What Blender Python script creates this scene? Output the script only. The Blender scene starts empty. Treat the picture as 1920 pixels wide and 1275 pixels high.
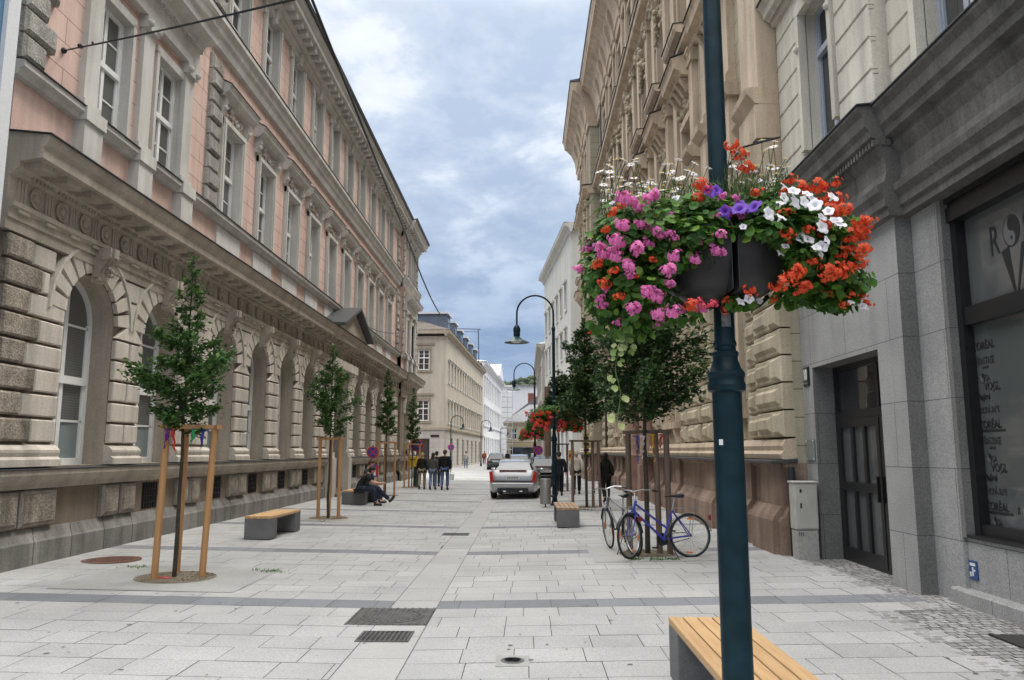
import bpy, bmesh, math, random
from math import pi, sin, cos, radians, sqrt, atan2
from mathutils import Vector, Matrix, Euler

S = bpy.context.scene
COL = S.collection
# ------------------------------------------------------------------ camera
cam_data = bpy.data.cameras.new("camera")
cam = bpy.data.objects.new("camera", cam_data)
COL.objects.link(cam)
cam.location = (0, 0, 1.75)
cam.rotation_euler = (pi/2 + radians(8.18), 0, radians(0.978))
cam_data.sensor_width = 36
cam_data.lens = 27.19
cam_data.clip_start = 0.05
cam_data.clip_end = 4000
S.camera = cam
# ------------------------------------------------------------------ sun, sky, exposure
SUN_EL, SUN_AZ = radians(62), radians(52)       # azimuth measured from +Y (down the street) towards +X
sun_data = bpy.data.lights.new("sun", 'SUN')
sun_data.energy = 1.5
sun_data.angle = radians(14)
sun_data.color = (1.0, 0.95, 0.87)
sun = bpy.data.objects.new("sun", sun_data)
COL.objects.link(sun)
_d = Vector((sin(SUN_AZ)*cos(SUN_EL), cos(SUN_AZ)*cos(SUN_EL), sin(SUN_EL)))
sun.rotation_euler = _d.to_track_quat('Z', 'Y').to_euler()
S.view_settings.view_transform = 'Standard'
S.view_settings.look = 'None'
S.view_settings.gamma = 1
S.view_settings.use_curve_mapping = False
S.view_settings.exposure = 0.5

W = bpy.data.worlds.new("World")
S.world = W
W.use_nodes = True
def make_world():
    nt = W.node_tree; N = nt.nodes; L = nt.links
    for n in list(N): N.remove(n)
    out = N.new('ShaderNodeOutputWorld'); bg = N.new('ShaderNodeBackground')
    bg.inputs[1].default_value = 0.1
    L.new(bg.outputs[0], out.inputs[0])
    sky = N.new('ShaderNodeTexSky'); sky.sky_type = 'NISHITA'; sky.sun_disc = False
    sky.sun_elevation = SUN_EL; sky.sun_rotation = SUN_AZ
    tc = N.new('ShaderNodeTexCoord'); sep = N.new('ShaderNodeSeparateXYZ')
    L.new(tc.outputs['Generated'], sep.inputs[0])
    def m(op, a, b=None, c=None):
        n = N.new('ShaderNodeMath'); n.operation = op
        for i, v in enumerate((a, b, c)):
            if v is None: continue
            if isinstance(v, (int, float)): n.inputs[i].default_value = v
            else: L.new(v, n.inputs[i])
        return n.outputs[0]
    zc = m('MAXIMUM', sep.outputs[2], 0.0)
    den = m('ADD', zc, 0.22)
    cx = m('DIVIDE', sep.outputs[0], den); cy = m('DIVIDE', sep.outputs[1], den)
    cmb = N.new('ShaderNodeCombineXYZ'); L.new(cx, cmb.inputs[0]); L.new(cy, cmb.inputs[1])
    def noise(scale, detail, rough, dist, off):
        mp = N.new('ShaderNodeMapping'); mp.inputs['Location'].default_value = off
        L.new(cmb.outputs[0], mp.inputs[0])
        n = N.new('ShaderNodeTexNoise'); n.inputs['Scale'].default_value = scale
        n.inputs['Detail'].default_value = detail; n.inputs['Roughness'].default_value = rough
        n.inputs['Distortion'].default_value = dist
        L.new(mp.outputs[0], n.inputs['Vector']); return n.outputs['Fac']
    def ramp(f, pts):
        r = N.new('ShaderNodeValToRGB'); e = r.color_ramp.elements
        while len(e) < len(pts): e.new(0.5)
        for el, (p, c) in zip(e, pts): el.position = p; el.color = (*c, 1)
        L.new(f, r.inputs[0]); return r.outputs[0]
    def mix(f, a, b):
        n = N.new('ShaderNodeMix'); n.data_type = 'RGBA'
        if isinstance(f, (int, float)): n.inputs[0].default_value = f
        else: L.new(f, n.inputs[0])
        for i, v in ((6, a), (7, b)):
            if isinstance(v, tuple): n.inputs[i].default_value = (*v, 1)
            else: L.new(v, n.inputs[i])
        return n.outputs[2]
    # grey-blue underside of the cloud deck, paler and brighter with height
    base = ramp(zc, [(0.0, (.20, .28, .42)), (.12, (.19, .28, .44)), (.24, (.30, .39, .54)), (.36, (.39, .48, .63)), (.50, (.45, .54, .68)), (.68, (.9, .92, .93)), (1.0, (1, .985, .955))])
    puff = ramp(zc, [(0.0, (.27, .35, .49)), (.12, (.29, .38, .55)), (.24, (.52, .61, .74)), (.36, (.76, .81, .88)), (.50, (.86, .89, .93)), (.68, (1, .99, .97)), (1.0, (1, .985, .955))])
    n1 = noise(1.9, 10, .58, .35, (3.4, 1.9, 0))
    n2 = noise(5.5, 7, .6, .2, (7.3, 2.2, 0))
    f = m('ADD', m('MULTIPLY', n1, .66), m('MULTIPLY', n2, .34))
    msk = ramp(f, [(.42, (0, 0, 0)), (.49, (.3, .3, .3)), (.54, (.75, .75, .75)), (.62, (1, 1, 1))])
    cl = mix(msk, base, puff)
    gain = N.new('ShaderNodeMix'); gain.data_type = 'RGBA'; gain.blend_type = 'MULTIPLY'; gain.inputs[0].default_value = 1
    L.new(cl, gain.inputs[6])
    g = ramp(zc, [(.52, (.25, .25, .25)), (.82, (1, 1, 1))])
    L.new(g, gain.inputs[7])
    sc = N.new('ShaderNodeVectorMath'); sc.operation = 'SCALE'; sc.inputs[3].default_value = SKY_GAIN
    L.new(gain.outputs[2], sc.inputs[0])
    fin = mix(0.93, sky.outputs[0], sc.outputs[0])
    L.new(fin, bg.inputs[0])
SKY_GAIN = 36.0
make_world()

# ------------------------------------------------------------------ bookkeeping
def tag(o, label=None, cat=None, group=None, kind=None):
    if label: o['label'] = label
    if cat: o['category'] = cat
    if group: o['group'] = group
    if kind: o['kind'] = kind
    return o
def empty(name, loc=(0, 0, 0), rz=0.0, label=None, cat=None, group=None):
    o = bpy.data.objects.new(name, None); COL.objects.link(o)
    o.location = loc; o.rotation_euler = (0, 0, rz); o.empty_display_size = .2
    return tag(o, label, cat, group)
def gz(x):
    return .018*min(abs(x+1.26), 6.2)
def kids(o): return [c for c in bpy.data.objects if c.parent == o]
def copy_tree(o, kid, parent=None):
    c = o.copy(); COL.objects.link(c); c.parent = parent
    for ch in kid.get(o.name, []): copy_tree(ch, kid, c)
    return c
def kid_map(o):
    m = {}
    def rec(x):
        m[x.name] = kids(x)
        for c in m[x.name]: rec(c)
    rec(o); return m
def dup(o, km, loc, rz=None, label=None):
    c = copy_tree(o, km); c.location = loc
    if rz is not None: c.rotation_euler = (0, 0, rz)
    if label: c['label'] = label
    return c

# ------------------------------------------------------------------ mesh builder
class MB:
    """collects geometry; u along local x, d outwards (local -y), z up"""
    def __init__(s, u0=0.0, flip=False):
        s.v = []; s.f = []; s.mi = []; s.m = 0; s.u0 = u0; s.flip = flip; s.sm = []; s.smooth = False
    def P(s, u, d, z):
        s.v.append(((s.u0-u) if s.flip else (u-s.u0), -d, z)); return len(s.v)-1
    def R(s, x, y, z):
        s.v.append((x, y, z)); return len(s.v)-1
    def F(s, *i):
        s.f.append(i); s.mi.append(s.m); s.sm.append(s.smooth)
    def b(s, u0, u1, d0, d1, z0, z1):
        p = [s.P(u, d, z) for z in (z0, z1) for d in (d0, d1) for u in (u0, u1)]
        for q in ((0, 1, 3, 2), (4, 6, 7, 5), (0, 4, 5, 1), (2, 3, 7, 6), (0, 2, 6, 4), (1, 5, 7, 3)): s.F(*[p[k] for k in q])
    def box(s, x0, x1, y0, y1, z0, z1):
        p = [s.R(x, y, z) for z in (z0, z1) for y in (y0, y1) for x in (x0, x1)]
        for q in ((0, 2, 3, 1), (4, 5, 7, 6), (0, 1, 5, 4), (2, 6, 7, 3), (0, 4, 6, 2), (1, 3, 7, 5)): s.F(*[p[k] for k in q])
    def bb(s, u0, u1, d0, d1, z0, z1, c=.02):
        """block with chamfered front edges"""
        a = [s.P(u, d0, z) for z in (z0, z1) for u in (u0, u1)]
        m_ = [s.P(u, d1-c, z) for z in (z0, z1) for u in (u0, u1)]
        e = c if u1 > u0 else -c
        t = [s.P(u, d1, z) for z in (z0+c, z1-c) for u in (u0+e, u1-e)]
        for A, B in ((a, m_), (m_, t)):
            s.F(A[0], A[1], B[1], B[0]); s.F(A[2], B[2], B[3], A[3]); s.F(A[0], B[0], B[2], A[2]); s.F(A[1], A[3], B[3], B[1])
        s.F(t[0], t[1], t[3], t[2])
    def ext(s, prof, u0, u1):
        """closed profile of (d,z) extruded along u"""
        n = len(prof)
        a = [s.P(u0, d, z) for d, z in prof]; b_ = [s.P(u1, d, z) for d, z in prof]
        for i in range(n):
            j = (i+1) % n; s.F(a[i], b_[i], b_[j], a[j])
        s.F(*a); s.F(*reversed(b_))
    def poly(s, pts, d0, d1):
        """(u,z) polygon extruded in d"""
        n = len(pts)
        a = [s.P(u, d0, z) for u, z in pts]; b_ = [s.P(u, d1, z) for u, z in pts]
        for i in range(n):
            j = (i+1) % n; s.F(a[i], a[j], b_[j], b_[i])
        s.F(*b_); s.F(*reversed(a))
    def lathe(s, prof, seg=16, c=(0, 0, 0), axis='z', a0=0, a1=2*pi):
        full = abs(a1-a0-2*pi) < 1e-6
        k = seg if full else seg+1
        rings = []
        for r, z in prof:
            ring = []
            for i in range(k):
                a = a0+(a1-a0)*i/seg
                p = (r*cos(a), r*sin(a), z)
                if axis == 'x': p = (p[2], p[0], p[1])
                if axis == 'y': p = (p[0], p[2], p[1])
                ring.append(s.R(c[0]+p[0], c[1]+p[1], c[2]+p[2]))
            rings.append(ring)
        for A, B in zip(rings, rings[1:]):
            for i in range(seg):
                j = (i+1) % k; s.F(A[i], A[j], B[j], B[i])
        if full:
            if prof[0][0] > 1e-5: s.F(*reversed(rings[0]))
            if prof[-1][0] > 1e-5: s.F(*rings[-1])
    def tube(s, pts, r, seg=8, close=False, caps=True):
        pts = [Vector(p) for p in pts]; n = len(pts)
        rr = r if isinstance(r, (list, tuple)) else [r]*n
        up = None; rings = []
        for i, p in enumerate(pts):
            if close: t = pts[(i+1) % n]-pts[i-1]
            else: t = pts[min(i+1, n-1)]-pts[max(i-1, 0)]
            if t.length < 1e-9: t = Vector((0, 0, 1))
            t.normalize()
            if up is None:
                up = Vector((0, 0, 1)) if abs(t.z) < .9 else Vector((1, 0, 0))
            x = up-t*up.dot(t)
            if x.length < 1e-6: x = Vector((1, 0, 0)).cross(t)
            x.normalize(); up = x; y = t.cross(x)
            rings.append([s.R(*(p+x*cos(a)*rr[i]+y*sin(a)*rr[i])) for a in [2*pi*k/seg for k in range(seg)]])
        q = list(zip(rings, rings[1:]))+([(rings[-1], rings[0])] if close else [])
        for A, B in q:
            for k in range(seg): s.F(A[k], A[(k+1) % seg], B[(k+1) % seg], B[k])
        if caps and not close: s.F(*reversed(rings[0])); s.F(*rings[-1])
    def quad(s, a, b_, c, d): s.F(s.R(*a), s.R(*b_), s.R(*c), s.R(*d))
    def sphere(s, c, r, seg=10, rings=6):
        sx, sy, sz = (r, r, r) if isinstance(r, (int, float)) else r
        rows = []
        for i in range(rings+1):
            t = pi*i/rings
            if i in (0, rings): rows.append([s.R(c[0], c[1], c[2]+sz*cos(t))])
            else: rows.append([s.R(c[0]+sx*sin(t)*cos(2*pi*k/seg), c[1]+sy*sin(t)*sin(2*pi*k/seg), c[2]+sz*cos(t)) for k in range(seg)])
        for A, B in zip(rows, rows[1:]):
            for k in range(seg):
                j = (k+1) % seg
                if len(A) == 1: s.F(A[0], B[k], B[j])
                elif len(B) == 1: s.F(A[k], B[0], A[j])
                else: s.F(A[k], B[k], B[j], A[j])
    def build(s, name, mats, parent=None, smooth=False, angle=35, bevel=0, normals=True):
        me = bpy.data.meshes.new(name)
        me.from_pydata(s.v, [], s.f)
        if not isinstance(mats, (list, tuple)): mats = [mats]
        for m in mats: me.materials.append(m)
        if len(mats) > 1: me.polygons.foreach_set('material_index', s.mi)
        if normals and len(s.f) < 60000:
            bm = bmesh.new(); bm.from_mesh(me); bmesh.ops.recalc_face_normals(bm, faces=bm.faces); bm.to_mesh(me); bm.free()
        if smooth:
            me.polygons.foreach_set('use_smooth', [True]*len(me.polygons))
            me.set_sharp_from_angle(angle=radians(angle))
        me.update()
        o = bpy.data.objects.new(name, me); COL.objects.link(o)
        if parent: o.parent = parent
        if bevel:
            b_ = o.modifiers.new('bevel', 'BEVEL'); b_.width = bevel; b_.segments = 2; b_.limit_method = 'ANGLE'; b_.angle_limit = radians(40)
        return o
def place(mesh_obj, name, parent, loc, rz=0.0, sc=None):
    o = bpy.data.objects.new(name, mesh_obj.data); COL.objects.link(o)
    o.parent = parent; o.location = loc; o.rotation_euler = (0, 0, rz)
    if sc: o.scale = sc if isinstance(sc, (tuple, list)) else (sc, sc, sc)
    return o

# ------------------------------------------------------------------ materials
def nodes(name):
    m = bpy.data.materials.new(name); m.use_nodes = True
    nt = m.node_tree; return m, nt, nt.nodes, nt.links, nt.nodes['Principled BSDF']
def plain(name, c, rough=.5, metal=0.0, spec=.5, coat=0.0, var=0.0, bump=0.0, scale=30.0):
    m, nt, N, L, p = nodes(name)
    p.inputs['Base Color'].default_value = (*c, 1); p.inputs['Roughness'].default_value = rough
    p.inputs['Metallic'].default_value = metal; p.inputs['Specular IOR Level'].default_value = spec
    p.inputs['Coat Weight'].default_value = coat; p.inputs['Coat Roughness'].default_value = .05
    if var or bump:
        g = N.new('ShaderNodeNewGeometry'); n = N.new('ShaderNodeTexNoise')
        n.inputs['Scale'].default_value = scale; n.inputs['Detail'].default_value = 5
        L.new(g.outputs['Position'], n.inputs['Vector'])
        if var:
            r = N.new('ShaderNodeMapRange'); r.inputs[1].default_value = .3; r.inputs[2].default_value = .7
            r.inputs[3].default_value = 1-var; r.inputs[4].default_value = 1+var; L.new(n.outputs['Fac'], r.inputs[0])
            v = N.new('ShaderNodeVectorMath'); v.operation = 'SCALE'; v.inputs[0].default_value = c
            L.new(r.outputs[0], v.inputs[3]); L.new(v.outputs[0], p.inputs['Base Color'])
        if bump:
            b = N.new('ShaderNodeBump'); b.inputs['Strength'].default_value = bump; b.inputs['Distance'].default_value = .02
            L.new(n.outputs['Fac'], b.inputs['Height']); L.new(b.outputs[0], p.inputs['Normal'])
    return m
def stone(name, c1, c2, rough=.85, scale=2.0, fine=40.0, bump=.3, dirt=.25, speck=0.0, brick=None, streak=True, isl=0.0, bdist=.01):
    """weathered masonry: two tones blended by noise, grain, vertical run-off stains; optional ashlar joints (w,h,mortar,joint colour)"""
    m, nt, N, L, p = nodes(name)
    p.inputs['Roughness'].default_value = rough; p.inputs['Specular IOR Level'].default_value = .3
    g = N.new('ShaderNodeNewGeometry')
    def noi(sc, det, vec, ro=.55):
        n = N.new('ShaderNodeTexNoise'); n.inputs['Scale'].default_value = sc; n.inputs['Detail'].default_value = det
        n.inputs['Roughness'].default_value = ro; L.new(vec, n.inputs['Vector']); return n.outputs['Fac']
    def rng(v, a, b_, c, d):
        r = N.new('ShaderNodeMapRange'); L.new(v, r.inputs[0])
        for i, x in enumerate((a, b_, c, d)): r.inputs[i+1].default_value = x
        return r.outputs[0]
    def mul(a, b_):
        n = N.new('ShaderNodeMath'); n.operation = 'MULTIPLY'; L.new(a, n.inputs[0])
        if isinstance(b_, float): n.inputs[1].default_value = b_
        else: L.new(b_, n.inputs[1])
        return n.outputs[0]
    pos = g.outputs['Position']
    mx = N.new('ShaderNodeMix'); mx.data_type = 'RGBA'
    L.new(rng(noi(scale, 6, pos), .35, .65, 0, 1), mx.inputs[0])
    mx.inputs[6].default_value = (*c1, 1); mx.inputs[7].default_value = (*c2, 1)
    col = mx.outputs[2]
    if brick:
        w, h, mo, jc = brick
        sp = N.new('ShaderNodeSeparateXYZ'); L.new(pos, sp.inputs[0])
        cm = N.new('ShaderNodeCombineXYZ')
        ad = N.new('ShaderNodeMath'); ad.operation = 'ADD'; L.new(sp.outputs[0], ad.inputs[0]); L.new(sp.outputs[1], ad.inputs[1])
        L.new(ad.outputs[0], cm.inputs[0]); L.new(sp.outputs[2], cm.inputs[1])
        bt = N.new('ShaderNodeTexBrick'); bt.inputs['Scale'].default_value = 1; bt.inputs['Brick Width'].default_value = w
        bt.inputs['Row Height'].default_value = h; bt.inputs['Mortar Size'].default_value = mo; bt.inputs['Mortar Smooth'].default_value = .3
        bt.inputs['Color1'].default_value = (1, 1, 1, 1); bt.inputs['Color2'].default_value = (.93, .93, .93, 1)
        L.new(cm.outputs[0], bt.inputs['Vector'])
        tn = N.new('ShaderNodeMix'); tn.data_type = 'RGBA'; tn.blend_type = 'MULTIPLY'; tn.inputs[0].default_value = 1
        L.new(col, tn.inputs[6]); bt.inputs['Mortar'].default_value = (1, 1, 1, 1); L.new(bt.outputs['Color'], tn.inputs[7])
        jm = N.new('ShaderNodeMix'); jm.data_type = 'RGBA'; L.new(bt.outputs['Fac'], jm.inputs[0])
        L.new(tn.outputs[2], jm.inputs[6]); jm.inputs[7].default_value = (*jc, 1); col = jm.outputs[2]
    fac = rng(noi(fine, 4, pos), .3, .7, 1-dirt*.45, 1+dirt*.45)
    if streak:
        mp = N.new('ShaderNodeMapping'); mp.inputs['Scale'].default_value = (2.6, 2.6, .28); L.new(pos, mp.inputs[0])
        fac = mul(fac, rng(noi(1.0, 7, mp.outputs[0], .65), .38, .72, 1.0+dirt*.25, 1-dirt*1.1))
    if isl:
        fac = mul(fac, rng(g.outputs['Random Per Island'], 0, 1, 1-isl, 1+isl))
    if speck:
        vo = N.new('ShaderNodeTexNoise'); vo.inputs['Scale'].default_value = 62; vo.inputs['Detail'].default_value = 3; vo.inputs['Roughness'].default_value = .8
        L.new(pos, vo.inputs['Vector']); fac = mul(fac, rng(vo.outputs['Fac'], .3, .7, 1-speck, 1+speck))
    v = N.new('ShaderNodeVectorMath'); v.operation = 'SCALE'; L.new(col, v.inputs[0]); L.new(fac, v.inputs[3])
    L.new(v.outputs[0], p.inputs['Base Color'])
    if bump:
        b = N.new('ShaderNodeBump'); b.inputs['Strength'].default_value = bump; b.inputs['Distance'].default_value = bdist
        L.new(noi(fine, 6, pos, .65), b.inputs['Height']); L.new(b.outputs[0], p.inputs['Normal'])
    return m
def leafmat(name, cols, trans=.25, rough=.5):
    m, nt, N, L, p = nodes(name)
    g = N.new('ShaderNodeNewGeometry'); r = N.new('ShaderNodeValToRGB'); e = r.color_ramp.elements
    while len(e) < len(cols): e.new(.5)
    for i, (el, c) in enumerate(zip(e, cols)): el.position = i/(len(cols)-1); el.color = (*c, 1)
    L.new(g.outputs['Random Per Island'], r.inputs[0]); L.new(r.outputs[0], p.inputs['Base Color'])
    p.inputs['Roughness'].default_value = rough; p.inputs['Specular IOR Level'].default_value = .35
    t = N.new('ShaderNodeBsdfTranslucent'); L.new(r.outputs[0], t.inputs[0])
    a = N.new('ShaderNodeMixShader'); a.inputs[0].default_value = trans
    L.new(p.outputs[0], a.inputs[1]); L.new(t.outputs[0], a.inputs[2])
    L.new(a.outputs[0], N['Material Output'].inputs[0]); return m
def wood(name, c1, c2, axis=0, rough=.6):
    m, nt, N, L, p = nodes(name)
    tc = N.new('ShaderNodeTexCoord'); mp = N.new('ShaderNodeMapping')
    sc = [22, 22, 22]; sc[axis] = 1.2; mp.inputs['Scale'].default_value = sc
    L.new(tc.outputs['Object'], mp.inputs[0])
    n = N.new('ShaderNodeTexNoise'); n.inputs['Scale'].default_value = 1.5; n.inputs['Detail'].default_value = 6; n.inputs['Distortion'].default_value = .6
    L.new(mp.outputs[0], n.inputs['Vector'])
    mx = N.new('ShaderNodeMix'); mx.data_type = 'RGBA'; mx.inputs[6].default_value = (*c1, 1); mx.inputs[7].default_value = (*c2, 1)
    r = N.new('ShaderNodeMapRange'); r.inputs[1].default_value = .3; r.inputs[2].default_value = .7; L.new(n.outputs['Fac'], r.inputs[0]); L.new(r.outputs[0], mx.inputs[0])
    g = N.new('ShaderNodeNewGeometry'); k = N.new('ShaderNodeMapRange'); k.inputs[3].default_value = .86; k.inputs[4].default_value = 1.12
    L.new(g.outputs['Random Per Island'], k.inputs[0])
    v = N.new('ShaderNodeVectorMath'); v.operation = 'SCALE'; L.new(mx.outputs[2], v.inputs[0]); L.new(k.outputs[0], v.inputs[3])
    L.new(v.outputs[0], p.inputs['Base Color']); p.inputs['Roughness'].default_value = rough
    b = N.new('ShaderNodeBump'); b.inputs['Strength'].default_value = .25; b.inputs['Distance'].default_value = .004
    L.new(n.outputs['Fac'], b.inputs['Height']); L.new(b.outputs[0], p.inputs['Normal'])
    return m
def glass(name, c=(.02, .024, .028), rough=.03, stripes=None, wob=.12):
    m, nt, N, L, p = nodes(name)
    p.inputs['Base Color'].default_value = (*c, 1); p.inputs['Roughness'].default_value = rough
    p.inputs['Specular IOR Level'].default_value = .8
    g = N.new('ShaderNodeNewGeometry')
    n = N.new('ShaderNodeTexNoise'); n.inputs['Scale'].default_value = .9; n.inputs['Detail'].default_value = 1
    L.new(g.outputs['Position'], n.inputs['Vector'])
    b = N.new('ShaderNodeBump'); b.inputs['Strength'].default_value = wob; b.inputs['Distance'].default_value = .05
    L.new(n.outputs['Fac'], b.inputs['Height']); L.new(b.outputs[0], p.inputs['Normal'])
    if stripes:
        sp = N.new('ShaderNodeSeparateXYZ'); L.new(g.outputs['Position'], sp.inputs[0])
        w = N.new('ShaderNodeMath'); w.operation = 'PINGPONG'; w.inputs[1].default_value = stripes[0]
        L.new(sp.outputs[2], w.inputs[0])
        mr = N.new('ShaderNodeMapRange'); mr.inputs[1].default_value = 0; mr.inputs[2].default_value = stripes[0]; L.new(w.outputs[0], mr.inputs[0])
        mx = N.new('ShaderNodeMix'); mx.data_type = 'RGBA'; L.new(mr.outputs[0], mx.inputs[0])
        mx.inputs[6].default_value = (*c, 1); mx.inputs[7].default_value = (*stripes[1], 1); L.new(mx.outputs[2], p.inputs['Base Color'])
    return m

M = {}
M['paver'] = stone('granite paver', (.43, .425, .415), (.365, .36, .352), rough=.8, scale=.8, fine=70, bump=.25, dirt=.26, speck=.2, streak=False, isl=.065, bdist=.004)
M['paver_dark'] = stone('dark granite paver', (.23, .235, .25), (.195, .20, .215), rough=.8, scale=.7, fine=70, bump=.25, dirt=.18, speck=.16, streak=False, isl=.1, bdist=.004)
M['channel'] = stone('channel slab', (.42, .412, .40), (.375, .368, .358), rough=.8, scale=.9, fine=70, bump=.25, dirt=.2, speck=.14, streak=False, isl=.06, bdist=.004)
M['joint'] = stone('sand joint', (.105, .10, .093), (.145, .14, .13), rough=.95, scale=3, fine=60, bump=.2, dirt=.3, streak=False)
M['cobble'] = stone('cobble', (.27, .26, .25), (.36, .35, .34), rough=.8, scale=1.4, fine=50, bump=.4, dirt=.3, speck=.2, streak=False, isl=.22)
M['slab'] = stone('concrete slab', (.40, .395, .375), (.33, .325, .31), rough=.85, scale=1.1, fine=50, bump=.25, dirt=.28, speck=.1, streak=False)
M['gravel'] = stone('pit gravel', (.20, .16, .11), (.32, .27, .2), rough=.95, scale=18, fine=70, bump=1.0, dirt=.5, speck=.4, streak=False, bdist=.03)
M['concrete'] = stone('grey concrete', (.17, .17, .17), (.135, .135, .135), rough=.8, scale=2.5, fine=60, bump=.2, dirt=.25, speck=.12, streak=False)
M['pink'] = stone('pink render', (.66, .485, .42), (.61, .435, .37), rough=.9, scale=.8, fine=60, bump=.15, dirt=.22, brick=(1.02, .43, .009, (.27, .15, .12)))
M['pink_plain'] = stone('pink render smooth', (.66, .485, .42), (.61, .435, .37), rough=.9, scale=.8, fine=60, bump=.15, dirt=.22)
M['trim'] = stone('grey beige trim', (.57, .55, .515), (.49, .475, .44), rough=.85, scale=1.2, fine=50, bump=.18, dirt=.22)
M['trim_light'] = stone('pale panel', (.66, .65, .625), (.59, .58, .555), rough=.85, scale=1.0, fine=50, bump=.12, dirt=.2)
M['tan'] = stone('tan stone', (.42, .365, .305), (.36, .31, .255), rough=.9, scale=1.0, fine=45, bump=.3, dirt=.3)
M['tan_joint'] = stone('dark tan joint', (.235, .19, .145), (.19, .15, .112), rough=.9, scale=1.0, fine=45, bump=.3, dirt=.3)
M['tan_block'] = stone('tan block', (.56, .51, .445), (.48, .435, .375), rough=.9, scale=1.4, fine=45, bump=.3, dirt=.32, isl=.08)
M['rough_block'] = stone('vermiculated block', (.40, .35, .29), (.26, .22, .178), rough=.95, scale=6, fine=26, bump=1.0, dirt=.5, speck=.25, isl=.08, bdist=.05)
M['rough_grey'] = stone('rough grey quoin', (.46, .44, .40), (.34, .325, .295), rough=.95, scale=6, fine=26, bump=1.0, dirt=.4, speck=.2, isl=.08, bdist=.05)
M['plinth'] = stone('plinth stone', (.33, .30, .26), (.235, .21, .178), rough=.9, scale=1.3, fine=40, bump=.5, dirt=.45)
M['foot'] = stone('plinth foot granite', (.27, .258, .235), (.19, .18, .165), rough=.9, scale=1.2, fine=50, bump=.4, dirt=.5, brick=(.95, 3.0, .012, (.07, .065, .06)))
M['flash'] = plain('lead flashing', (.05, .052, .055), .5, var=.25, scale=4)
M['white'] = plain('white paint', (.74, .74, .72), .45, var=.05, scale=3)
M['pane'] = glass('window glass', (.018, .021, .024))
M['pane_blind'] = glass('glass with blind', (.09, .095, .092), .08, stripes=(.022, (.135, .14, .134)))
M['pane_curtain'] = glass('glass with curtain', (.10, .10, .095), .06)
M['pane_mid'] = glass('glass with shade', (.05, .052, .052), .04)
M['pane_frost'] = glass('frosted glass', (.20, .25, .255), .25)
M['iron'] = plain('dark iron', (.02, .02, .022), .55, var=.2)
M['cream'] = stone('cream stone', (.58, .47, .355), (.50, .395, .29), rough=.88, scale=.9, fine=45, bump=.2, dirt=.36)
M['olive'] = stone('olive ashlar', (.42, .375, .285), (.365, .325, .24), rough=.9, scale=.9, fine=45, bump=.25, dirt=.26, brick=(1.3, .46, .011, (.16, .135, .09)))
M['cream_block'] = stone('cream block', (.50, .43, .315), (.43, .365, .26), rough=.88, scale=1.6, fine=45, bump=.25, dirt=.36, isl=.10)
M['redstone'] = stone('red sandstone', (.34, .245, .19), (.24, .165, .125), rough=.92, scale=1.2, fine=45, bump=.4, dirt=.4)
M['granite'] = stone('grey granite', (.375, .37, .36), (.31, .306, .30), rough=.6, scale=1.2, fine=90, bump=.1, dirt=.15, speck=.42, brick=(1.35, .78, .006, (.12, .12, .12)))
M['granite_shaded'] = stone('shaded granite', (.19, .185, .178), (.15, .147, .142), rough=.6, scale=1.2, fine=90, bump=.1, dirt=.18, speck=.42, brick=(1.35, .78, .006, (.07, .07, .07)))  # darker copy of the grey granite, shade of the side faces put into its colour
M['darkcornice'] = stone('dark cornice render', (.15, .142, .133), (.10, .096, .09), rough=.75, scale=.9, fine=30, bump=.25, dirt=.5)
M['ivory'] = stone('ivory render', (.64, .60, .52), (.56, .52, .445), rough=.85, scale=.8, fine=45, bump=.18, dirt=.30)
M['blackframe'] = plain('black aluminium', (.012, .012, .013), .35, var=.15)
M['greyframe'] = plain('grey blue window paint', (.36, .39, .45), .45, var=.08)
M['post'] = plain('dark teal paint', (.005, .021, .029), .42, spec=.22, var=.3, bump=.12, scale=9)
M['planter'] = plain('charcoal plastic', (.022, .023, .025), .5, var=.25, bump=.15, scale=10)
M['steel'] = plain('brushed steel', (.33, .32, .30), .42, metal=.7, var=.15)
M['chrome'] = plain('chrome', (.7, .7, .7), .15, metal=1)
M['rubber'] = plain('rubber', (.014, .014, .014), .7)
M['black'] = plain('black plastic', (.012, .012, .012), .4)
M['rust'] = stone('rusty iron', (.16, .075, .05), (.10, .06, .045), rough=.8, scale=6, fine=60, bump=.4, dirt=.4, streak=False)
M['castiron'] = stone('cast iron', (.115, .108, .10), (.075, .07, .066), rough=.6, scale=6, fine=60, bump=.3, dirt=.3, streak=False)
M['bench_wood'] = wood('larch slats', (.62, .40, .20), (.50, .30, .14), 1)
M['bench_wood_old'] = wood('weathered slats', (.40, .27, .165), (.30, .20, .12), 1)
M['stake'] = wood('stake timber', (.46, .25, .105), (.36, .185, .075), 2)
M['stake_old'] = wood('weathered stake', (.155, .105, .075), (.10, .068, .05), 2)
M['bark'] = stone('bark', (.07, .058, .042), (.04, .034, .026), rough=.95, scale=12, fine=60, bump=.8, dirt=.4, streak=False)
M['leaf'] = leafmat('hornbeam leaf', [(.018, .05, .014), (.042, .10, .025), (.085, .18, .04), (.03, .08, .02), (.17, .28, .065)], .35)
M['leaf_dark'] = leafmat('dark leaf', [(.017, .042, .014), (.028, .07, .02), (.055, .115, .032), (.022, .056, .017), (.11, .18, .045)], .25)
M['leaf_gera'] = leafmat('geranium leaf', [(.02, .07, .012), (.06, .16, .022), (.11, .24, .035), (.03, .09, .014), (.19, .32, .05)], .3)
M['leaf_fine'] = leafmat('fine foliage', [(.05, .12, .03), (.09, .17, .05), (.13, .2, .08)], .3)
M['vine'] = leafmat('variegated leaf', [(.25, .34, .09), (.5, .55, .25), (.17, .3, .07)], .3)
M['petal_pink'] = leafmat('pink petal', [(.66, .12, .38), (.80, .25, .52), (.56, .07, .30)], .25)
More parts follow.
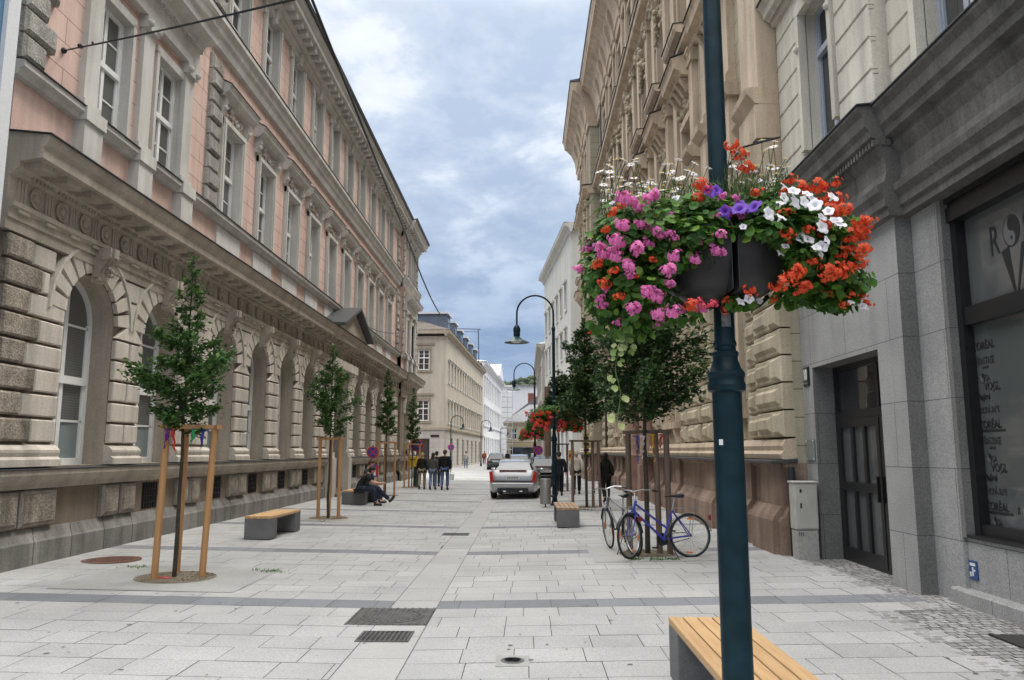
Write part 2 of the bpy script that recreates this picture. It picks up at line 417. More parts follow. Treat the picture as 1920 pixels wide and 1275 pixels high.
M['petal_red'] = leafmat('red petal', [(.66, .05, .018), (.78, .13, .035), (.5, .018, .012)], .25)
M['petal_white'] = leafmat('white petal', [(.78, .76, .80), (.85, .84, .86), (.70, .67, .76)], .25)
M['petal_purple'] = leafmat('purple petal', [(.10, .03, .33), (.16, .05, .45), (.07, .02, .25)], .2)
M['petal_coral'] = leafmat('coral petal', [(.75, .07, .12), (.8, .12, .16), (.6, .05, .14)], .25)
M['yellow'] = plain('yellow centre', (.75, .5, .04), .6)
M['stem'] = plain('stem green', (.06, .12, .03), .6)
# ------------------------------------------------------------------ ground
rnd = random.Random(7)
XL, XR = -7.3, 4.4
def ground():
    mb = MB()
    xs = [-900, -7.46, -1.26, 4.94, 900]; ys = [-300, 0, 60, 200, 1500]
    g = [[mb.R(x, y, gz(x)) for x in xs] for y in ys]
    for j in range(4):
        for i in range(4): mb.F(g[j][i], g[j][i+1], g[j+1][i+1], g[j+1][i])
    tag(mb.build('ground', M['joint'], normals=False), kind='structure')
    pav, band, chan, cob = MB(), MB(), MB(), MB()
    G = .004
    def st(mb, x0, x1, y0, y1, dz=.007):
        if x1-x0 < .03: return
        j = rnd.uniform(-.0012, .0012)
        p = [(x0+G, y0+G), (x1-G, y0+G), (x1-G, y1-G), (x0+G, y1-G)]
        mb.F(*[mb.R(x, y, gz(x)+dz+j+rnd.uniform(-.0006, .0006)) for x, y in p])
    k = -16
    while True:
        y0 = 8.93+.45*k
        if y0 > 128: break
        dark = k % 10 == 0
        bend = max(0, y0-70)*.036
        for (xa, xb) in ((-7.5+bend, -1.52+bend*.9), (-1.0+bend*.9, 4.6+bend*.6)):
            x = xa - rnd.uniform(0, .5)
            while x < xb:
                w = .52 if dark else rnd.choice((.38, .45, .45, .52, .6, .6, .68))
                x0, x1 = max(x, xa), min(x+w, xb)
                lim = 3.72 if y0 < 8.4 else 4.22
                if y0 < 14 and x0 > lim-.1: pass
                else:
                    if y0 < 14: x1 = min(x1, lim+rnd.uniform(0, .25))
                    st(band if dark else pav, x0, x1, y0, y0+.45)
                x += w
        k += 1
    y = 1.8
    while y < 128:
        h = rnd.choice((.8, .95, 1.1)); b_ = max(0, y-70)*.0324
        st(chan, -1.52+b_, -1.0+b_, y, y+h); y += h
    y = 1.8
    while y < 14:
        x = 3.55 if y < 8.4 else 4.1
        h = rnd.uniform(.085, .11)
        while x < 5.0:
            w = rnd.uniform(.08, .13); a = .004
            p = [(x, y), (x+w-.014, y), (x+w-.014, y+h-.014), (x, y+h-.014)]
            cob.F(*[cob.R(px+rnd.uniform(-a, a), py+rnd.uniform(-a, a), gz(px)+.0055+rnd.uniform(0, .003)) for px, py in p])
            x += w
        y += h
    tag(pav.build('paving', M['paver'], normals=False), kind='structure')
    tag(band.build('paving_band', M['paver_dark'], normals=False), kind='structure')
    tag(chan.build('drainage_channel', M['channel'], normals=False), kind='structure')
    tag(cob.build('cobble_strip', M['cobble'], normals=False), kind='structure')
ground()
def pit(x, y, wx, wy, r):
    z = gz(x); s = MB(); q = 32
    pts = [(x-wx, y-wy), (x+wx, y-wy), (x+wx, y+wy), (x-wx, y+wy)]
    ring = [(x+r*cos(2*pi*i/q), y+r*sin(2*pi*i/q)) for i in range(q)]
    def sq(a):
        m_ = max(abs(cos(a))/wx, abs(sin(a))/wy); return (x+cos(a)/m_, y+sin(a)/m_)
    zo = .013
    R_ = [s.R(px, py, gz(px)+zo) for px, py in ring]
    O_ = [s.R(*sq(2*pi*i/q+1e-4), gz(sq(2*pi*i/q+1e-4)[0])+zo) for i in range(q)]
    for i in range(q):
        j = (i+1) % q; s.F(R_[i], O_[i], O_[j], R_[j])
    for cx, cy in pts:
        i = min(range(q), key=lambda t: abs(((atan2(cy-y, cx-x)-2*pi*(t+.5)/q+pi) % (2*pi))-pi))
        s.F(O_[i], s.R(cx, cy, gz(cx)+zo), O_[(i+1) % q])
    tag(s.build('tree_pit_slab', M['slab'], normals=False), kind='structure')
    g_ = MB(); c = g_.R(x, y, gz(x)+.022)
    e = [g_.R(x+.995*r*cos(2*pi*i/q), y+.995*r*sin(2*pi*i/q), gz(x+r*cos(2*pi*i/q))+.0155) for i in range(q)]
    for i in range(q): g_.F(c, e[i], e[(i+1) % q])
    for i in range(170):
        a, t = rnd.uniform(0, 2*pi), r*.95*sqrt(rnd.random()); k = rnd.uniform(.007, .016)
        g_.sphere((x+t*cos(a), y+t*sin(a), gz(x)+.021), (k, k*.8, k*.6), 5, 3)
    tag(g_.build('pit_gravel', M['gravel'], normals=False), kind='stuff')

# ------------------------------------------------------------------ facade helpers
def wall(mb, u0, u1, z0, z1, d, ops, rec=.38, reveal=None, rm=None):
    """flat wall with openings (a,b,lo,hi,arch); reveals go to reveal/rm material index"""
    us = sorted({u0, u1, *[o[0] for o in ops], *[o[1] for o in ops]}); us = [u for u in us if u0 <= u <= u1]
    zs = sorted({z0, z1, *[o[2] for o in ops], *[o[3] for o in ops]}); zs = [z for z in zs if z0 <= z <= z1]
    for a, b_ in zip(us, us[1:]):
        for c, e in zip(zs, zs[1:]):
            mu, mz = (a+b_)/2, (c+e)/2
            if any(o[0] < mu < o[1] and o[2] < mz < o[3] for o in ops): continue
            mb.F(mb.P(a, d, c), mb.P(b_, d, c), mb.P(b_, d, e), mb.P(a, d, e))
    m0 = mb.m
    for o in ops:
        a, b_, lo, hi = o[:4]; arch = len(o) > 4 and o[4]
        if arch:
            r = (b_-a)/2; zs_ = hi-r; c = (a+b_)/2; n = 16
            pts = [(c-r*cos(pi*i/n), zs_+r*sin(pi*i/n)) for i in range(n+1)]
            for p, q in zip(pts, pts[1:]):
                if abs(p[0]-q[0]) > 1e-6: mb.F(mb.P(p[0], d, p[1]), mb.P(q[0], d, q[1]), mb.P(q[0], d, hi), mb.P(p[0], d, hi))
            path = [(a, lo)]+pts+[(b_, lo)]
        else: path = [(a, lo), (a, hi), (b_, hi), (b_, lo)]
        if rm is not None: mb.m = rm
        path = path+[path[0]]
        for p, q in zip(path, path[1:]):
            mb.F(mb.P(p[0], d, p[1]), mb.P(q[0], d, q[1]), mb.P(q[0], d-rec, q[1]), mb.P(p[0], d-rec, p[1]))
        mb.m = m0
def rect_window(name, w, h, rec, fm, pm, transom=.52, upper=2, lower=2, muntin=True, parent=None, fr=.065):
    f = MB(); d0, d1 = -rec-.02, -rec+.05
    f.b(-w/2, -w/2+fr, d0, d1, 0, h); f.b(w/2-fr, w/2, d0, d1, 0, h)
    f.b(-w/2+fr, w/2-fr, d0, d1, 0, fr*1.2); f.b(-w/2+fr, w/2-fr, d0, d1, h-fr, h)
    zt = h*transom
    if transom: f.b(-w/2+fr, w/2-fr, d0, d1+.025, zt-.05, zt+.05)
    spans = [(fr*1.2, zt-.05, lower), (zt+.05, h-fr, upper)] if transom else [(fr*1.2, h-fr, lower)]
    for a, b_, k in spans:
        f.b(-.045, .045, d0, d1-.01, a, b_)
        if muntin:
            for i in range(1, k): 
                z = a+(b_-a)*i/k
                f.b(-w/2+fr, -.045, d0+.01, d1-.03, z-.014, z+.014); f.b(.045, w/2-fr, d0+.01, d1-.03, z-.014, z+.014)
        for sgn in (-1, 1):      # sash stiles
            e = sgn*(w/2-fr)
            f.b(min(e, e-sgn*.035), max(e, e-sgn*.035), d0+.01, d1-.02, a, b_)
    o = f.build(name, fm, parent)
    p = MB(); p.b(-w/2+.02, w/2-.02, -rec-.012, -rec, .02, h-.02)
    g = p.build('pane', pm, o); return o
def place_window(proto, parent, u, z, extra=()):
    o = proto.copy(); COL.objects.link(o); o.parent = parent; o.location = (u, 0, z)
    for c in kids(proto):
        e = c.copy(); COL.objects.link(e); e.parent = o
        if c.name.startswith('pane') and c.data.materials[0] == M['pane']:
            k = wr.random()
            if k < .5:
                e.material_slots[0].link = 'OBJECT'; e.material_slots[0].material = M['pane_mid'] if k < .3 else M['pane_curtain']
    return o
wr = random.Random(99)
def drop(o):
    for c in kids(o): bpy.data.objects.remove(c)
    bpy.data.objects.remove(o)

# ------------------------------------------------------------------ pink town house, left
def left_building():
    Y0, Y1 = 10.3, 49.5
    root = empty('town_house', (XL, Y0, gz(XL)), pi/2, 'long pink and grey town house with arched ground floor windows and two upper storeys', 'building')
    root['group'] = 'houses along the street'
    rz0 = gz(XL)
    def nb(): return MB(Y0)
    reg = [18.28+2.47*k for k in range(10)]
    pairA, pairC = [12.72, 14.86], [45.7, 47.8]
    gw = [12.57, 15.08]+reg[:4]+reg[6:]+pairC
    CD = .22     # the far pavilion stands forward
    # ---- upper wall
    up = nb()
    ops = [(c-.55, c+.55, 7.2, 9.45) for c in pairA+reg]+[(c-.55, c+.55, 11.9, 14.0) for c in pairA+reg]
    wall(up, Y0, 43.7, 6.0, 15.0, 0, ops, .38, rm=1)
    opc = [(c-.5, c+.5, 7.2, 9.45) for c in pairC]+[(c-.5, c+.5, 11.9, 14.0) for c in pairC]
    wall(up, 43.7, Y1, 6.0, 15.0, CD, opc, .38+CD, rm=1)
    up.F(up.P(43.7, 0, 6), up.P(43.7, CD, 6), up.P(43.7, CD, 15), up.P(43.7, 0, 15))
    for y in (Y0, Y1):
        dd = CD if y == Y1 else 0
        up.F(up.P(y, dd, 0), up.P(y, -14, 0), up.P(y, -14, 15), up.P(y, dd, 15))
    up.F(up.P(Y0, -14, 0), up.P(Y1, -14, 0), up.P(Y1, -14, 15), up.P(Y0, -14, 15))
    up.m = 2
    for y0, y1, dd in ((Y0, 43.7, 0), (43.7, Y1, CD)): up.b(y0, y1, dd-.3, dd+.012, 6.02, 6.98)
    up.build('upper_wall', [M['pink'], M['trim'], M['pink_plain']], root)
    # ---- ground wall
    g = nb(); r = .75
    gop = [(c-r, c+r, 1.42, 4.55, True) for c in gw]
    gop_main = [o for o in gop if o[0] < 43]+[(28.35, 30.45, .25, 4.25, True)]
    wall(g, Y0, 43.7, .0, 6.0, .04, gop_main, .5, rm=1)
    wall(g, 43.7, Y1, .0, 6.0, .04+CD, [o for o in gop if o[0] > 43], .5+CD, rm=1)
    g.F(g.P(43.7, .04, 0), g.P(43.7, .04+CD, 0), g.P(43.7, .04+CD, 6), g.P(43.7, .04, 6))
    g.F(g.P(Y0, .04, 0), g.P(Y0, -1, 0), g.P(Y0, -1, 6), g.P(Y0, .04, 6))
    g.build('ground_floor_wall', [M['tan_joint'], M['tan']], root)
    # ---- rustication
    blk, rough = nb(), nb()
    H, z0 = .366, 1.76
    zs, R = 3.8, 1.235
    def dd(u): return CD if u > 43.7 else 0
    holes = sorted([(c, r) for c in gw]+[(29.4, 1.35)])
    edges = [Y0]+[c for c, _ in holes]+[Y1]
    for i in range(8):
        za, zb = z0+H*i+.022, z0+H*(i+1)-.022
        for j in range(len(edges)-1):
            if j == 0: a0 = a1 = Y0+.02
            else:
                c, rr = holes[j-1]
                f = lambda z: c+(sqrt(max(0, R*R-(z-zs)**2)) if z > zs and rr < 1 else rr+.03)
                a0, a1 = f(za), f(zb)
                if rr < 1 and zb > zs >= za: a0 = max(a0, c+R*.98) if za > zs-.1 else a0
            if j == len(edges)-2: b0 = b1 = Y1-.02
            else:
                c2, r2 = holes[j]
                f2 = lambda z: c2-(sqrt(max(0, R*R-(z-zs)**2)) if z > zs and r2 < 1 else r2+.03)
                b0, b1 = f2(za), f2(zb)
            if b0-a0 < .05 and b1-a1 < .05: continue
            L = min(b0-a0, b1-a1); D = dd((a0+b0)/2)
            if L > 2.2: # plain lengths near pavilions
                n = int(L/.62)
                for k in range(n):
                    s = a0+(b0-a0)*k/n; e = a0+(b0-a0)*(k+1)/n-.045
                    if s < 43.7 < e: e = 43.66
                    blk.bb(s, e, .04, .115+D, za, zb)
                continue
            if j == 0:
                m_ = .55 if i % 2 else .82
                rough.bb(a0, a0+m_, .04, .15, za, zb, .03); blk.bb(a0+m_+.05, b0, .04, .115, za, zb); continue
            if (L < .62) or (i % 2 == 1 and zb < zs):
                cuts = [(0, 1)]
            else: cuts = [(0, .5-.025/L), (.5+.025/L, 1)]
            for t0, t1 in cuts:
                q = [(a0+(b0-a0)*t0, za), (a0+(b0-a0)*t1, za), (a1+(b1-a1)*t1, zb), (a1+(b1-a1)*t0, zb)]
                if abs(q[1][0]-q[0][0]) < .02 and abs(q[2][0]-q[3][0]) < .02: continue
                if abs(q[0][0]-q[3][0]) < .005 and abs(q[1][0]-q[2][0]) < .005: blk.bb(q[0][0], q[1][0], .04, .12+D, za, zb)
                else: blk.poly(q, .04, .12+D)
    for c in gw:      # voussoirs
        D = dd(c); n = 11
        for k in range(n):
            if k == n//2: continue
            t0, t1 = pi*k/n+.03, pi*(k+1)/n-.03
            q = [(c-rr*cos(t), zs+rr*sin(t)) for rr, t in ((r+.03, t0), (R-.07, t0+.012), (R-.07, t1-.012), (r+.03, t1))]
            blk.poly(q, .04, .125+D)
        q = 18
        for k in range(q):   # archivolt roll
            t0, t1 = pi*k/q, pi*(k+1)/q
            blk.poly([(c-rr*cos(t), zs+rr*sin(t)) for rr, t in ((R-.055, t0), (R, t0), (R, t1), (R-.055, t1))], .04, .15+D)
    blk.build('rustication', M['tan_block'], root)
    # pier bases
    for j in range(len(edges)-1):
        pb = nb()
        a = Y0 if j == 0 else holes[j-1][0]+holes[j-1][1]; b_ = Y1 if j == len(edges)-2 else holes[j][0]-holes[j][1]
        D = dd((a+b_)/2)
        pb.ext([(.04, 1.42), (.22+D, 1.42), (.22+D, 1.52), (.17+D, 1.56), (.19+D, 1.62), (.19+D, 1.66), (.13+D, 1.72), (.04, 1.75)], a+.0, b_-.0)
        pb.build('pier_base', M['tan_block'], root)
    # ---- keystones
    for c in gw:
        k = MB(); pr = [(.1, 4.42), (.25, 4.45), (.22, 4.58), (.30, 4.72), (.40, 4.84), (.40, 5.0), (.1, 5.0)]
        for a, b_, off in ((-.13, -.075, 0), (-.07, .07, .035), (.075, .13, 0)): k.ext([(d+off*(d > .1), z) for d, z in pr], a, b_)
        for s_ in (-1, 1):
            for zz, rr in ((4.86, .075), (4.55, .055)):
                k.lathe([(rr, -.012), (rr, .012)], 12, (s_*.137, -(.31 if zz > 4.7 else .19), zz), 'x')
        for q in range(14): k.sphere((rnd.uniform(-.07, .07), -(rnd.uniform(.26, .40)), rnd.uniform(4.5, 4.95)), rnd.uniform(.022, .045), 6, 4)
        o = k.build('keystone', M['tan'], root); o.location = (c-Y0, -dd(c), 0)
    # ---- plinth
    pl = nb()
    foot = [(-.3, 0), (.17, 0), (.17, .33), (.14, .36), (.05, .52), (-.3, .52)]
    for a, b_, D in ((Y0-.1, 28.1, 0), (30.7, 43.7, 0), (43.7, Y1+.1, CD)): pl.ext([(d+D*(d > 0), z) for d, z in foot], a, b_)
    pl.build('plinth_foot', M['foot'], root)
    ld = nb()
    led = [(-.02, 1.10), (.16, 1.10), (.17, 1.17), (.24, 1.22), (.27, 1.30), (.27, 1.37), (-.02, 1.40)]
    for a, b_, D in ((Y0-.15, 28.2, 0), (30.6, 43.7, 0), (43.7, Y1+.15, CD)): ld.ext([(d+D*(d > 0), z) for d, z in led], a, b_)
    ld.build('plinth_ledge', M['tan'], root)
    fl = nb()
    for a, b_, D in ((Y0-.17, 28.2, 0), (30.6, 43.7, 0), (43.7, Y1+.17, CD)): fl.ext([(-.4, 1.412), (.29+D, 1.378), (.29+D, 1.388), (-.4, 1.422)], a, b_)
    fl.build('ledge_flashing', M['flash'], root)
    pbk = nb()
    for c0, c1 in zip(gw, gw[1:]):
        if c0 < 29 < c1 or c1-c0 > 4: continue
        m_ = (c0+c1)/2; D = dd(m_); w = .56
        for a, b_ in ((m_-w, m_-.03), (m_+.03, m_+w)):
            pbk.bb(a, b_, .04, .13+D, .55, 1.08, .025); rough.bb(a+.05, b_-.05, .1, .15+D, .60, 1.03, .02)
    pbk.bb(Y0, 11.05, .04, .13, .55, 1.08, .025); pbk.bb(11.1, 11.95, .04, .13, .55, 1.08, .025)
    rough.bb(Y0+.05, 11.0, .1, .15, .6, 1.03); rough.bb(11.15, 11.9, .1, .15, .6, 1.03)
    for a in (26.6, 27.3, 31.1, 31.8): pbk.bb(a, a+.6, .04, .13, .55, 1.08, .025)
    pbk.build('plinth_blocks', M['plinth'], root)
    rough.build('vermiculated_blocks', M['rough_block'], root)
    for c in gw[1:]:     # cellar windows
        w = MB(); w.b(-.30, .30, -.0, .045, .56, 1.05); o = w.build('cellar_window', M['black'], root); o.location = (c-Y0, -dd(c), 0)
        q = MB()
        for i in range(6): q.b(-.26+i*.1-.009, -.26+i*.1+.009, .05, .07, .56, 1.05)
        for zz in (.68, .8, .92): q.b(-.30, .30, .07, .08, zz-.008, zz+.008)
        q.build('grille', M['iron'], o)
    # ---- entablature
    e = nb()
    arc = [(.0, 4.70), (.14, 4.70), (.14, 4.86), (.17, 4.86), (.17, 4.99), (.23, 5.02), (.23, 5.09), (.13, 5.12), (.13, 5.46), (.2, 5.50), (.2, 5.53), (.26, 5.58), (.26, 5.65), (.58, 5.70), (.58, 5.84), (.63, 5.90), (.67, 6.0), (.67, 6.03), (.0, 6.1)]
    segs = ((Y0-.1, 43.7, 0), (43.7, Y1+.1, CD))
    for a, b_, D in segs: e.ext([(d+D*(d > 0), z) for d, z in arc], a, b_)
    e.build('entablature', M['tan'], root)
    fl = nb()
    for a, b_, D in segs: fl.ext([(0, 6.105), (.70+D, 6.035), (.70+D, 6.05), (0, 6.12)], a-.03, b_+.03)
    fl.build('cornice_flashing', M['flash'], root)
    dn = nb(); ro = nb(); y = Y0+.18
    while y < Y1-.3:
        D = dd(y)
        dn.b(y-.17, y+.17, .26+D, .50+D, 5.585, 5.688)        # mutule
        if y < 36:
            for k in range(6):
                t = y+.1+k*.088; dn.b(t, t+.05, .2+D, .235+D, 5.50, 5.575)
        else: dn.b(y+.1, y+.5, .2+D, .23+D, 5.50, 5.575)
        if y < 42:
            ro.lathe([(.115, 0), (.14, -.012), (.15, -.04), (.125, -.04), (.11, -.012), (.06, -.012), (.055, -.05), (0, -.065)], 16, (y+.31-Y0, -.13-D, 5.29), 'y')
        for k in (-.07, 0, .07): ro.b(y+k-.022, y+k+.022, .13+D, .155+D, 5.13, 5.45)
        dn.b(y-.12, y+.12, .17+D, .215+D, 4.955, 5.005)
        y += .63
    dn.build('dentils', M['tan'], root)
    ro.build('frieze_rosettes', M['tan'], root)
    # ---- entrance
    for u in (28.15, 30.65):
        en = nb(); en.b(u-.26, u+.26, .0, .42, .0, 1.4); en.b(u-.22, u+.22, 0, .36, 1.4, 1.6); en.b(u-.17, u+.17, .05, .30, 1.6, 4.4); en.b(u-.22, u+.22, .0, .36, 4.4, 4.68)
        en.build('portal_column', M['tan_block'], root)
    en = nb(); en.b(27.5, 31.3, 0, .5, 4.69, 5.0)
    en.build('portal_beam', M['tan_block'], root)
    dr = nb(); dr.b(28.35, 29.38, -.5, -.44, .25, 3.2); dr.b(29.42, 30.45, -.5, -.44, .25, 3.2); dr.b(28.35, 30.45, -.52, -.42, 3.2, 3.35)
    for a in (28.47, 29.54):
        for z in (.5, 1.7): dr.bb(a, a+.8, -.44, -.41, z, z+1.0)
    dr.build('entrance_door', plain('dark oak door', (.05, .032, .022), .5, var=.2), root)
    st = nb()
    for i in range(2): st.b(28.3, 30.5, -.6, .18+.3*(1-i), 0 if i == 0 else .125, .125*(i+1))
    st.build('door_step', M['foot'], root)
    pe = nb()
    pe.poly([(27.05, 6.06), (31.75, 6.06), (29.4, 6.95)], 0, .72)
    pe.build('pediment', M['tan'], root)
    pr = nb()
    for s_ in (-1, 1):
        a = (29.4+s_*2.55, 6.06); b_ = (29.4, 7.04)
        pr.poly([a, b_, (b_[0], b_[1]+.10), (a[0], a[1]+.10)], -.02, .98)
    pr.build('pediment_roof', M['flash'], root)
    # ---- sill band, hoods, string, main cornice
    t = nb()
    for a, b_, D in segs:
        t.ext([(d+D*(d > 0), z) for d, z in [(0, 6.94), (.10, 6.96), (.13, 7.03), (.2, 7.07), (.2, 7.16), (0, 7.19)]], a, b_)
        t.ext([(d+D*(d > 0), z) for d, z in [(0, 11.05), (.10, 11.08), (.14, 11.25), (.20, 11.34), (.23, 11.5), (.31, 11.56), (.31, 11.68), (.27, 11.72), (.0, 11.86)]], a, b_)
        t.ext([(d+D*(d > 0), z) for d, z in [(0, 14.1), (.08, 14.1), (.1, 14.28), (.16, 14.32), (.16, 14.42), (.28, 14.47), (.28, 14.62), (.60, 14.66), (.60, 14.80), (.67, 14.88), (.72, 15.02), (0, 15.06)]], a, b_+.0)
    yy = Y0+.2
    while yy < Y1:
        D = dd(yy)
        t.b(yy-.11, yy+.11, .28+D, .52+D, 14.48, 14.65)
        if yy < 30:
            for k in range(3): t.b(yy+.02+k*.17, yy+.10+k*.17, .1+D, .15+D, 14.33, 14.41)
        yy += .52
    t.build('cornices', M['trim'], root)
    fl = nb()
    for a, b_, D in segs:
        fl.ext([(0, 7.195), (.23+D, 7.165), (.23+D, 7.175), (0, 7.205)], a, b_)
        fl.ext([(0, 11.87), (.33+D, 11.69), (.33+D, 11.70), (0, 11.88)], a, b_)
        fl.ext([(.62+D, 15.03), (.78+D, 15.03), (.82+D, 15.12), (.78+D, 15.14), (.55+D, 15.08)], a, b_)
    fl.build('gutter_and_flashing', M['flash'], root)
    # pilasters of the paired windows and pale parapet panels
    for us, D in ((( 12.02, 13.79, 15.58), 0), ((45.0, 46.75, 48.5), CD)):
        for u in us:
            p = nb(); p.b(u-.20, u+.20, 0, .10+D, 7.2, 9.75); p.b(u-.25, u+.25, 0, .15+D, 7.2, 7.34); p.b(u-.24, u+.24, 0, .17+D, 9.62, 9.86)
            p.b(u-.27, u+.27, 0, .2+D, 6.06, 6.95); p.b(u-.3, u+.3, 0, .24+D, 6.95, 7.18)
            p.sphere((u-.17-Y0, -.19-D, 9.72), .07, 8, 6); p.sphere((u+.17-Y0, -.19-D, 9.72), .07, 8, 6)
            p.build('pilaster', M['trim'], root)
        p = nb()
        a, b_ = us[0]-.35, us[-1]+.35
        p.ext([(d+D*(d > 0), z) for d, z in [(0, 9.86), (.16, 9.86), (.16, 10.05), (.12, 10.06), (.12, 10.35), (.22, 10.4), (.24, 10.5), (.5, 10.54), (.52, 10.68), (.58, 10.75), (0, 10.9)]], a, b_)
        yy = a+.1
        while yy < b_: p.b(yy, yy+.05, .12+D, .19+D, 10.34, 10.41); yy += .09
        p.build('window_entablature', M['trim'], root)
    for u in reg:
        pp = nb(); pp.b(u-.74, u+.74, 0, .05, 6.1, 6.93); pp.build('parapet_panel', M['trim_light'], root)
    # quoins
    QM = [nb() for _ in range(5)]; i = 0; z = 7.25
    while z < 14.0:
        if not 10.95 < z+.2 < 11.9:
            for q, (a, b_, w, D) in zip(QM, ((Y0, None, 0, 0), (17.05, 'c', 0, 0), (43.2, 'c', 0, 0), (44.02, None, 0, CD), (Y1, 'r', 0, CD))):
                L = .74 if i % 2 else .52
                if b_ == 'c': q.bb(a-.32, a+.32, 0, .14 if i % 2 else .10, z+.015, z+.385, .05)
                elif b_ == 'r': q.bb(a-L, a, 0, .1+D, z+.015, z+.385, .05)
                elif D: q.bb(a-.3, a-.3+L*.7, 0, .1+D, z+.015, z+.385, .05)
                else: q.bb(a, a+L, 0, .12, z+.015, z+.385, .05)
        z += .40; i += 1
    for q in QM: q.build('quoin_strip', M['rough_grey'], root)
    # ---- windows
    pA = rect_window('window', 1.1, 2.25, .20, M['white'], M['pane'])
    s_ = MB(); W2 = .55
    for a, b_ in ((-W2-.19, -W2), (W2, W2+.19)): s_.b(a, b_, 0, .075, 0, 2.42); s_.b(a+.05, b_-.05, 0, .105, 0, 2.42)
    s_.b(-W2-.19, W2+.19, 0, .08, 2.25, 2.44); s_.b(-W2-.16, W2+.16, 0, .11, 2.29, 2.40)
    for k in (-W2-.1, W2+.1):
        s_.ext([(0, 2.46), (.08, 2.46), (.11, 2.6), (.16, 2.75), (.16, 2.86), (0, 2.86)], k*1.25-.09, k*1.25+.09); s_.sphere((k*1.25, -.12, 2.6), .07, 7, 5)
    for i in range(16): s_.sphere((rnd.uniform(-.55, .55), -rnd.uniform(.02, .07), rnd.uniform(2.5, 2.8)), rnd.uniform(.035, .075), 6, 4)
    s_.ext([(0, 2.84), (.17, 2.86), (.19, 2.92), (.27, 2.96), (.29, 3.06), (.32, 3.11), (0, 3.28)], -W2-.46, W2+.46)
    s_.m = 1; s_.ext([(0, 3.285), (.34, 3.115), (.34, 3.13), (0, 3.30)], -W2-.48, W2+.48)
    so = s_.build('surround', [M['trim'], M['flash']], pA)
    pB = rect_window('window', 1.1, 2.25, .18, M['white'], M['pane'])
    b2 = MB()
    for a, b_ in ((-W2-.10, -W2), (W2, W2+.10)): b2.b(a, b_, 0, .06, 0, 2.3)
    b2.b(-W2-.1, W2+.1, 0, .06, 2.25, 2.42); b2.build('surround', M['trim'], pB)
    pU = rect_window('window', 1.1, 2.1, .20, M['white'], M['pane'])
    e2 = MB()
    for a, b_ in ((-W2-.18, -W2), (W2, W2+.18)): e2.b(a, b_, 0, .07, -.02, 2.2); e2.b(a+.05, b_-.05, 0, .10, -.02, 2.1)
    e2.b(-W2-.26, W2+.26, 0, .075, 2.1, 2.28); e2.b(-W2-.22, W2+.22, 0, .105, 2.14, 2.24)
    e2.ext([(0, 2.0), (.12, 2.02), (.2, 2.36), (0, 2.36)], -.11, .11); e2.b(-W2-.26, -W2-.14, 0, .09, 1.9, 2.12); e2.b(W2+.14, W2+.26, 0, .09, 1.9, 2.12)
    e2.build('surround', M['trim'], pU)
    for c in reg: place_window(pA, root, c-Y0, 7.2)
    for c in pairA: place_window(pB, root, c-Y0, 7.2)
    for c in reg+pairA: place_window(pU, root, c-Y0, 11.9)
    for c in pairC:
        for z, pz in ((7.2, pB), (11.9, pU)):
            o = place_window(pz, root, c-Y0, z); o.location.y = -CD
    for x in (pA, pB, pU): drop(x)
    # arched ground windows
    f = MB(); d0, d1 = -.40, -.32; r = .75; fr = .085; zs2 = 2.38
    f.b(-r, -r+fr, d0, d1, 0, zs2); f.b(r-fr, r, d0, d1, 0, zs2); f.b(-r+fr, r-fr, d0, d1, 0, .11)
    n = 18
    for k in range(n):
        t0, t1 = pi*k/n, pi*(k+1)/n
        f.poly([(-rr*cos(t), zs2+rr*sin(t)) for rr, t in ((r-fr, t0), (r, t0), (r, t1), (r-fr, t1))], d0, d1)
    f.b(-r+fr, r-fr, d0, d1+.03, 1.33, 1.46); f.b(-.05, .05, d0, d1-.01, .11, 1.33); f.b(-.05, .05, d0, d1-.01, 1.46, zs2+r-fr*.6)
    for z in (.72, 2.32):
        w = r-fr; f.b(-w, -.05, d0+.02, d1-.02, z-.018, z+.018); f.b(.05, w, d0+.02, d1-.02, z-.018, z+.018)
    for s_ in (-1, 1):
        for a, b_ in ((.11, 1.33), (1.46, zs2)):
            x = s_*(r-fr); f.b(min(x, x-s_*.04), max(x, x-s_*.04), d0+.01, d1-.02, a, b_)
    gwin = f.build('arched_window', M['white'])
    def half(z0, z1, arch, name, m):
        p = MB(); pts = [(-r+.03, z0), (r-.03, z0)]
        pts += [(( r-.03)*cos(pi*k/n), zs2+(r-.03)*sin(pi*k/n)) for k in range(n+1)] if arch else [(r-.03, z1), (-r+.03, z1)]
        p.poly(pts, -.38, -.365); return p.build(name, m, gwin)
    half(.05, .72, False, 'frosted_pane', M['pane_frost']); half(.72, 1.4, False, 'pane', M['pane_blind']); half(1.4, 0, True, 'pane', M['pane_blind'])
    for c in gw: place_window(gwin, root, c-Y0, 1.42).location.y = -dd(c)*.0
    drop(gwin)
    # roof
    rf = nb()
    a, b_ = Y0-.2, Y1+.2
    P = [rf.P(a, .65, 15.08), rf.P(b_, .65, 15.08), rf.P(b_, -14.5, 15.08), rf.P(a, -14.5, 15.08), rf.P(a+6, -6.8, 18.6), rf.P(b_-6, -6.8, 18.6)]
    for q_ in ((0, 1, 5, 4), (2, 3, 4, 5), (0, 4, 3), (1, 2, 5)): rf.F(*[P[i] for i in q_])
    rf.build('roof', stone('slate roof', (.10, .085, .075), (.075, .065, .06), scale=1.5, fine=30, dirt=.3, brick=(.3, .22, .012, (.05, .045, .04))), root)
left_building()

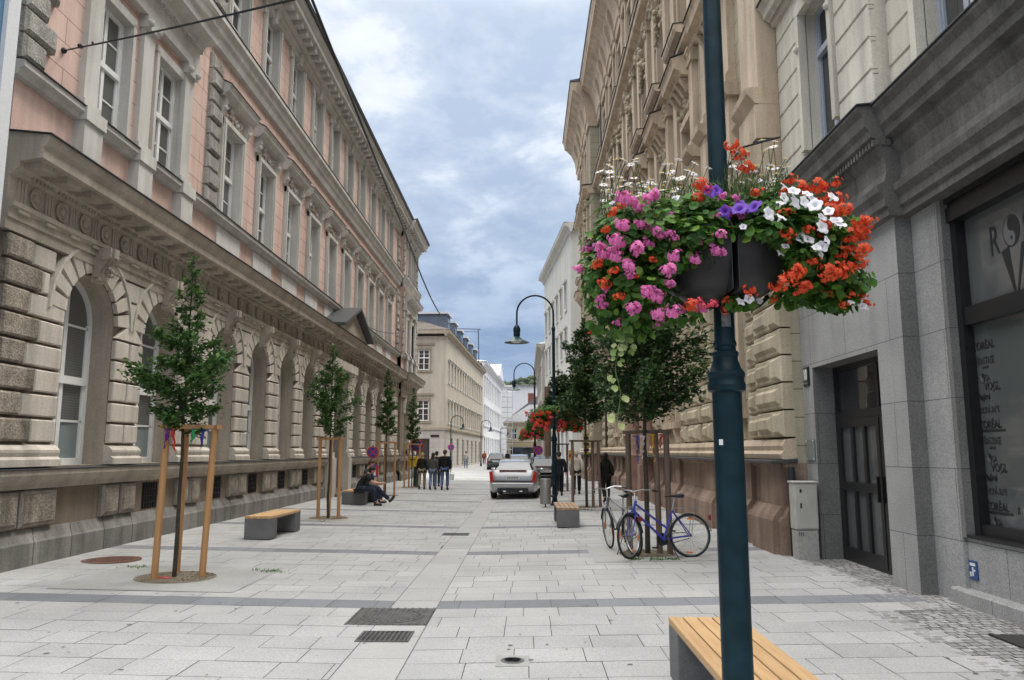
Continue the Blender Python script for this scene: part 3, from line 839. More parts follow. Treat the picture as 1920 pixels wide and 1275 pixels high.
# neighbouring blue house whose white corner pilaster cuts the left edge of the view
def blue_house():
    Ye = 9.22; Xb = -6.62
    root = empty('blue_house', (Xb, Ye, gz(Xb)), pi/2, 'blue painted house with a white corner pilaster beside the pink town house', 'building', 'houses along the street')
    m = MB(Ye)
    ops = [(c-.6, c+.6, z, z+1.9) for c in (7.8, 5.3) for z in (5.2, 9.0)]+[(6.9, 8.7, .35, 3.2)]
    wall(m, 3.8, 9.03, 0, 13.2, 0, ops, .25)
    m.F(m.P(Ye, 0, 0), m.P(Ye, -9, 0), m.P(Ye, -9, 13.2), m.P(Ye, 0, 13.2)); m.F(m.P(3.8, 0, 13.2), m.P(Ye, 0, 13.2), m.P(Ye, -9, 13.2), m.P(3.8, -9, 13.2))
    m.build('wall', stone('blue render', (.115, .235, .36), (.09, .20, .32), scale=.8, fine=50, dirt=.15), root)
    p = MB(Ye); p.b(9.03, Ye+.03, -.6, .06, 0, 13.2); p.build('corner_pilaster', plain('white render', (.62, .63, .65), .8, var=.06), root)
    w = rect_window('window', 1.2, 1.9, .2, M['white'], M['pane'])
    for c in (7.8, 5.3):
        for z in (5.2, 9.0): place_window(w, root, c-Ye, z)
    drop(w)
    w = rect_window('shop_window', 1.8, 2.85, .2, M['blackframe'], M['pane'], .75, 1, 1); o = place_window(w, root, 7.8-Ye, .35); drop(w)
    c = MB(Ye); c.ext([(0, 13.0), (.5, 13.1), (.6, 13.35), (0, 13.4)], 3.8, Ye+.1); c.build('cornice', M['trim_light'], root)
blue_house()
# ------------------------------------------------------------------ tall ornate house, right
def ornate_building():
    Y0, Y1, YC = 12.75, 52.0, 43.6
    root = empty('ornate_house', (XR, Y0, gz(XR)), -pi/2, 'tall cream house with bossed ground floor, carved window hoods and deep eaves', 'building', 'houses along the street')
    def nb(): return MB(Y0, True)
    cs = [16.45+3.35*k for k in range(8)]          # window axes
    cc = [46.0, 49.6]
    CD = .55
    def dd(y): return CD if y > YC else 0
    gw = [cs[0], cs[2], cs[5], cs[6]]+[46.0, 49.6]
    portal = 28.2
    w = nb()
    ops = [(c-.72, c+.72, 2.5, 5.15) for c in gw if c < YC]+[(portal-1.1, portal+1.1, .0, 4.4)]
    wall(w, Y0, YC, 0, 6.3, 0, ops, .4, rm=1)
    wall(w, YC, Y1, 0, 6.3, CD, [(c-.72, c+.72, 2.5, 5.15) for c in gw if c > YC], .4, rm=1)
    ups = []
    for lst, D in ((cs, 0), (cc, CD)):
        o = []
        for c in lst:
            o += [(c-.58, c+.58, 7.55, 10.35), (c-.58, c+.58, 12.75, 15.3, True), (c-.58, c+.58, 17.6, 20.0)]
        if D: wall(w, YC, Y1, 6.3, 24, D, o, .4, rm=1)
        else: wall(w, Y0, YC, 6.3, 24, 0, o, .4, rm=1)
    w.F(w.P(YC, 0, 0), w.P(YC, CD, 0), w.P(YC, CD, 24), w.P(YC, 0, 24))
    for y, D in ((Y0, 0), (Y1, CD)): w.F(w.P(y, D, 0), w.P(y, -13, 0), w.P(y, -13, 24), w.P(y, D, 24))
    w.F(w.P(Y0, -13, 0), w.P(Y1, -13, 0), w.P(Y1, -13, 24), w.P(Y0, -13, 24))
    w.build('wall', [M['olive'], M['cream']], root)
    # ---- plinth of reddish sandstone
    p = nb()
    segs = ((Y0-.003, portal-1.7, 0), (portal+1.7, YC+.2, 0), (YC-.02, Y1+.1, CD))
    for a, b_, D in segs:
        p.ext([(d+D*(d > 0), z) for d, z in [(-.2, 0), (.32, 0), (.32, .52), (.29, .58), (.24, .60), (.15, .74), (.12, .76), (.12, 1.36), (.18, 1.40), (.18, 1.46), (-.2, 1.46)]], a, b_)
    for c in [Y0+.75]+[c-1.25 for c in gw]+[c+1.25 for c in gw]:
        if abs(c-portal) < 2.2: continue
        p.b(c-.55, c+.55, 0, .21+dd(c), .74, 1.44)
        p.ext([(d+dd(c), z) for d, z in [(0, 0), (.39, 0), (.39, .53), (.36, .60), (.24, .76), (0, .76)]], c-.6, c+.6)
    p.build('sandstone_plinth', M['redstone'], root)
    f = nb()
    for a, b_, D in segs:
        f.ext([(-.0, 1.47), (.42+D, 1.45), (.44+D, 1.475), (.44+D, 1.49), (0, 1.53)], a-.03, b_)
    f.build('plinth_flashing', M['flash'], root)
    b = nb()
    for a, b_, D in segs:
        b.ext([(d+D*(d > 0), z) for d, z in [(-.0, 1.50), (.24, 1.52), (.26, 1.60), (.2, 1.66), (.22, 1.74), (.17, 1.84), (0, 1.86)]], a, b_)
    b.build('base_moulding', M['cream'], root)
    for c in gw:
        m = MB(); m.b(-.32, .32, -.02, .135, .80, 1.34); o = m.build('cellar_window', M['black'], root); o.location = (Y0-c, -dd(c), 0)
    # ---- bossed blocks
    def pier(a, b_, z0, z1, D=0, odd=0, proud=.11):
        bl = nb(); n = int(round((z1-z0)/.455)); h = (z1-z0)/n
        for i in range(n):
            za, zb = z0+h*i+.014, z0+h*(i+1)-.014
            bl.bb(a, b_, 0, proud+D, za, zb, .03)
            L = b_-a; k = (i+odd) % 2
            if L > .8: s, e = (a+.06, b_-.06) if k else (a+L*.36, b_-.10)
            else: s, e = a+.05, b_-.05
            bl.bb(s, e, proud-.01+D, proud+.055+D, za+.035, zb-.035, .10)
            if L > .8 and not k: bl.bb(a+.04, a+L*.31, proud-.01+D, proud+.05+D, za+.035, zb-.035, .045)
        bl.build('bossed_pier', M['cream_block'], root)
    Z0, Z1 = 1.87, 5.95
    pier(Y0+.01, Y0+1.42, Z0, Z1, .09)
    pier(Y0+1.5, Y0+2.35, Z0, Z1, 0, 1, .08)
    for a, b_ in ((17.95, 18.95), (19.2, 20.6), (20.8, 21.6), (24.6, 25.4), (25.6, 26.2), (30.2, 31.4), (34.5, 35.3), (37.9, 39.3), (39.5, 40.5), (41.6, 43.3)): pier(a, b_, Z0, Z1)
    for a, b_ in ((YC+.02, YC+1.3), (47.1, 48.4), (Y1-1.3, Y1)): pier(a, b_, Z0, Z1, CD)
    # ---- ground cornice
    e = nb()
    for a, b_, D in ((Y0+.004, YC+.3, 0), (YC-.06, Y1+.1, CD)):
        e.ext([(d+D*(d > 0), z) for d, z in [(0, 5.98), (.28, 6.0), (.28, 6.28), (.34, 6.32), (.36, 6.44), (.58, 6.52), (.60, 6.7), (.66, 6.8), (0, 6.98)]], a, b_)
        e.ext([(d+D*(d > 0), z) for d, z in [(0, 11.86), (.12, 11.9), (.16, 12.05), (.34, 12.12), (.36, 12.22), (0, 12.3)]], a, b_)
        e.ext([(d+D*(d > 0), z) for d, z in [(0, 16.55), (.14, 16.6), (.18, 16.8), (.42, 16.88), (.46, 17.02), (0, 17.15)]], a, b_)
        e.ext([(d+D*(d > 0), z) for d, z in [(0, 20.7), (.12, 20.7), (.14, 21.1), (.2, 21.15), (.22, 21.5), (.30, 22.0), (.52, 22.5), (.84, 22.85), (1.0, 22.95), (1.0, 23.15), (1.06, 23.3), (1.1, 23.45), (0, 23.6)]], a, b_+(.8 if D else 0))
    e.build('cornices', M['cream'], root)
    f = nb()
    for a, b_, D in ((Y0, YC, 0), (YC-.1, Y1+.95, CD)):
        f.ext([(.0, 23.62), (1.12+D, 23.46), (1.15+D, 23.55), (0, 23.9)], a, b_)
        for z in (6.985, 12.305, 17.155): f.ext([(0, z+.01), (z*0+(.69 if z < 7 else .39 if z < 13 else .49)+D, z-.175+(.09 if z > 7 else 0)), ((.69 if z < 7 else .39 if z < 13 else .49)+D, z-.16+(.09 if z > 7 else 0)), (0, z+.03)], a, b_)
    f.build('cornice_flashing', M['flash'], root)
    # ---- pilaster order between the windows (storeys 2 and 3), with pedestals and caps
    for c in cs+cc:
        D = dd(c); orn = nb()
        for s in (-1, 1):
            q = nb()
            def pil(y, z0, z1, wd, dp, D):
                q.b(y-wd, y+wd, 0, dp+D, z0, z1)
                q.ext([(0, z0), (dp+.09+D, z0), (dp+.09+D, z0+.14), (dp+.03+D, z0+.24), (0, z0+.24)], y-wd-.07, y+wd+.07)
                q.ext([(0, z1-.34), (dp+.04+D, z1-.34), (dp+.05+D, z1-.1), (dp+.12+D, z1-.05), (dp+.12+D, z1), (0, z1)], y-wd-.09, y+wd+.09)
                for i in range(7): orn.sphere((-(y-Y0)+rnd.uniform(-wd, wd), -(dp+D+rnd.uniform(.0, .05)), z1-rnd.uniform(.06, .34)), rnd.uniform(.05, .09), 6, 4)
            y = c+s*1.02
            q.b(y-.27, y+.27, 0, .20+D, 7.0, 8.9); q.ext([(0, 8.9), (.24+D, 8.9), (.38+D, 9.04), (.40+D, 9.16), (0, 9.24)], y-.36, y+.36)
            pil(y, 9.24, 11.85, .2, .15, D); pil(y, 12.3, 16.5, .2, .14, D)
            q.b(y-.14, y+.14, 0, .10+D, 17.15, 20.7)
            q.ext([(0, 20.8), (.2+D, 20.85), (.26+D, 21.3), (.5+D, 21.9), (.5+D, 22.3), (0, 22.3)], y-.13, y+.13)
            q.build('pilaster', M['cream'], root)
            for i in range(6): orn.sphere((-(y-Y0)+rnd.uniform(-.2, .2), -(.12+D+rnd.uniform(0, .08)), rnd.uniform(16.0, 16.6)), rnd.uniform(.06, .12), 6, 4)
        q = nb()
        q.ext([(d+D*(d > 0), z) for d, z in [(0, 11.3), (.36, 11.34), (.38, 11.42), (.52, 11.5), (.55, 11.68), (.60, 11.76), (0, 11.98)]], c-.86, c+.86)
        for s in (-.62, -.2, .2, .62): q.ext([(0, 10.95), (.16+D, 10.98), (.26+D, 11.15), (.36+D, 11.3), (0, 11.34)], c+s-.08, c+s+.08)
        q.m = 1; q.ext([(0, 12.0), (.63+D, 11.775), (.63+D, 11.79), (0, 12.03)], c-.89, c+.89)
        q.build('window_hood', [M['cream'], M['flash']], root)
        for i in range(26):
            a = rnd.uniform(-.62, .62)
            orn.sphere((-(c-Y0)+a, -(D+rnd.uniform(.02, .12)), 10.55+rnd.uniform(0, .38)+.1*cos(a*3)), rnd.uniform(.05, .1), 6, 4)
        for i in range(34):
            t = pi*i/33; r = .72+rnd.uniform(-.04, .05)
            orn.sphere((-(c-Y0)-r*cos(t), -(D+rnd.uniform(.03, .12)), 14.72+r*sin(t)), rnd.uniform(.05, .10), 6, 4)
        for i in range(12): orn.sphere((-(c-Y0)+rnd.uniform(-.16, .16), -(D+rnd.uniform(.08, .26)), 15.35+rnd.uniform(-.1, .75)), rnd.uniform(.07, .13), 6, 4)
        orn.build('carved_ornament', M['cream_block'], root, smooth=True, angle=80)
        for z0, h, dp in ((12.42, .3, .5), (17.3, .3, .42)):
            q = nb(); q.ext([(d+D*(d > 0), z) for d, z in [(0, z0-.12), (.12, z0-.1), (.2, z0+.04), (dp-.06, z0+.1), (dp, z0+.2), (dp, z0+h), (0, z0+h+.05)]], c-.86, c+.86)
            q.m = 1; z1 = z0+h+.03; q.ext([(0, z1+.04), (dp+.03+D, z1-.025), (dp+.03+D, z1-.01), (0, z1+.055)], c-.88, c+.88); q.build('window_sill', [M['cream'], M['flash']], root)
        q = nb()
        for a, b_ in ((-.72, -.58), (.58, .72)):
            for z0, z1 in ((7.55, 10.5), (12.8, 14.7), (17.6, 20.2)): q.b(c+a, c+b_, 0, .08+D, z0, z1)
        for z in (10.35, 20.0): q.b(c-.72, c+.72, 0, .09+D, z, z+.2)
        q.ext([(0, 7.3), (.16+D, 7.34), (.2+D, 7.5), (0, 7.55)], c-.8, c+.8); q.build('window_frames', M['cream'], root)
    q = nb()
    # corner piers of the street end
    for y0, y1, dp in ((Y0, Y0+.95, .34), (Y0+.95, Y0+1.55, .18)):
        q.b(y0+.006, y1, .0, dp, 7.0, 20.69)
        for z in (7.9, 12.3, 17.1): q.ext([(0, z-.3), (dp+.06, z-.28), (dp+.2, z-.1), (dp+.22, z), (0, z+.06)], y0+.002-.02*(y0 > Y0+.5), y1+.1)
        q.b(y0+.010, y1+.05, .002, dp+.07, 6.99, 7.6)
    q.build('corner_piers', M['cream'], root)
    # ---- windows
    def surround(o, w, h, t=.2):
        s = MB()
        for a, b_ in ((-w/2-t, -w/2), (w/2, w/2+t)): s.b(a, b_, 0, .09, -.05, h+.1)
        s.b(-w/2-t-.04, w/2+t+.04, 0, .11, h, h+.26); s.b(-w/2-t-.1, w/2+t+.1, 0, .17, -.2, -.02)
        for k in (-w/2-.05, w/2+.05): s.ext([(0, -.62), (.08, -.62), (.15, -.35), (.15, -.2), (0, -.2)], k-.09, k+.09)
        s.build('surround', M['cream'], o)
    w1 = rect_window('window', 1.44, 2.65, .34, M['greyframe'], M['pane'], .62, 1, 1); surround(w1, 1.44, 2.65)
    for c in gw: place_window(w1, root, Y0-c, 2.5).location.y = -dd(c)
    drop(w1)
    for (z, h) in ((7.55, 2.8), (12.75, 2.55), (17.6, 2.4)):
        w2 = rect_window('window', 1.16, h, .34, M['greyframe'] if z < 12 else M['white'], M['pane'], .6, 1, 1)
        for c in cs+cc: place_window(w2, root, Y0-c, z).location.y = -dd(c)
        drop(w2)
    # ---- portal
    pgm = stone('pink granite', (.36, .235, .185), (.29, .18, .14), rough=.5, scale=3, fine=70, dirt=.2, speck=.25, streak=False)
    for y in (portal-1.45, portal+1.45):
        po = nb(); po.b(y-.36, y+.36, 0, .55, 0, 1.2); po.b(y-.31, y+.31, 0, .48, 1.2, 1.42)
        po.lathe([(.27, 1.42), (.29, 1.5), (.24, 1.6), (.24, 3.0), (.21, 4.5), (.27, 4.62), (.3, 4.75)], 20, (Y0-y, -.25, 0))
        po.build('portal_column', pgm, root, smooth=True)
    pe = nb(); pe.b(portal-1.95, portal+1.95, 0, .6, 4.76, 5.2); pe.ext([(0, 5.2), (.66, 5.25), (.8, 5.45), (.85, 5.6), (0, 5.75)], portal-2.1, portal+2.1); pe.build('portal_entablature', M['cream'], root)
    d = nb(); d.b(portal-1.1, portal+1.1, -.42, -.36, .0, 4.4)
    for s in (-1, 1):
        for z in (.2, 1.6): d.bb(portal+s*.55-.42, portal+s*.55+.42, -.37, -.33, z, z+1.2)
    d.build('portal_door', plain('dark door', (.04, .028, .02), .45, var=.2), root)
    # rain pipe
    r = MB(); r.tube([(Y0-41.1, -.12, .1), (Y0-41.1, -.12, 22.3)], .075, 10); r.lathe([(.075, 0), (.15, .1), (.16, .4), (.0, .4)], 12, (Y0-41.1, -.14, 21.9))
    r.build('downpipe', plain('dark copper pipe', (.045, .038, .034), .5, var=.2), root, smooth=True)
    r = MB(); r.tube([(.07, -.13, .0), (.07, -.13, 1.4)], .06, 10); r.build('cast_iron_pipe', M['iron'], root, smooth=True)
    rf = nb(); P = [rf.P(Y0, 1.0, 23.7), rf.P(Y1+.8, 1.0, 23.7), rf.P(Y1-4, -6, 27.2), rf.P(Y0, -6, 27.2), rf.P(Y0, -13, 23.7), rf.P(Y1+.8, -13, 23.7)]
    for q_ in ((0, 1, 2, 3), (3, 2, 5, 4), (0, 3, 4), (1, 5, 2)): rf.F(*[P[i] for i in q_])
    rf.build('roof', stone('brown tiles', (.13, .085, .065), (.09, .06, .05), scale=2, fine=30, dirt=.3), root)
ornate_building()

# ------------------------------------------------------------------ lettering
def text(s, size, mat, parent, loc, rot=(pi/2, 0, 0), name='lettering', ext=.003, align='LEFT', xs=1.0, bold=0.0):
    c = bpy.data.curves.new(name, 'FONT'); c.body = s; c.size = size; c.extrude = ext; c.align_x = align; c.offset = bold
    t = bpy.data.objects.new('tmp', c); COL.objects.link(t)
    dg = bpy.context.evaluated_depsgraph_get(); me = bpy.data.meshes.new_from_object(t.evaluated_get(dg))
    bpy.data.objects.remove(t); bpy.data.curves.remove(c)
    me.name = name; me.materials.clear(); me.materials.append(mat)
    o = bpy.data.objects.new(name, me); COL.objects.link(o); o.parent = parent; o.location = loc; o.rotation_euler = rot; o.scale = (xs, 1, 1)
    return o

# ------------------------------------------------------------------ grey granite shop house, right foreground
def shop_building():
    X0, Y0, Y2, YP = 4.6, 12.74, 2.0, 9.3
    root = empty('shop_house', (X0, Y0, gz(X0)), -pi/2, 'ivory house over a grey granite shop front with dark cornice', 'building', 'houses along the street')
    def nb(): return MB(Y0, True)
    zb = -gz(X0)
    # granite of the entrance bay
    g = nb()
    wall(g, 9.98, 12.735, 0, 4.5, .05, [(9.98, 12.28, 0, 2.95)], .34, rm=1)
    g.b(YP, 9.98, -.3, .052, 0, 4.5)
    g.m = 0
    g.F(g.P(12.735, .05, 0), g.P(12.735, -.3, 0), g.P(12.735, -.3, 4.5), g.P(12.735, .05, 4.5))
    g.b(8.72, YP-.002, -.5, -.15, 0, 4.5)
    g.b(3.3, 8.718, -.5, -.2, 0, .72)
    g.b(2.2, 3.3, -.5, -.15, 0, 4.5)
    g.build('granite_cladding', [M['granite'], M['granite_shaded']], root)
    g2 = nb(); g2.b(8.64, 8.72, -.5, -.155, .72, 4.5); g2.b(YP-.004, YP-.001, -.15, .05, 0.0, 4.5); g2.build('shaded_side', M['granite_shaded'], root)  # window jamb and thin sheet on the pier side, shade painted in as darker granite
    s = nb(); s.ext([(-.2, 0), (-.08, 0), (-.08, .15), (-.10, .175), (-.2, .18)], 3.3, 8.9); s.build('shop_step', M['granite'], root)
    s = nb(); s.b(3.3, 8.7, -.42, -.16, .72, .755); s.build('window_sill', M['blackframe'], root)
    # entrance door: frame, transom light, two leaves with tall narrow lights
    dr = nb(); D0, D1 = -.34, -.27
    a, b_ = 9.98, 12.28
    for y0, y1 in ((a, a+.07), (b_-.07, b_)): dr.b(y0, y1, D0, D1, .0, 2.95)
    dr.b(a+.07, b_-.07, D0, D1, 2.87, 2.95); dr.b(a+.07, b_-.07, D0, D1+.012, 2.13, 2.25); dr.b(a+.07, b_-.07, D0, D1, 0, .05)
    dr.b(10.75, 10.83, D0, D1, 2.25, 2.87)
    o = dr.build('door_frame', M['blackframe'], root)
    gl = nb(); gl.b(a+.06, b_-.06, D0+.02, D0+.035, 2.25, 2.87); gl.build('transom_light', M['pane'], o)
    for y0, y1, nv in ((a+.08, 10.76, 1), (10.80, b_-.08, 3)):
        lf = nb()
        lf.b(y0, y0+.09, D0, D1+.006, .05, 2.12); lf.b(y1-.09, y1, D0, D1+.006, .05, 2.12)
        for z0, z1 in ((.05, .22), (1.06, 1.19), (2.0, 2.12)): lf.b(y0+.09, y1-.09, D0, D1+.006, z0, z1)
        for i in range(1, nv): 
            y = y0+.09+(y1-y0-.18)*i/nv; lf.b(y-.04, y+.04, D0, D1+.002, .22, 2.0)
        lo = lf.build('door_leaf', M['blackframe'], root)
        gp = nb(); gp.b(y0+.08, y1-.08, D0+.02, D0+.035, .2, 2.02); gp.build('door_glass', glass('grey door glass', (.075, .08, .08), .12), lo)
        h = nb(); y = y1-.05 if nv == 1 else y0+.05; h.b(y-.018, y+.018, D1, D1+.06, .95, 1.30); h.build('door_handle', M['black'], lo)
    # shop window
    f = nb(); D0, D1 = -.42, -.30
    a, b_ = 3.3, 8.64
    f.b(b_-.1, b_, D0, D1+.05, .755, 4.22); f.b(a, a+.1, D0, D1+.05, .755, 4.22)
    f.b(a+.1, b_-.1, D0, D1+.03, .755, .87); f.b(a+.1, b_-.1, D0, D1+.03, 3.02, 3.22)
    f.b(a, b_, D0, D1+.09, 4.22, 4.38); f.b(a, b_, D0, D1+.06, 4.38, 4.44); f.b(a, b_, D0, D1+.10, 4.44, 4.5)
    f.b(5.7, 5.8, D0, D1, .87, 4.22)
    wn = f.build('shop_window', M['blackframe'], root)
    p = nb(); p.b(a+.08, b_-.08, D0+.04, D0+.055, .85, 3.05); p.build('pane', glass('shop glass', (.085, .092, .09), .05, wob=.05), wn)
    p = nb(); p.b(a+.08, b_-.08, D0+.04, D0+.055, 3.2, 4.25); p.build('pane', glass('upper shop glass', (.095, .10, .10), .05, wob=.05), wn)
    ink = plain('black vinyl lettering', (.014, .014, .015), .5)
    dg = .362
    def T(s, Y, z, size, xs=1, bold=0, m=ink): return text(s, size, m, wn, (Y0-Y, dg, z+zb), name='window_lettering', xs=xs, bold=bold)
    faint = plain('grey vinyl lettering', (.03, .031, .031), .5)
    for z in (2.88, 2.03, 1.17):
        T("L'OR\u00c9AL", 8.58, z-.035, .118, .88, .0016)
        if z < 2.5:
            r = nb(); r.b(8.13, 8.57, -.366, -.361, z-.075+zb, z-.05+zb); r.build('lettering_bar', ink, wn)
    for z in (2.72, 1.86):
        T('K\u00c9RASTASE', 8.58, z-.035, .108, .66, 0, faint); T('PARIS', 8.43, z-.085, .035, 1.3, 0, faint)
    def yin(Y, z, r, par=wn):
        m = nb(); n = 28
        m.poly([(Y-r*.82*cos(2*pi*i/n), z+r*sin(2*pi*i/n)) for i in range(n)], -.3655, -.3625); m.build('emblem_disc', ink, par)
        l = nb(); pts = []
        for i in range(15): t = -pi/2-pi*i/14; pts.append((-r*.9*cos(t), r*.9*sin(t)))
        for i in range(1, 13): t = pi/2+pi*i/13; pts.append((-.45*r*cos(t)*.9, .45*r+.45*r*sin(t)))
        for i in range(0, 13): t = pi/2-pi*i/13; pts.append((-.45*r*cos(t)*.9, -.45*r+.45*r*sin(t)))
        l.poly([(Y+.82*u, z+v) for u, v in pts], -.3622, -.3612); l.build('emblem_half', plain('pale vinyl', (.13, .135, .135), .4), par)
        d = nb(); d.poly([(Y-.11*r*cos(2*pi*i/n), z-.42*r+.13*r*sin(2*pi*i/n)) for i in range(n)], -.3611, -.3605); d.build('emblem_dot', ink, par)
    def rosa(Y, z, s):
        T('R', Y, z, s, .75, 0, faint); yin(Y-.115*s/.1, z+.036*s/.1+zb, .055*s/.1); T('SA', Y-.17*s/.1, z, s, .75, 0, faint)
    for z in (2.50, 1.64, .98): rosa(8.56, z, .095); T('VOGL', 8.43, z-.10, .12, .86)
    rosa(8.05, 1.12, .11)
    for z in (2.30, 1.44):
        T('Majirel', 8.57, z, .105, .8)
        m = nb(); pts = [(8.29-.13*t, z+.075+.035*(1-(2*t-1)**2)) for t in [i/10 for i in range(11)]]+[(8.29-.13*t, z+.075+.022*(1-(2*t-1)**2)-.004) for t in [i/10 for i in range(10, -1, -1)]]
        m.poly([(u, v+zb) for u, v in pts], -.3655, -.3625); m.build('lettering_swash', ink, wn)
    for z in (2.16, 1.30): T('tecni.art', 8.60, z, .14, .86, 0, faint)
    T('tecni.art', 8.10, .88, .14, .86, 0, faint)
    T('R', 8.12, 3.80, .46, .62); yin(7.74, 3.98+zb, .17); T('SA', 7.56, 3.80, .46, .62)
    m = nb(); m.poly([(7.93, 3.80+zb), (7.80, 3.84+zb), (7.74, 3.30+zb), (7.60, 3.82+zb), (7.54, 3.82+zb), (7.735, 3.24+zb)], -.366, -.362); m.build('window_lettering', ink, wn)
    T('OGL', 7.45, 3.32, .52, .72)
    # dark entablature, breaking forward over the entrance bay
    e = nb(); fr = nb()
    for a, b_, D in ((YP-.1, 12.735, .18), (Y2, YP-.1, 0)):
        pr = [(-.4, 4.50), (-.02, 4.50), (-.02, 4.60), (.02, 4.62), (.02, 4.72), (.08, 4.80), (.09, 4.88), (.0, 4.93), (-.03, 5.05), (-.02, 5.25), (.05, 5.38), (.05, 5.47), (.14, 5.5), (.15, 5.58), (.2, 5.64), (.22, 5.78), (.28, 5.86), (.28, 5.90), (-.4, 5.98)]
        e.ext([(d+D*(d > -.1), z) for d, z in pr], a, b_)
    y = 12.6
    while y > YP-.1: e.b(y-.05, y, .2, .29, 5.39, 5.465); y -= .088
    for k in range(3): e.b(YP-.125, YP-.1, .08+k*.07, .12+k*.07, 5.39, 5.465)
    e.build('entablature', M['darkcornice'], root)
    for a, b_, D in ((YP-.13, 12.737, .18), (Y2, YP-.1, 0)): fr.ext([(-.4, 5.985), (.3+D, 5.905), (.3+D, 5.92), (-.4, 6.0)], a, b_)
    fr.build('cornice_flashing', M['flash'], root)
    # ivory storeys with banded rustication
    ZT = 17.0
    for a, b_, D, wins in ((YP, 12.735, .2, [11.05]), (Y2, YP-.0, -.02, [8.0, 5.2])):
        w = nb()
        ops = [(c-.55, c+.55, z, z+h) for c in wins for z, h in ((6.3 if D > 0 else 5.98, 2.25), (10.2, 2.3), (13.8, 2.0))]
        wall(w, a, b_, 5.9, ZT, D-.09, ops, .3)
        if D > 0: w.F(w.P(YP, D-.09, 5.9), w.P(YP, -.4, 5.9), w.P(YP, -.4, ZT), w.P(YP, D-.09, ZT)); w.F(w.P(12.735, D-.09, 5.9), w.P(12.735, -.5, 5.9), w.P(12.735, -.5, ZT), w.P(12.735, D-.09, ZT))
        w.build('upper_wall', M['ivory'], root)
        z = 6.0; k = 0; r = nb()
        while z < 9.1:
            h = .44
            us = sorted([a, b_]+[v for o in ops if o[2]-.1 < z+h/2 < o[3]+.12 for v in (o[0]-.16, o[1]+.16)])
            for i in range(0, len(us)-1, 2):
                if us[i+1]-us[i] > .1:
                    r.bb(us[i], us[i+1], D-.09, D, z+.012, z+h-.05, .022); r.b(us[i], us[i+1], D-.088, D-.012, z+h-.06, z+h-.0)
            z += h; k += 1
        r.build('banded_rustication', M['ivory'], root)
        for c in wins:
            z = 6.3 if D > 0 else 5.98
            s = nb()
            for y0, y1 in ((c-.68, c-.55), (c+.55, c+.68)): s.b(y0, y1, D-.1, D+.035, z, z+2.4)
            s.b(c-.68, c+.68, D-.1, D+.04, z+2.25, z+2.45); s.ext([(D, z+2.2), (D+.1, z+2.25), (D+.2, z+2.8), (D, z+2.8)], c-.14, c+.14)
            s.sphere((Y0-c, -D-.14, z+2.6), (.1, .08, .15), 10, 8)
            for q in (-.62, .62): s.sphere((Y0-c-q, -D-.04, z+1.7), .06, 8, 5)
            s.build('window_surround', M['ivory'], root)
        # ledge above the first upper storey
        l = nb(); l.ext([(D-.2, 8.98), (D+.06, 9.0), (D+.08, 9.1), (D+.2, 9.14), (D+.22, 9.26), (D+.3, 9.36), (D-.2, 9.46)], a, b_)
        yy = a+.04
        while yy < b_-.05: l.sphere((Y0-yy, -D-.12, 9.09), .035, 6, 4); yy += .085
        l.ext([(D-.2, 16.6), (D+.3, 16.7), (D+.6, 17.0), (D-.2, 17.1)], a, b_)
        l.build('ledge', M['ivory'], root)
        fl = nb(); fl.ext([(D-.2, 9.465), (D+.33, 9.365), (D+.33, 9.385), (D-.2, 9.485)], a, b_); fl.build('ledge_flashing', M['flash'], root)
        for c in wins:
            for z, h in ((6.3 if D > 0 else 5.98, 2.25), (10.2, 2.3), (13.8, 2.0)):
                w1 = rect_window('window', 1.1, h, .20, M['greyframe'], M['pane'], .68, 1, 1, False); o = place_window(w1, root, Y0-c, z); o.location.y = -(D-.09); drop(w1)
    m = nb(); m.F(m.P(Y2, -.02, 0), m.P(Y2, -9, 0), m.P(Y2, -9, ZT), m.P(Y2, -.02, ZT)); m.F(m.P(Y2, .1, ZT), m.P(12.7, .1, ZT), m.P(12.7, -9, ZT), m.P(Y2, -9, ZT)); m.build('party_wall_and_roof', M['ivory'], root)
shop_building()
def number_plate():
    r = empty('house_number_plate', (4.54, 12.52, 2.94), -pi/2, 'small black enamel plate reading 10 on granite beside the door', 'sign')
    b = MB(); b.bb(-.125, .125, 0, .02, -.16, .16, .02); b.build('plate', plain('black enamel', (.012, .012, .014), .3, coat=.4), r, bevel=.006)
    wm = plain('white enamel', (.75, .75, .72), .4)
    text('10', .24, wm, r, (0, -.023, -.055), align='CENTER', xs=.62, bold=.006)
    l = MB(); l.b(-.08, .08, .021, .024, -.115, -.10); l.build('plate_line', plain('grey enamel', (.3, .3, .3), .4), r)
    r2 = empty('metal_plaque', (4.54, 12.5, 1.77), -pi/2, 'blank pale metal plaque on the granite above the utility cabinet', 'plaque')
    b = MB(); b.bb(-.17, .17, 0, .015, -.17, .17, .008); b.build('plate', plain('pale steel plate', (.33, .37, .36), .35, metal=.6, var=.1), r2)
    s = MB()
    for x in (-.14, .14):
        for z in (-.14, .14): s.sphere((x, -.016, z), .009, 6, 4)
    s.build('screw', M['chrome'], r2)
    r3 = empty('hydrant_sign', (4.795, 8.62, .49), -pi/2, 'small blue sign low on the shop front beside the step', 'sign')
    b = MB(); b.bb(-.075, .075, 0, .012, -.10, .10, .006); b.build('plate', plain('blue enamel', (.02, .06, .19), .35), r3)
    w = MB(); w.b(-.05, .05, .0125, .015, .045, .075); w.b(-.012, .012, .0125, .015, -.06, .03); w.b(.0, .045, .0125, .015, -.01, .01); w.b(-.055, -.03, .0125, .015, -.07, -.02); w.build('white_marks', M['white'], r3)
number_plate()
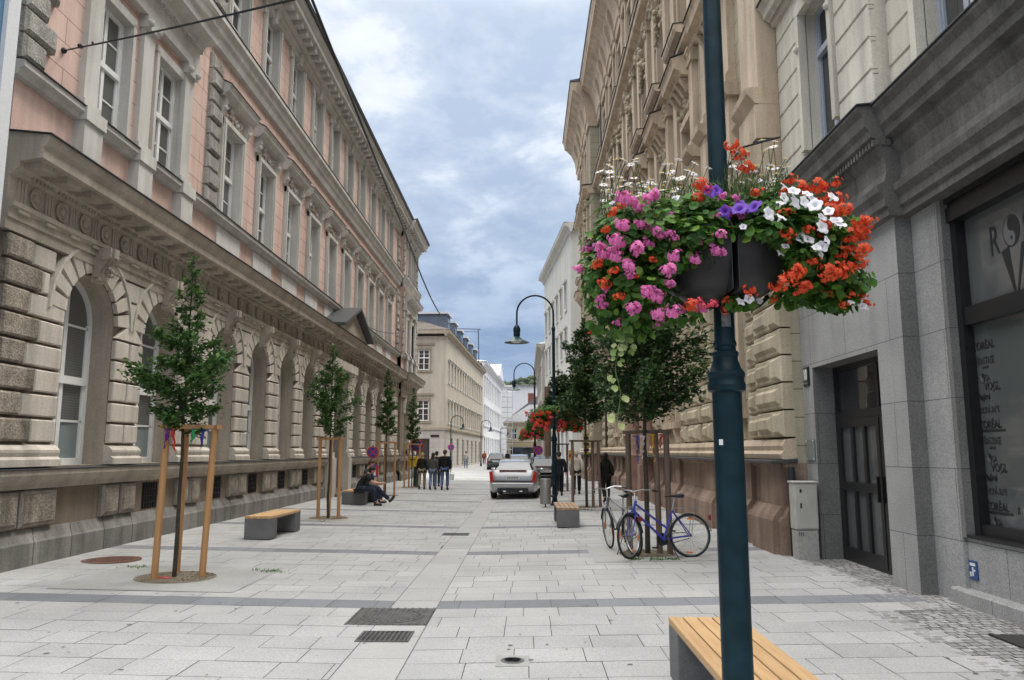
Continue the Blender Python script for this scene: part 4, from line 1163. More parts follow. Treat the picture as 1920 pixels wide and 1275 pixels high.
def cabinet():
    r = empty('utility_cabinet', (4.32, 12.33, gz(4.3)), 0, 'grey beige utility cabinet on a concrete base against the wall', 'cabinet')
    p = plain('grey beige polyester', (.42, .41, .36), .6, var=.1, scale=4, bump=.05)
    b = MB(); b.box(-.175, .175, -.13, .13, .46, 1.16); b.build('cabinet_body', p, r, bevel=.012)
    t = MB(); t.box(-.19, .19, -.145, .145, 1.161, 1.19); t.build('lid', plain('cabinet lid', (.47, .46, .41), .6, var=.08), r, bevel=.008)
    d = MB(); d.box(-.16, .16, -.137, -.131, .48, 1.14); d.build('cabinet_door', p, r, bevel=.004)
    h = MB(); h.box(-.1, -.075, -.142, -.138, .78, .86); h.box(-.1, -.07, -.141, -.138, 1.02, 1.07); h.build('lock', M['iron'], r)
    c = MB(); c.box(-.165, .165, -.12, .12, -.05, .45); c.build('base', plain('cabinet base concrete', (.34, .33, .30), .85, var=.15, bump=.2), r, bevel=.01)
    v = MB()
    for i in range(3): v.box(-.13+i*.03, -.12+i*.03, -.124, -.121, .36, .42)
    v.build('vent', M['black'], r)
cabinet()
# ------------------------------------------------------------------ benches
def bench(loc, L, wid, rz, label, old=False, h=.45):
    r = empty('bench', (loc[0], loc[1], gz(loc[0])), rz, label, 'bench', 'concrete benches along the street')
    t = .11
    for y0 in (0, L-.34 if L > 1.2 else L-.2):
        e = MB(); e.box(-wid/2, wid/2, y0, y0+(.34 if L > 1.2 else .2), .02, h-.05); e.build('concrete_block', M['concrete'], r, bevel=.008)
        f = MB(); f.box(-wid/2+.03, wid/2-.03, y0+.03, y0+(.31 if L > 1.2 else .17), -.03, .02); f.build('base', M['black'], r)
    q = MB(); q.box(-wid/2+.02, wid/2-.02, .02, L-.02, h-.075, h-.051); q.build('support_plate', M['concrete'], r)
    n = 5; g = .012; w = (wid-g*(n-1))/n
    s = MB()
    for i in range(n):
        x = -wid/2+i*(w+g); s.box(x, x+w, -.005, L+.005, h-.048, h)
    s.build('slatted_seat', M['bench_wood_old'] if old else M['bench_wood'], r, bevel=.004)
    return r
def bench2(loc, L, wid, rz, label, old=False, h=.44):
    """solid block at the far end and an end block, seat of lengthwise slats"""
    return bench(loc, L, wid, rz, label, old, h)
bench((1.36, 4.42), 1.75, .54, 0, 'pale wooden slatted bench with concrete ends behind the nearest lamp post')
bench((.96, 17.75), 2.0, .50, 0, 'weathered concrete bench with slatted top standing in front of the steel litter bin', True)
bench((-5.12, 15.05), 1.75, .52, radians(-2), 'empty concrete bench with slatted top between the first two young trees on the left')
bench((-5.42, 24.7), 1.75, .75, radians(-3), 'concrete bench with a man sitting on its end')

# ------------------------------------------------------------------ lamp posts
def lamp_post(x, y, label, scale=1.0, arm=-1.2, baskets=True):
    r = empty('street_lamp', (x, y, gz(x)), 0, label, 'street lamp', 'arched street lamps')
    s = scale
    b = MB(); b.lathe([(.14, 0), (.14, .05), (.10, .09), (.094, .12), (.080, .2), (.078, 2.02*s), (.098, 2.03*s), (.102, 2.06*s), (.094, 2.085*s), (.094, 2.10*s), (.1, 2.115*s), (.098, 2.13*s), (.08, 2.155*s), (.066, 2.20*s), (.066, 2.215*s), (.07, 2.22*s), (.07, 2.24*s), (.058, 2.25*s), (.056, 2.27*s), (.062, 2.275*s), (.062, 2.29*s), (.055, 2.31*s), (.053, 2.6*s), (.05, 5.6*s), (.062, 5.62*s), (.062, 5.72*s), (.04, 5.76*s), (.032, 5.9*s)], 28)
    b.build('post', M['post'], r, smooth=True, angle=25)
    R = abs(arm)/2; z0 = 5.85*s
    pts = [(0, 0, z0)]+[(arm/2-arm/2*cos(pi*i/18), 0, z0+.35+R*sin(pi*i/18)) for i in range(19)]+[(arm, 0, z0-.05)]
    a = MB(); a.tube(pts, .03, 12); a.build('arm', M['post'], r, smooth=True)
    h = MB(); h.lathe([(.0, .02), (.05, .0), (.09, -.06), (.115, -.12), (.12, -.22), (.10, -.24), (.11, -.26), (.105, -.36), (.085, -.40)], 20, (arm, 0, z0-.03)); ho = h.build('lamp_housing', M['post'], r, smooth=True)
    d = MB(); d.lathe([(.085, -.395), (.13, -.43), (.22, -.50), (.40, -.575), (.415, -.59), (.40, -.585), (.21, -.52), (.10, -.46)], 28, (arm, 0, z0-.03))
    d.build('lamp_shade', [plain('green enamel shade', (.02, .07, .065), .35)], r, smooth=True)
    g = MB(); g.lathe([(.0, -.60), (.10, -.595), (.19, -.56), (.2, -.53)], 20, (arm, 0, z0-.03)); g.build('diffuser', plain('opal diffuser', (.62, .63, .6), .3), r, smooth=True)
    return r
L1 = lamp_post(1.09, 4.2, 'nearest dark teal street lamp post carrying the big flower planters')
L2 = lamp_post(.93, 25.1, 'arched street lamp with green shade beside the steel litter bin and a flower basket')
L3 = lamp_post(.55, 44.9, 'arched street lamp behind the silver car, smaller than the one by the litter bin')
L3.scale = (1, 1, 1)
st = MB()
for a, z, w, h in ((-1.80, 2.45, .05, .075), (-1.35, 2.46, .045, .085)):
    p0 = 6; 
    for i in range(p0):
        t0 = a-w*10*(i/p0-.5); t1 = a-w*10*((i+1)/p0-.5); R = .0555
        st.quad((R*cos(t0), R*sin(t0), z-h), (R*cos(t1), R*sin(t1), z-h), (R*cos(t1), R*sin(t1), z), (R*cos(t0), R*sin(t0), z))
st.build('torn_sticker', stone('torn sticker', (.28, .29, .29), (.05, .06, .07), scale=30, fine=80, dirt=.4, streak=False), L1)
st = MB(); R = .0795
for i in range(3):
    t0, t1 = -2.5+.1*i, -2.4+.1*i
    st.quad((R*cos(t0), R*sin(t0), 1.74), (R*cos(t1), R*sin(t1), 1.74), (R*cos(t1), R*sin(t1), 1.77), (R*cos(t0), R*sin(t0), 1.77))
st.build('sticker', M['white'], L1)
def far_lamp(x, y, h, arm, label):
    r = empty('street_lamp', (x, y, gz(x)), 0, label, 'street lamp', 'arched street lamps'); R = abs(arm)/2
    a = MB(); a.lathe([(.11, 0), (.1, .3), (.07, .4), (.06, 1.6), (.045, h)], 10); a.build('post', M['post'], r, smooth=True)
    t = MB(); t.tube([(0, 0, h-.05)]+[(arm/2-arm/2*cos(pi*i/12), 0, h+R*sin(pi*i/12)) for i in range(13)]+[(arm, 0, h-.2)], .035, 8); t.build('arm', M['post'], r, smooth=True)
    d = MB(); d.lathe([(.06, 0), (.11, -.1), (.12, -.3), (.14, -.34), (.4, -.5), (.1, -.52)], 14, (arm, 0, h-.2)); d.build('lamp_shade', M['post'], r, smooth=True)
    return r
far_lamp(-6.75, 70.5, 4.3, 1.1, 'slim arched lamp at the corner of the far beige house')
far_lamp(-5.0, 88, 4.6, 1.1, 'small arched lamp beyond the corner of the far beige house')
far_lamp(-3.6, 112, 4.6, 1.1, 'slender dark lamp in front of the far white house')

# ------------------------------------------------------------------ flowers
def leaf_quad(mb, p, n, up, w, l, fold=.25):
    n = Vector(n).normalized(); t = Vector(up)-n*Vector(up).dot(n)
    if t.length < 1e-4: t = n.orthogonal()
    t.normalize(); s = n.cross(t); p = Vector(p)
    a, b_, c, d, e, f = p, p+t*l*.45+s*w/2+n*fold*w*.5, p+t*l, p+t*l*.45-s*w/2+n*fold*w*.5, p+t*l*.45, None
    i = [mb.R(*v) for v in (a, b_, c, d)]
    mb.F(i[0], i[1], i[2]); mb.F(i[0], i[2], i[3])
def rvec(rg):
    while True:
        v = Vector((rg.uniform(-1, 1), rg.uniform(-1, 1), rg.uniform(-1, 1)))
        if .05 < v.length < 1: return v.normalized()
def round_leaf(mb, p, n, r, rg):
    n = Vector(n).normalized(); t = n.orthogonal().normalized(); s = n.cross(t); k = 7; a0 = rg.uniform(0, 6)
    c = mb.R(*(Vector(p)-n*r*.22)); e = []
    for i in range(k):
        a = a0+2*pi*i/k; q = r*(1 if i else .55)*rg.uniform(.88, 1.1)
        e.append(mb.R(*(Vector(p)+t*cos(a)*q+s*sin(a)*q+n*rg.uniform(-.1, .12)*r)))
    for i in range(k): mb.F(c, e[i], e[(i+1) % k])
def bloom_mesh(kind, rg, m):
    mb = MB()
    if kind == 'umbel':      # geranium head: many five-petalled florets on a ball
        for i in range(22):
            n = rvec(rg); n.z = n.z*.75; c = n*rg.uniform(.018, .056)
            t = n.orthogonal().normalized(); s = n.cross(t)
            for k in range(5):
                a = 2*pi*k/5+rg.random()*.5; d = t*cos(a)+s*sin(a)
                leaf_quad(mb, c, n+d*.2+Vector((0, -.5, .2)), d, .013, .0195, .1)
    elif kind == 'trumpet':  # petunia
        k = 20; rings = []
        for r, z in ((.004, -.035), (.007, -.014), (.014, -.004), (.024, .0), (.033, -.003)):
            rings.append([mb.R(r*(1+.12*(r > .015)*cos(5*2*pi*i/k))*cos(2*pi*i/k), r*(1+.12*(r > .015)*cos(5*2*pi*i/k))*sin(2*pi*i/k), z+.004*(r > .03)*sin(5*2*pi*i/k)) for i in range(k)])
        for A, B in zip(rings, rings[1:]):
            for i in range(k): mb.F(A[i], A[(i+1) % k], B[(i+1) % k], B[i])
    return mb
def flower_unit(name, loc, label, seed, cfg, group='hanging flower planters'):
    rg = random.Random(seed)
    r = empty(name, loc, 0, label, 'flower planter', group)
    side = cfg['side']          # -1 planter on the left of the post, +1 right
    # half bowl
    p = MB(); a0, a1 = (pi/2, 3*pi/2) if side < 0 else (-pi/2, pi/2)
    k = cfg.get('bowl', 1.0); ox = side*.015
    prof = [(.0, -.20), (.12, -.20), (.19, -.185), (.25, -.15), (.295, -.09), (.325, .0), (.345, .10), (.36, .12), (.36, .145), (.335, .145), (.33, .09), (.0, .09)]
    p.lathe([(q*k, z*k) for q, z in prof], 28, (ox, 0, 0), 'z', a0, a1)
    p.build('planter', M['planter'], r, smooth=True, angle=40)
    w = MB(); w.box(min(ox, ox+side*.004), max(ox, ox+side*.004), -.33*k, .33*k, -.19*k, .13*k); w.build('planter_back', M['planter'], r)
    bk = MB(); bk.tube([(side*.02, -.05, -.215*k), (side*.2*k, -.03, -.225*k), (side*.26*k, 0, -.17*k)], .013, 6); bk.tube([(side*.02, .05, -.215*k), (side*.2*k, .05, -.225*k)], .013, 6); bk.build('bracket', M['iron'], r)
    # foliage: geranium leaves on lobes
    fo = MB()
    for (cx, cy, cz, rx, ry, rz_, n) in cfg['lobes']:
        for i in range(int(n*2.1)):
            v = rvec(rg)*(rg.random()**.4)*rg.uniform(.85, 1.12)
            P = Vector((cx+v.x*rx, cy+v.y*ry, cz+v.z*rz_))
            if P.length < .3*k and P.z < .05*k and abs(P.x) < .3*k and P.y > -.05 and rg.random() < .8: continue
            nn = (v+Vector((0, -.25, .75))+rvec(rg)*.6)
            round_leaf(fo, P, nn, rg.uniform(.013, .031)*cfg.get('ls', 1), rg)
    # stems trailing
    fo.build('foliage', M['leaf_gera'], r, normals=False)
    if cfg.get('fine'):
        ff = MB(); cx, cy, cz, rx, rz_, n = cfg['fine']
        for i in range(n):
            a = rg.uniform(0, 2*pi); t = sqrt(rg.random()); b0 = Vector((cx+rx*.5*t*cos(a), cy+.2*t*sin(a), cz))
            d = Vector((rg.uniform(-.5, .5)*rx*1.6+t*cos(a)*rx*.6, rg.uniform(-.15, .15), rz_*rg.uniform(.5, 1)))
            leaf_quad(ff, b0+d*rg.uniform(.1, .75), rvec(rg), d+rvec(rg)*.2, .006, d.length*rg.uniform(.15, .4), .1)
        ff.build('feathery_foliage', M['leaf_fine'], r, normals=False)
    # blooms
    extra = []
    for kind, mat_, n_, sz in cfg.get('more', ()):
        pts = []
        while len(pts) < n_:
            cx, cy, cz, rx, ry, rz_, _ = rg.choice(cfg['lobes']); v = rvec(rg)
            if v.y > .1: continue
            pts.append((cx+v.x*rx*1.05, cy+v.y*ry*1.12, cz+v.z*rz_*1.02))
        extra.append((kind, mat_, pts, sz))
    cfg['blooms'] = list(cfg['blooms'])+extra
    for kind, mat_, spots, sz in cfg['blooms']:
        pr = None
        for (x, y, z) in spots:
            nm = {'umbel': 'geranium_bloom', 'trumpet': 'petunia_bloom'}[kind]
            if pr is None:
                pr = bloom_mesh(kind, rg, mat_).build(nm, M[mat_], r, normals=False, smooth=kind == 'trumpet', angle=80); o = pr
            else: o = place(pr, nm, r, (0, 0, 0))
            o.location = (x, y, z); s = sz*rg.uniform(.8, 1.25); o.scale = (s, s, s*rg.uniform(.8, 1))
            o.rotation_euler = (rg.uniform(.5, 1.6) if kind == 'trumpet' else rg.uniform(-.2, .9), rg.uniform(-.4, .4), rg.uniform(-.8, .8))
    if cfg.get('daisy'):
        x0, x1, zb, zt, n = cfg['daisy']; pr = None
        for i in range(n):
            x = rg.uniform(x0, x1); y = rg.uniform(-.25, .2); z = zt+rg.uniform(-.16, .06)*1.0
            d = MB(); hd = [(0, 0, 0)]
            for k_ in range(9):
                a = 2*pi*k_/9; leaf_quad(d, (0, 0, 0), (0, 0, 1), (cos(a), sin(a), .12), .011, .026, .1)
            d.m = 1; d.sphere((0, 0, .002), (.006, .006, .004), 6, 4)
            d.m = 2; d.tube([(0, 0, -.003), (rg.uniform(-.02, .02), 0, -(z-zb)*.5), (rg.uniform(-.05, .05), rg.uniform(-.03, .03), -(z-zb))], .0018, 4)
            o = d.build('daisy', [M['petal_white'], M['yellow'], M['stem']], r, normals=False); o.location = (x, y, z); o.rotation_euler = (rg.uniform(.1, .8), rg.uniform(-.4, .4), rg.uniform(-.3, .3)); o.scale = (1.15,)*3
    if cfg.get('vine'):
        for (x, y, z0, ln) in cfg['vine']:
            v = MB(); pts = [(x+.012*sin(i*.9), y+.01*cos(i*1.3), z0-ln*i/12) for i in range(13)]
            v.tube(pts, .003, 5); o = v.build('trailing_vine', M['stem'], r)
            l = MB()
            for p_ in pts[1:]:
                for s in (-1, 1):
                    if rg.random() < .75: round_leaf(l, (p_[0]+s*rg.uniform(.02, .035), p_[1]-.01, p_[2]+rg.uniform(-.02, .02)), (s*.4, -1, .3), rg.uniform(.014, .026), rg)
            l.build('vine_leaves', M['vine'], o, normals=False)
    return r
def PB(px, py, dy=0.0):
    """offset from the planter centre of a point drawn at photo pixel (px,py), in metres at the planter's distance"""
    K = 345.0*4.2/(4.2+dy)
    return ((px-1368)/K+ (py-500)*-.043/345.0*0, dy, (500-py)/K)
bx, by, bz = 1.075, 4.2, 2.76
def spots(pts, rg=random.Random(3)): return [PB(x, y, rg.uniform(-.44, -.30)) for x, y in pts]
pink = [(1152, 398), (1172, 402), (1200, 398), (1185, 412), (1215, 388), (1145, 455), (1128, 485), (1165, 520), (1175, 500), (1158, 535), (1210, 450), (1225, 470), (1205, 480), (1218, 462), (1190, 445), (1243, 516), (1290, 516), (1301, 474), (1332, 500), (1243, 562), (1218, 590), (1188, 590), (1172, 610), (1216, 622), (1240, 622), (1230, 545), (1150, 480), (1137, 512), (1245, 430), (1120, 500)]
redL = [(1120, 455), (1105, 520), (1130, 425), (1118, 560), (1140, 590), (1290, 605), (1308, 385), (1295, 372), (1125, 545), (1270, 610), (1300, 392)]
corL = [(1292, 600), (1322, 602), (1312, 380), (1300, 608)]
redR = [(1375, 285), (1385, 305), (1399, 327), (1480, 356), (1500, 368), (1530, 370), (1556, 372), (1545, 392), (1570, 395), (1565, 418), (1580, 420), (1555, 420), (1600, 448), (1610, 460), (1590, 470), (1612, 450), (1460, 473), (1465, 478), (1575, 500), (1600, 505), (1560, 530), (1585, 530), (1470, 550), (1475, 545), (1500, 565), (1490, 570), (1440, 572), (1392, 578), (1530, 545), (1605, 525), (1535, 455), (1520, 480), (1590, 488), (1565, 545), (1360, 418), (1540, 550)]
whR = [(1448, 390), (1447, 415), (1416, 445), (1440, 448), (1470, 394), (1498, 397), (1485, 420), (1502, 428), (1528, 440), (1531, 436), (1488, 478), (1500, 482), (1520, 466), (1528, 490), (1508, 503), (1549, 448), (1510, 412), (1475, 415), (1520, 500), (1460, 400), (1545, 405), (1555, 460)]
puL = [(1345, 425), (1318, 385), (1352, 430), (1335, 380)]
puR = [(1378, 408), (1398, 418), (1372, 420), (1392, 408)]
flower_unit('flower_planter', (bx, by, bz), 'charcoal half planter of pink geraniums and daisies left of the nearest lamp post', 5,
    dict(side=-1, lobes=[(-.36, -.05, .16, .36, .36, .22, 900), (-.56, -.05, .0, .22, .30, .34, 620), (-.12, -.15, .24, .22, .22, .12, 260), (-.45, -.12, -.18, .20, .22, .22, 380), (-.50, -.1, -.33, .13, .16, .10, 110), (-.66, -.02, -.1, .10, .2, .3, 150), (-.30, -.25, .05, .28, .12, .16, 260), (-.2, -.05, -.28, .14, .1, .05, 36), (-.2, -.36, .10, .22, .06, .09, 120)],
    blooms=[('umbel', 'petal_pink', spots(pink), .86), ('umbel', 'petal_red', spots(redL), .68), ('umbel', 'petal_coral', spots(corL), .6), ('trumpet', 'petal_purple', spots(puL), 1.1)],
    more=(('umbel', 'petal_pink', 30, .6), ('umbel', 'petal_red', 8, .5), ('trumpet', 'petal_white', 6, .6)), fine=(-.28, .0, .2, .28, .25, 700), daisy=(-.66, -.06, .25, .50, 90), vine=[(-.585, -.12, -.36, .50), (-.54, -.12, -.34, .16)]))
flower_unit('flower_planter', (bx, by, bz), 'charcoal half planter of red geraniums and white petunias right of the nearest lamp post', 9,
    dict(side=1, lobes=[(.26, -.05, .22, .30, .32, .17, 640), (.50, -.05, .10, .24, .30, .24, 640), (.62, -.05, -.10, .16, .24, .16, 300), (.36, -.3, .12, .22, .1, .16, 240), (.45, -.05, -.17, .2, .2, .07, 120), (.08, -.12, -.23, .1, .1, .04, 30), (.60, -.1, -.22, .14, .12, .06, 50), (.2, -.36, .11, .2, .06, .08, 110), (.33, -.34, .0, .1, .06, .1, 60)],
    blooms=[('umbel', 'petal_red', spots(redR), .9), ('trumpet', 'petal_white', [(x, y-.08, z) for x, y, z in spots(whR)], .9), ('trumpet', 'petal_purple', spots(puR), 1.1)],
    more=(('umbel', 'petal_red', 26, .6), ('trumpet', 'petal_white', 14, .7)), fine=(.17, .02, .20, .32, .34, 3200), daisy=(.02, .38, .3, .60, 62)))
# post clamp ring carrying the planters
def small_baskets(x, y, z, s, label_l, label_r, seed):
    rg = random.Random(seed)
    for side, lb in ((-1, label_l), (1, label_r)):
        sp = lambda n, x0, x1, z0, z1: [(side*rg.uniform(x0, x1), rg.uniform(-.5, -.25), rg.uniform(z0, z1)) for i in range(n)]
        o = flower_unit('flower_basket', (x, y, z), lb, seed+side,
            dict(side=side, ls=1.5, lobes=[(side*.38, -.03, .16, .42, .38, .24, 420), (side*.5, -.03, -.1, .36, .34, .26, 420), (side*.72, 0, -.2, .2, .25, .2, 120), (side*.12, -.2, .3, .25, .2, .15, 120)],
            blooms=[('umbel', 'petal_red', sp(20, .05, .85, -.35, .3), 1.5), ('umbel', 'petal_coral', sp(16 if side < 0 else 9, .1, .7, -.3, .2), 1.4)]), 'flower baskets on the farther lamps')
        o.scale = (s, s, s)
small_baskets(.93, 25.1, 2.75, 1.05, 'round basket half of coral and red geraniums left of the lamp by the litter bin', 'round basket half of red geraniums right of the lamp by the litter bin', 21)
small_baskets(.55, 44.9, 2.75, 1.05, 'distant orange red flower basket left of the lamp behind the silver car', 'distant orange red flower basket right of the lamp behind the silver car', 33)

# ------------------------------------------------------------------ trees
def tree(x, y, label, seed, crown, h, trunk_r=.035, n=2200, leaf=.07, mat_='leaf', name='young_tree', lean=(0, 0), nb=26, group='young street trees'):
    """crown: list of (z, radius) profile"""
    rg = random.Random(seed)
    r = empty(name, (x, y, gz(x)), 0, label, 'tree', group)
    t = MB(); z0 = crown[0][0]
    pts = [(lean[0]*i/8+rg.uniform(-.012, .012), lean[1]*i/8+rg.uniform(-.012, .012), h*.97*i/8-.03) for i in range(9)]
    rad = [trunk_r*(1-.85*(i/8)**1.2) for i in range(9)]
    def ax(z):
        q = max(0, min(7.999, z/(h*.97)*8)); i = int(q); return Vector(pts[i]).lerp(Vector(pts[i+1]), q-i)
    def cr(z):
        for (a, ra), (b_, rb) in zip(crown, crown[1:]):
            if a <= z <= b_: return ra+(rb-ra)*(z-a)/(b_-a)
        return 0
    t.tube(pts, rad, 8)
    tips = []
    for i in range(nb):
        zz = z0+(h-z0)*(i/nb)**1.05*.93; a = i*2.4+rg.uniform(-.4, .4)
        R = cr(zz+.10*(h-z0))*rg.uniform(.5, 1.18); rise = rg.uniform(.25, .75)*max(R, .15)
        p0 = ax(zz); p2 = p0+Vector((cos(a)*R, sin(a)*R, rise)); p1 = p0.lerp(p2, .5)+Vector((0, 0, -.06*R))
        t.tube([p0, p1, p2], [max(.004, trunk_r*.3*(1-i/nb)), .006, .003], 5, caps=False); tips.append((p0, p1, p2, R))
    t.build('trunk', M['bark'], r, smooth=True)
    c = MB(); wts = [max(.05, q[3])**1.3 for q in tips]
    for i in range(n):
        p0, p1, p2, R = rg.choices(tips, wts)[0]
        s = rg.uniform(.12, 1.08)**.75
        P = p0.lerp(p2, s)+rvec(rg)*rg.random()*(.06+.20*R)
        nn = rvec(rg)*.8+Vector((0, 0, .9)); d = (p2-p0).normalized()+rvec(rg)*.9
        l = leaf*rg.uniform(.65, 1.25); leaf_quad(c, P, nn, d, l*.55, l, .3)
    c.build('crown', M[mat_], r, normals=False); return r
tree(-4.70, 10.62, 'first young tree on the left, tallest beside the stakes tied with four ribbons', 1, [(1.95, .12), (2.1, .42), (2.5, .60), (2.95, .60), (3.3, .36), (3.55, .22), (4.1, .16), (4.55, .03)], 4.6, .032, 5600, .082, nb=44)
tree(-4.97, 19.78, 'second young tree on the left, before the grey house entrance', 2, [(2.1, .12), (2.3, .46), (2.7, .56), (3.4, .44), (3.9, .26), (4.5, .08)], 4.6, .032, 4600, .085, nb=38)
tree(-5.30, 29.7, 'third young tree on the left, slim, beside the round parking sign', 3, [(2.3, .1), (2.5, .32), (3.2, .34), (4.2, .22), (4.9, .05)], 5.0, .03, 3300, .09, nb=34)
tree(-5.24, 36.2, 'last young tree on the left, by the yellow mailbox', 4, [(2.1, .1), (2.4, .34), (3.2, .34), (4.1, .24), (4.7, .05)], 4.8, .03, 3000, .095, nb=34)
tree(2.02, 13.2, 'dark broad young tree behind the two bicycles', 5, [(2.2, .25), (2.5, .75), (3.0, .90), (3.6, .80), (4.2, .5), (4.9, .06)], 5.0, .045, 11000, .10, 'leaf_dark', nb=60)
tree(1.85, 23.9, 'dark broad young tree behind the weathered bench', 6, [(2.5, .2), (2.8, .75), (3.4, .92), (4.2, .75), (5.0, .5), (6.0, .06)], 6.1, .045, 9500, .12, 'leaf_dark', nb=60)
tree(1.45, 33.5, 'farther dark young tree in the right hand row by the man in the white jacket', 7, [(2.6, .2), (2.9, .7), (3.5, .85), (4.3, .6), (5.3, .06)], 5.4, .045, 7000, .14, 'leaf_dark', nb=44)

def stakes(x, y, pts, h, label, old=False, bars=((0, 1), (1, 2)), rad=.04):
    r = empty('tree_stakes', (x, y, gz(x)), 0, label, 'tree stakes', 'timber stakes around the young trees')
    m_ = M['stake_old'] if old else M['stake']
    for (dx, dy, tx, ty) in pts:
        s = MB(); s.tube([(dx, dy, -.05), (dx+tx, dy+ty, h)], rad, 12); s.build('stake', m_, r, smooth=True, angle=50)
    for a, b_ in bars:
        p, q = pts[a], pts[b_]; A = Vector((p[0]+p[2], p[1]+p[3], h+.0)); B = Vector((q[0]+q[2], q[1]+q[3], h+.0)); d = (B-A).normalized()*.09
        A -= d; B += d; s = MB(); n = Vector((-d.y, d.x, 0)).normalized()*.042; z = Vector((0, 0, .028))
        c = [A+n-z, A-n-z, A-n+z, A+n+z]; e = [B+n-z, B-n-z, B-n+z, B+n+z]
        i = [s.R(*v) for v in c+e]
        for f in ((0, 1, 2, 3), (7, 6, 5, 4), (0, 4, 5, 1), (1, 5, 6, 2), (2, 6, 7, 3), (3, 7, 4, 0)): s.F(*[i[k] for k in f])
        s.build('crossbar', M['stake_old'] if old else wood('crossbar timber', (.5, .28, .12), (.4, .2, .09), 0), r)
    return r
pit(-4.70, 10.66, 1.15, 1.0, .52)
stakes(-4.70, 10.62, [(-.20, -.16, .04, .02), (-.16, .42, .02, .0), (.32, .12, .06, .02)], 2.02, 'orange timber stakes around the first young tree on the left, tied with ribbons', bars=((0, 2), (0, 1), (1, 2)), rad=.045)
pit(-4.97, 19.9, .95, .95, .5)
stakes(-4.97, 19.78, [(-.24, -.02, 0, 0), (-.10, .5, 0, 0), (.27, .0, 0, 0)], 2.0, 'orange timber stakes around the second young tree on the left', bars=((0, 2), (0, 1), (1, 2)), rad=.045)
pit(-5.3, 29.8, .95, .95, .5)
stakes(-5.30, 29.7, [(-.28, -.1, 0, 0), (-.12, .4, 0, 0), (.34, .0, 0, 0)], 2.0, 'timber stakes around the slim third tree by the round parking sign', bars=((0, 2), (0, 1), (1, 2)))
pit(-5.24, 36.3, .95, .95, .5)
stakes(-5.24, 36.2, [(-.34, -.1, 0, 0), (-.2, .4, 0, 0), (.34, .0, 0, 0)], 2.0, 'timber stakes around the last left tree, next to the yellow mailbox', bars=((0, 2), (0, 1), (1, 2)))
pit(2.02, 13.25, .95, .95, .48)
stakes(2.02, 13.2, [(.20, -.02, -.03, 0), (.36, -.08, -.02, 0), (-.22, .5, 0, 0)], 2.02, 'weathered brown stakes around the tree behind the bicycles', True, ((0, 1), (1, 2), (0, 2)), .05)
pit(1.85, 24.0, .95, .95, .48)
stakes(1.85, 23.9, [(.20, -.02, 0, 0), (.42, .0, -.05, 0), (-.45, -.6, 0, 0)], 2.0, 'weathered stakes around the tree behind the weathered bench', True, ((0, 1), (1, 2), (0, 2)), .045)
pit(1.45, 33.6, .95, .95, .48)
stakes(1.45, 33.5, [(-.15, -.02, 0, 0), (.35, .2, 0, 0), (-.02, .5, 0, 0)], 2.0, 'weathered stakes around the farther dark tree on the right', True, ((0, 1), (1, 2), (0, 2)), .045)
def ribbon(x, y, z, ln, col, label, seed):
    rg = random.Random(seed); m = MB()
    for k in range(2):
        dx = rg.uniform(-.05, .05); w = .018; L = ln*(1 if k == 0 else .7); P = []
        for i in range(9):
            t = i/8; a = rg.uniform(-.6, .6)+t*2; c = Vector((x+dx*t+.01*sin(i*2), y-.05-.02*k, z-L*t))
            P.append((m.R(*(c+Vector((cos(a)*w, sin(a)*w, 0)))), m.R(*(c-Vector((cos(a)*w, sin(a)*w, 0))))))
        for A, B in zip(P, P[1:]): m.F(A[0], A[1], B[1], B[0])
    m.tube([(x+.05*cos(a*pi/5), y+.05*sin(a*pi/5), z) for a in range(10)], .009, 5, close=True)
    tag(m.build('ribbon', plain('ribbon', col, .45), None, smooth=True), label, 'ribbon', 'ribbons tied to the tree stakes')
ribbon(-4.82, 10.46, 1.98+.06, .26, (.20, .03, .34), 'purple ribbon tied to the stakes of the first left tree', 1)
ribbon(-4.74, 10.45, 1.99+.06, .36, (.62, .03, .03), 'red ribbon tied to the stakes of the first left tree', 2)
ribbon(-4.54, 10.62, 1.98+.06, .24, (.02, .3, .1), 'green ribbon tied to the stakes of the first left tree', 3)
ribbon(-4.43, 10.68, 1.97+.06, .34, (.02, .04, .32), 'blue ribbon tied to the stakes of the first left tree', 4)
ribbon(1.88, 13.25, 2.0, .42, (.04, .05, .32), 'blue ribbon tied to the weathered stakes behind the bicycles', 5)
ribbon(2.12, 13.1, 2.02, .44, (.72, .36, .02), 'yellow ribbon tied to the weathered stakes behind the bicycles', 6)
ribbon(2.26, 13.05, 2.02, .30, (.42, .02, .02), 'dark red ribbon tied to the weathered stakes behind the bicycles', 7)
ribbon(1.98, 13.2, 2.0, .38, (.6, .6, .6), 'white ribbon tied to the weathered stakes behind the bicycles', 8)
m = MB(); m.tube([(-4.92+.05*i, 10.52+.03*sin(i*1.7), .086) for i in range(5)], .014, 5); tag(m.build('ribbon', plain('ribbon', (.6, .04, .05), .5), None), 'red ribbon lying in the tree pit at the foot of a stake', 'ribbon', 'ribbons tied to the tree stakes')

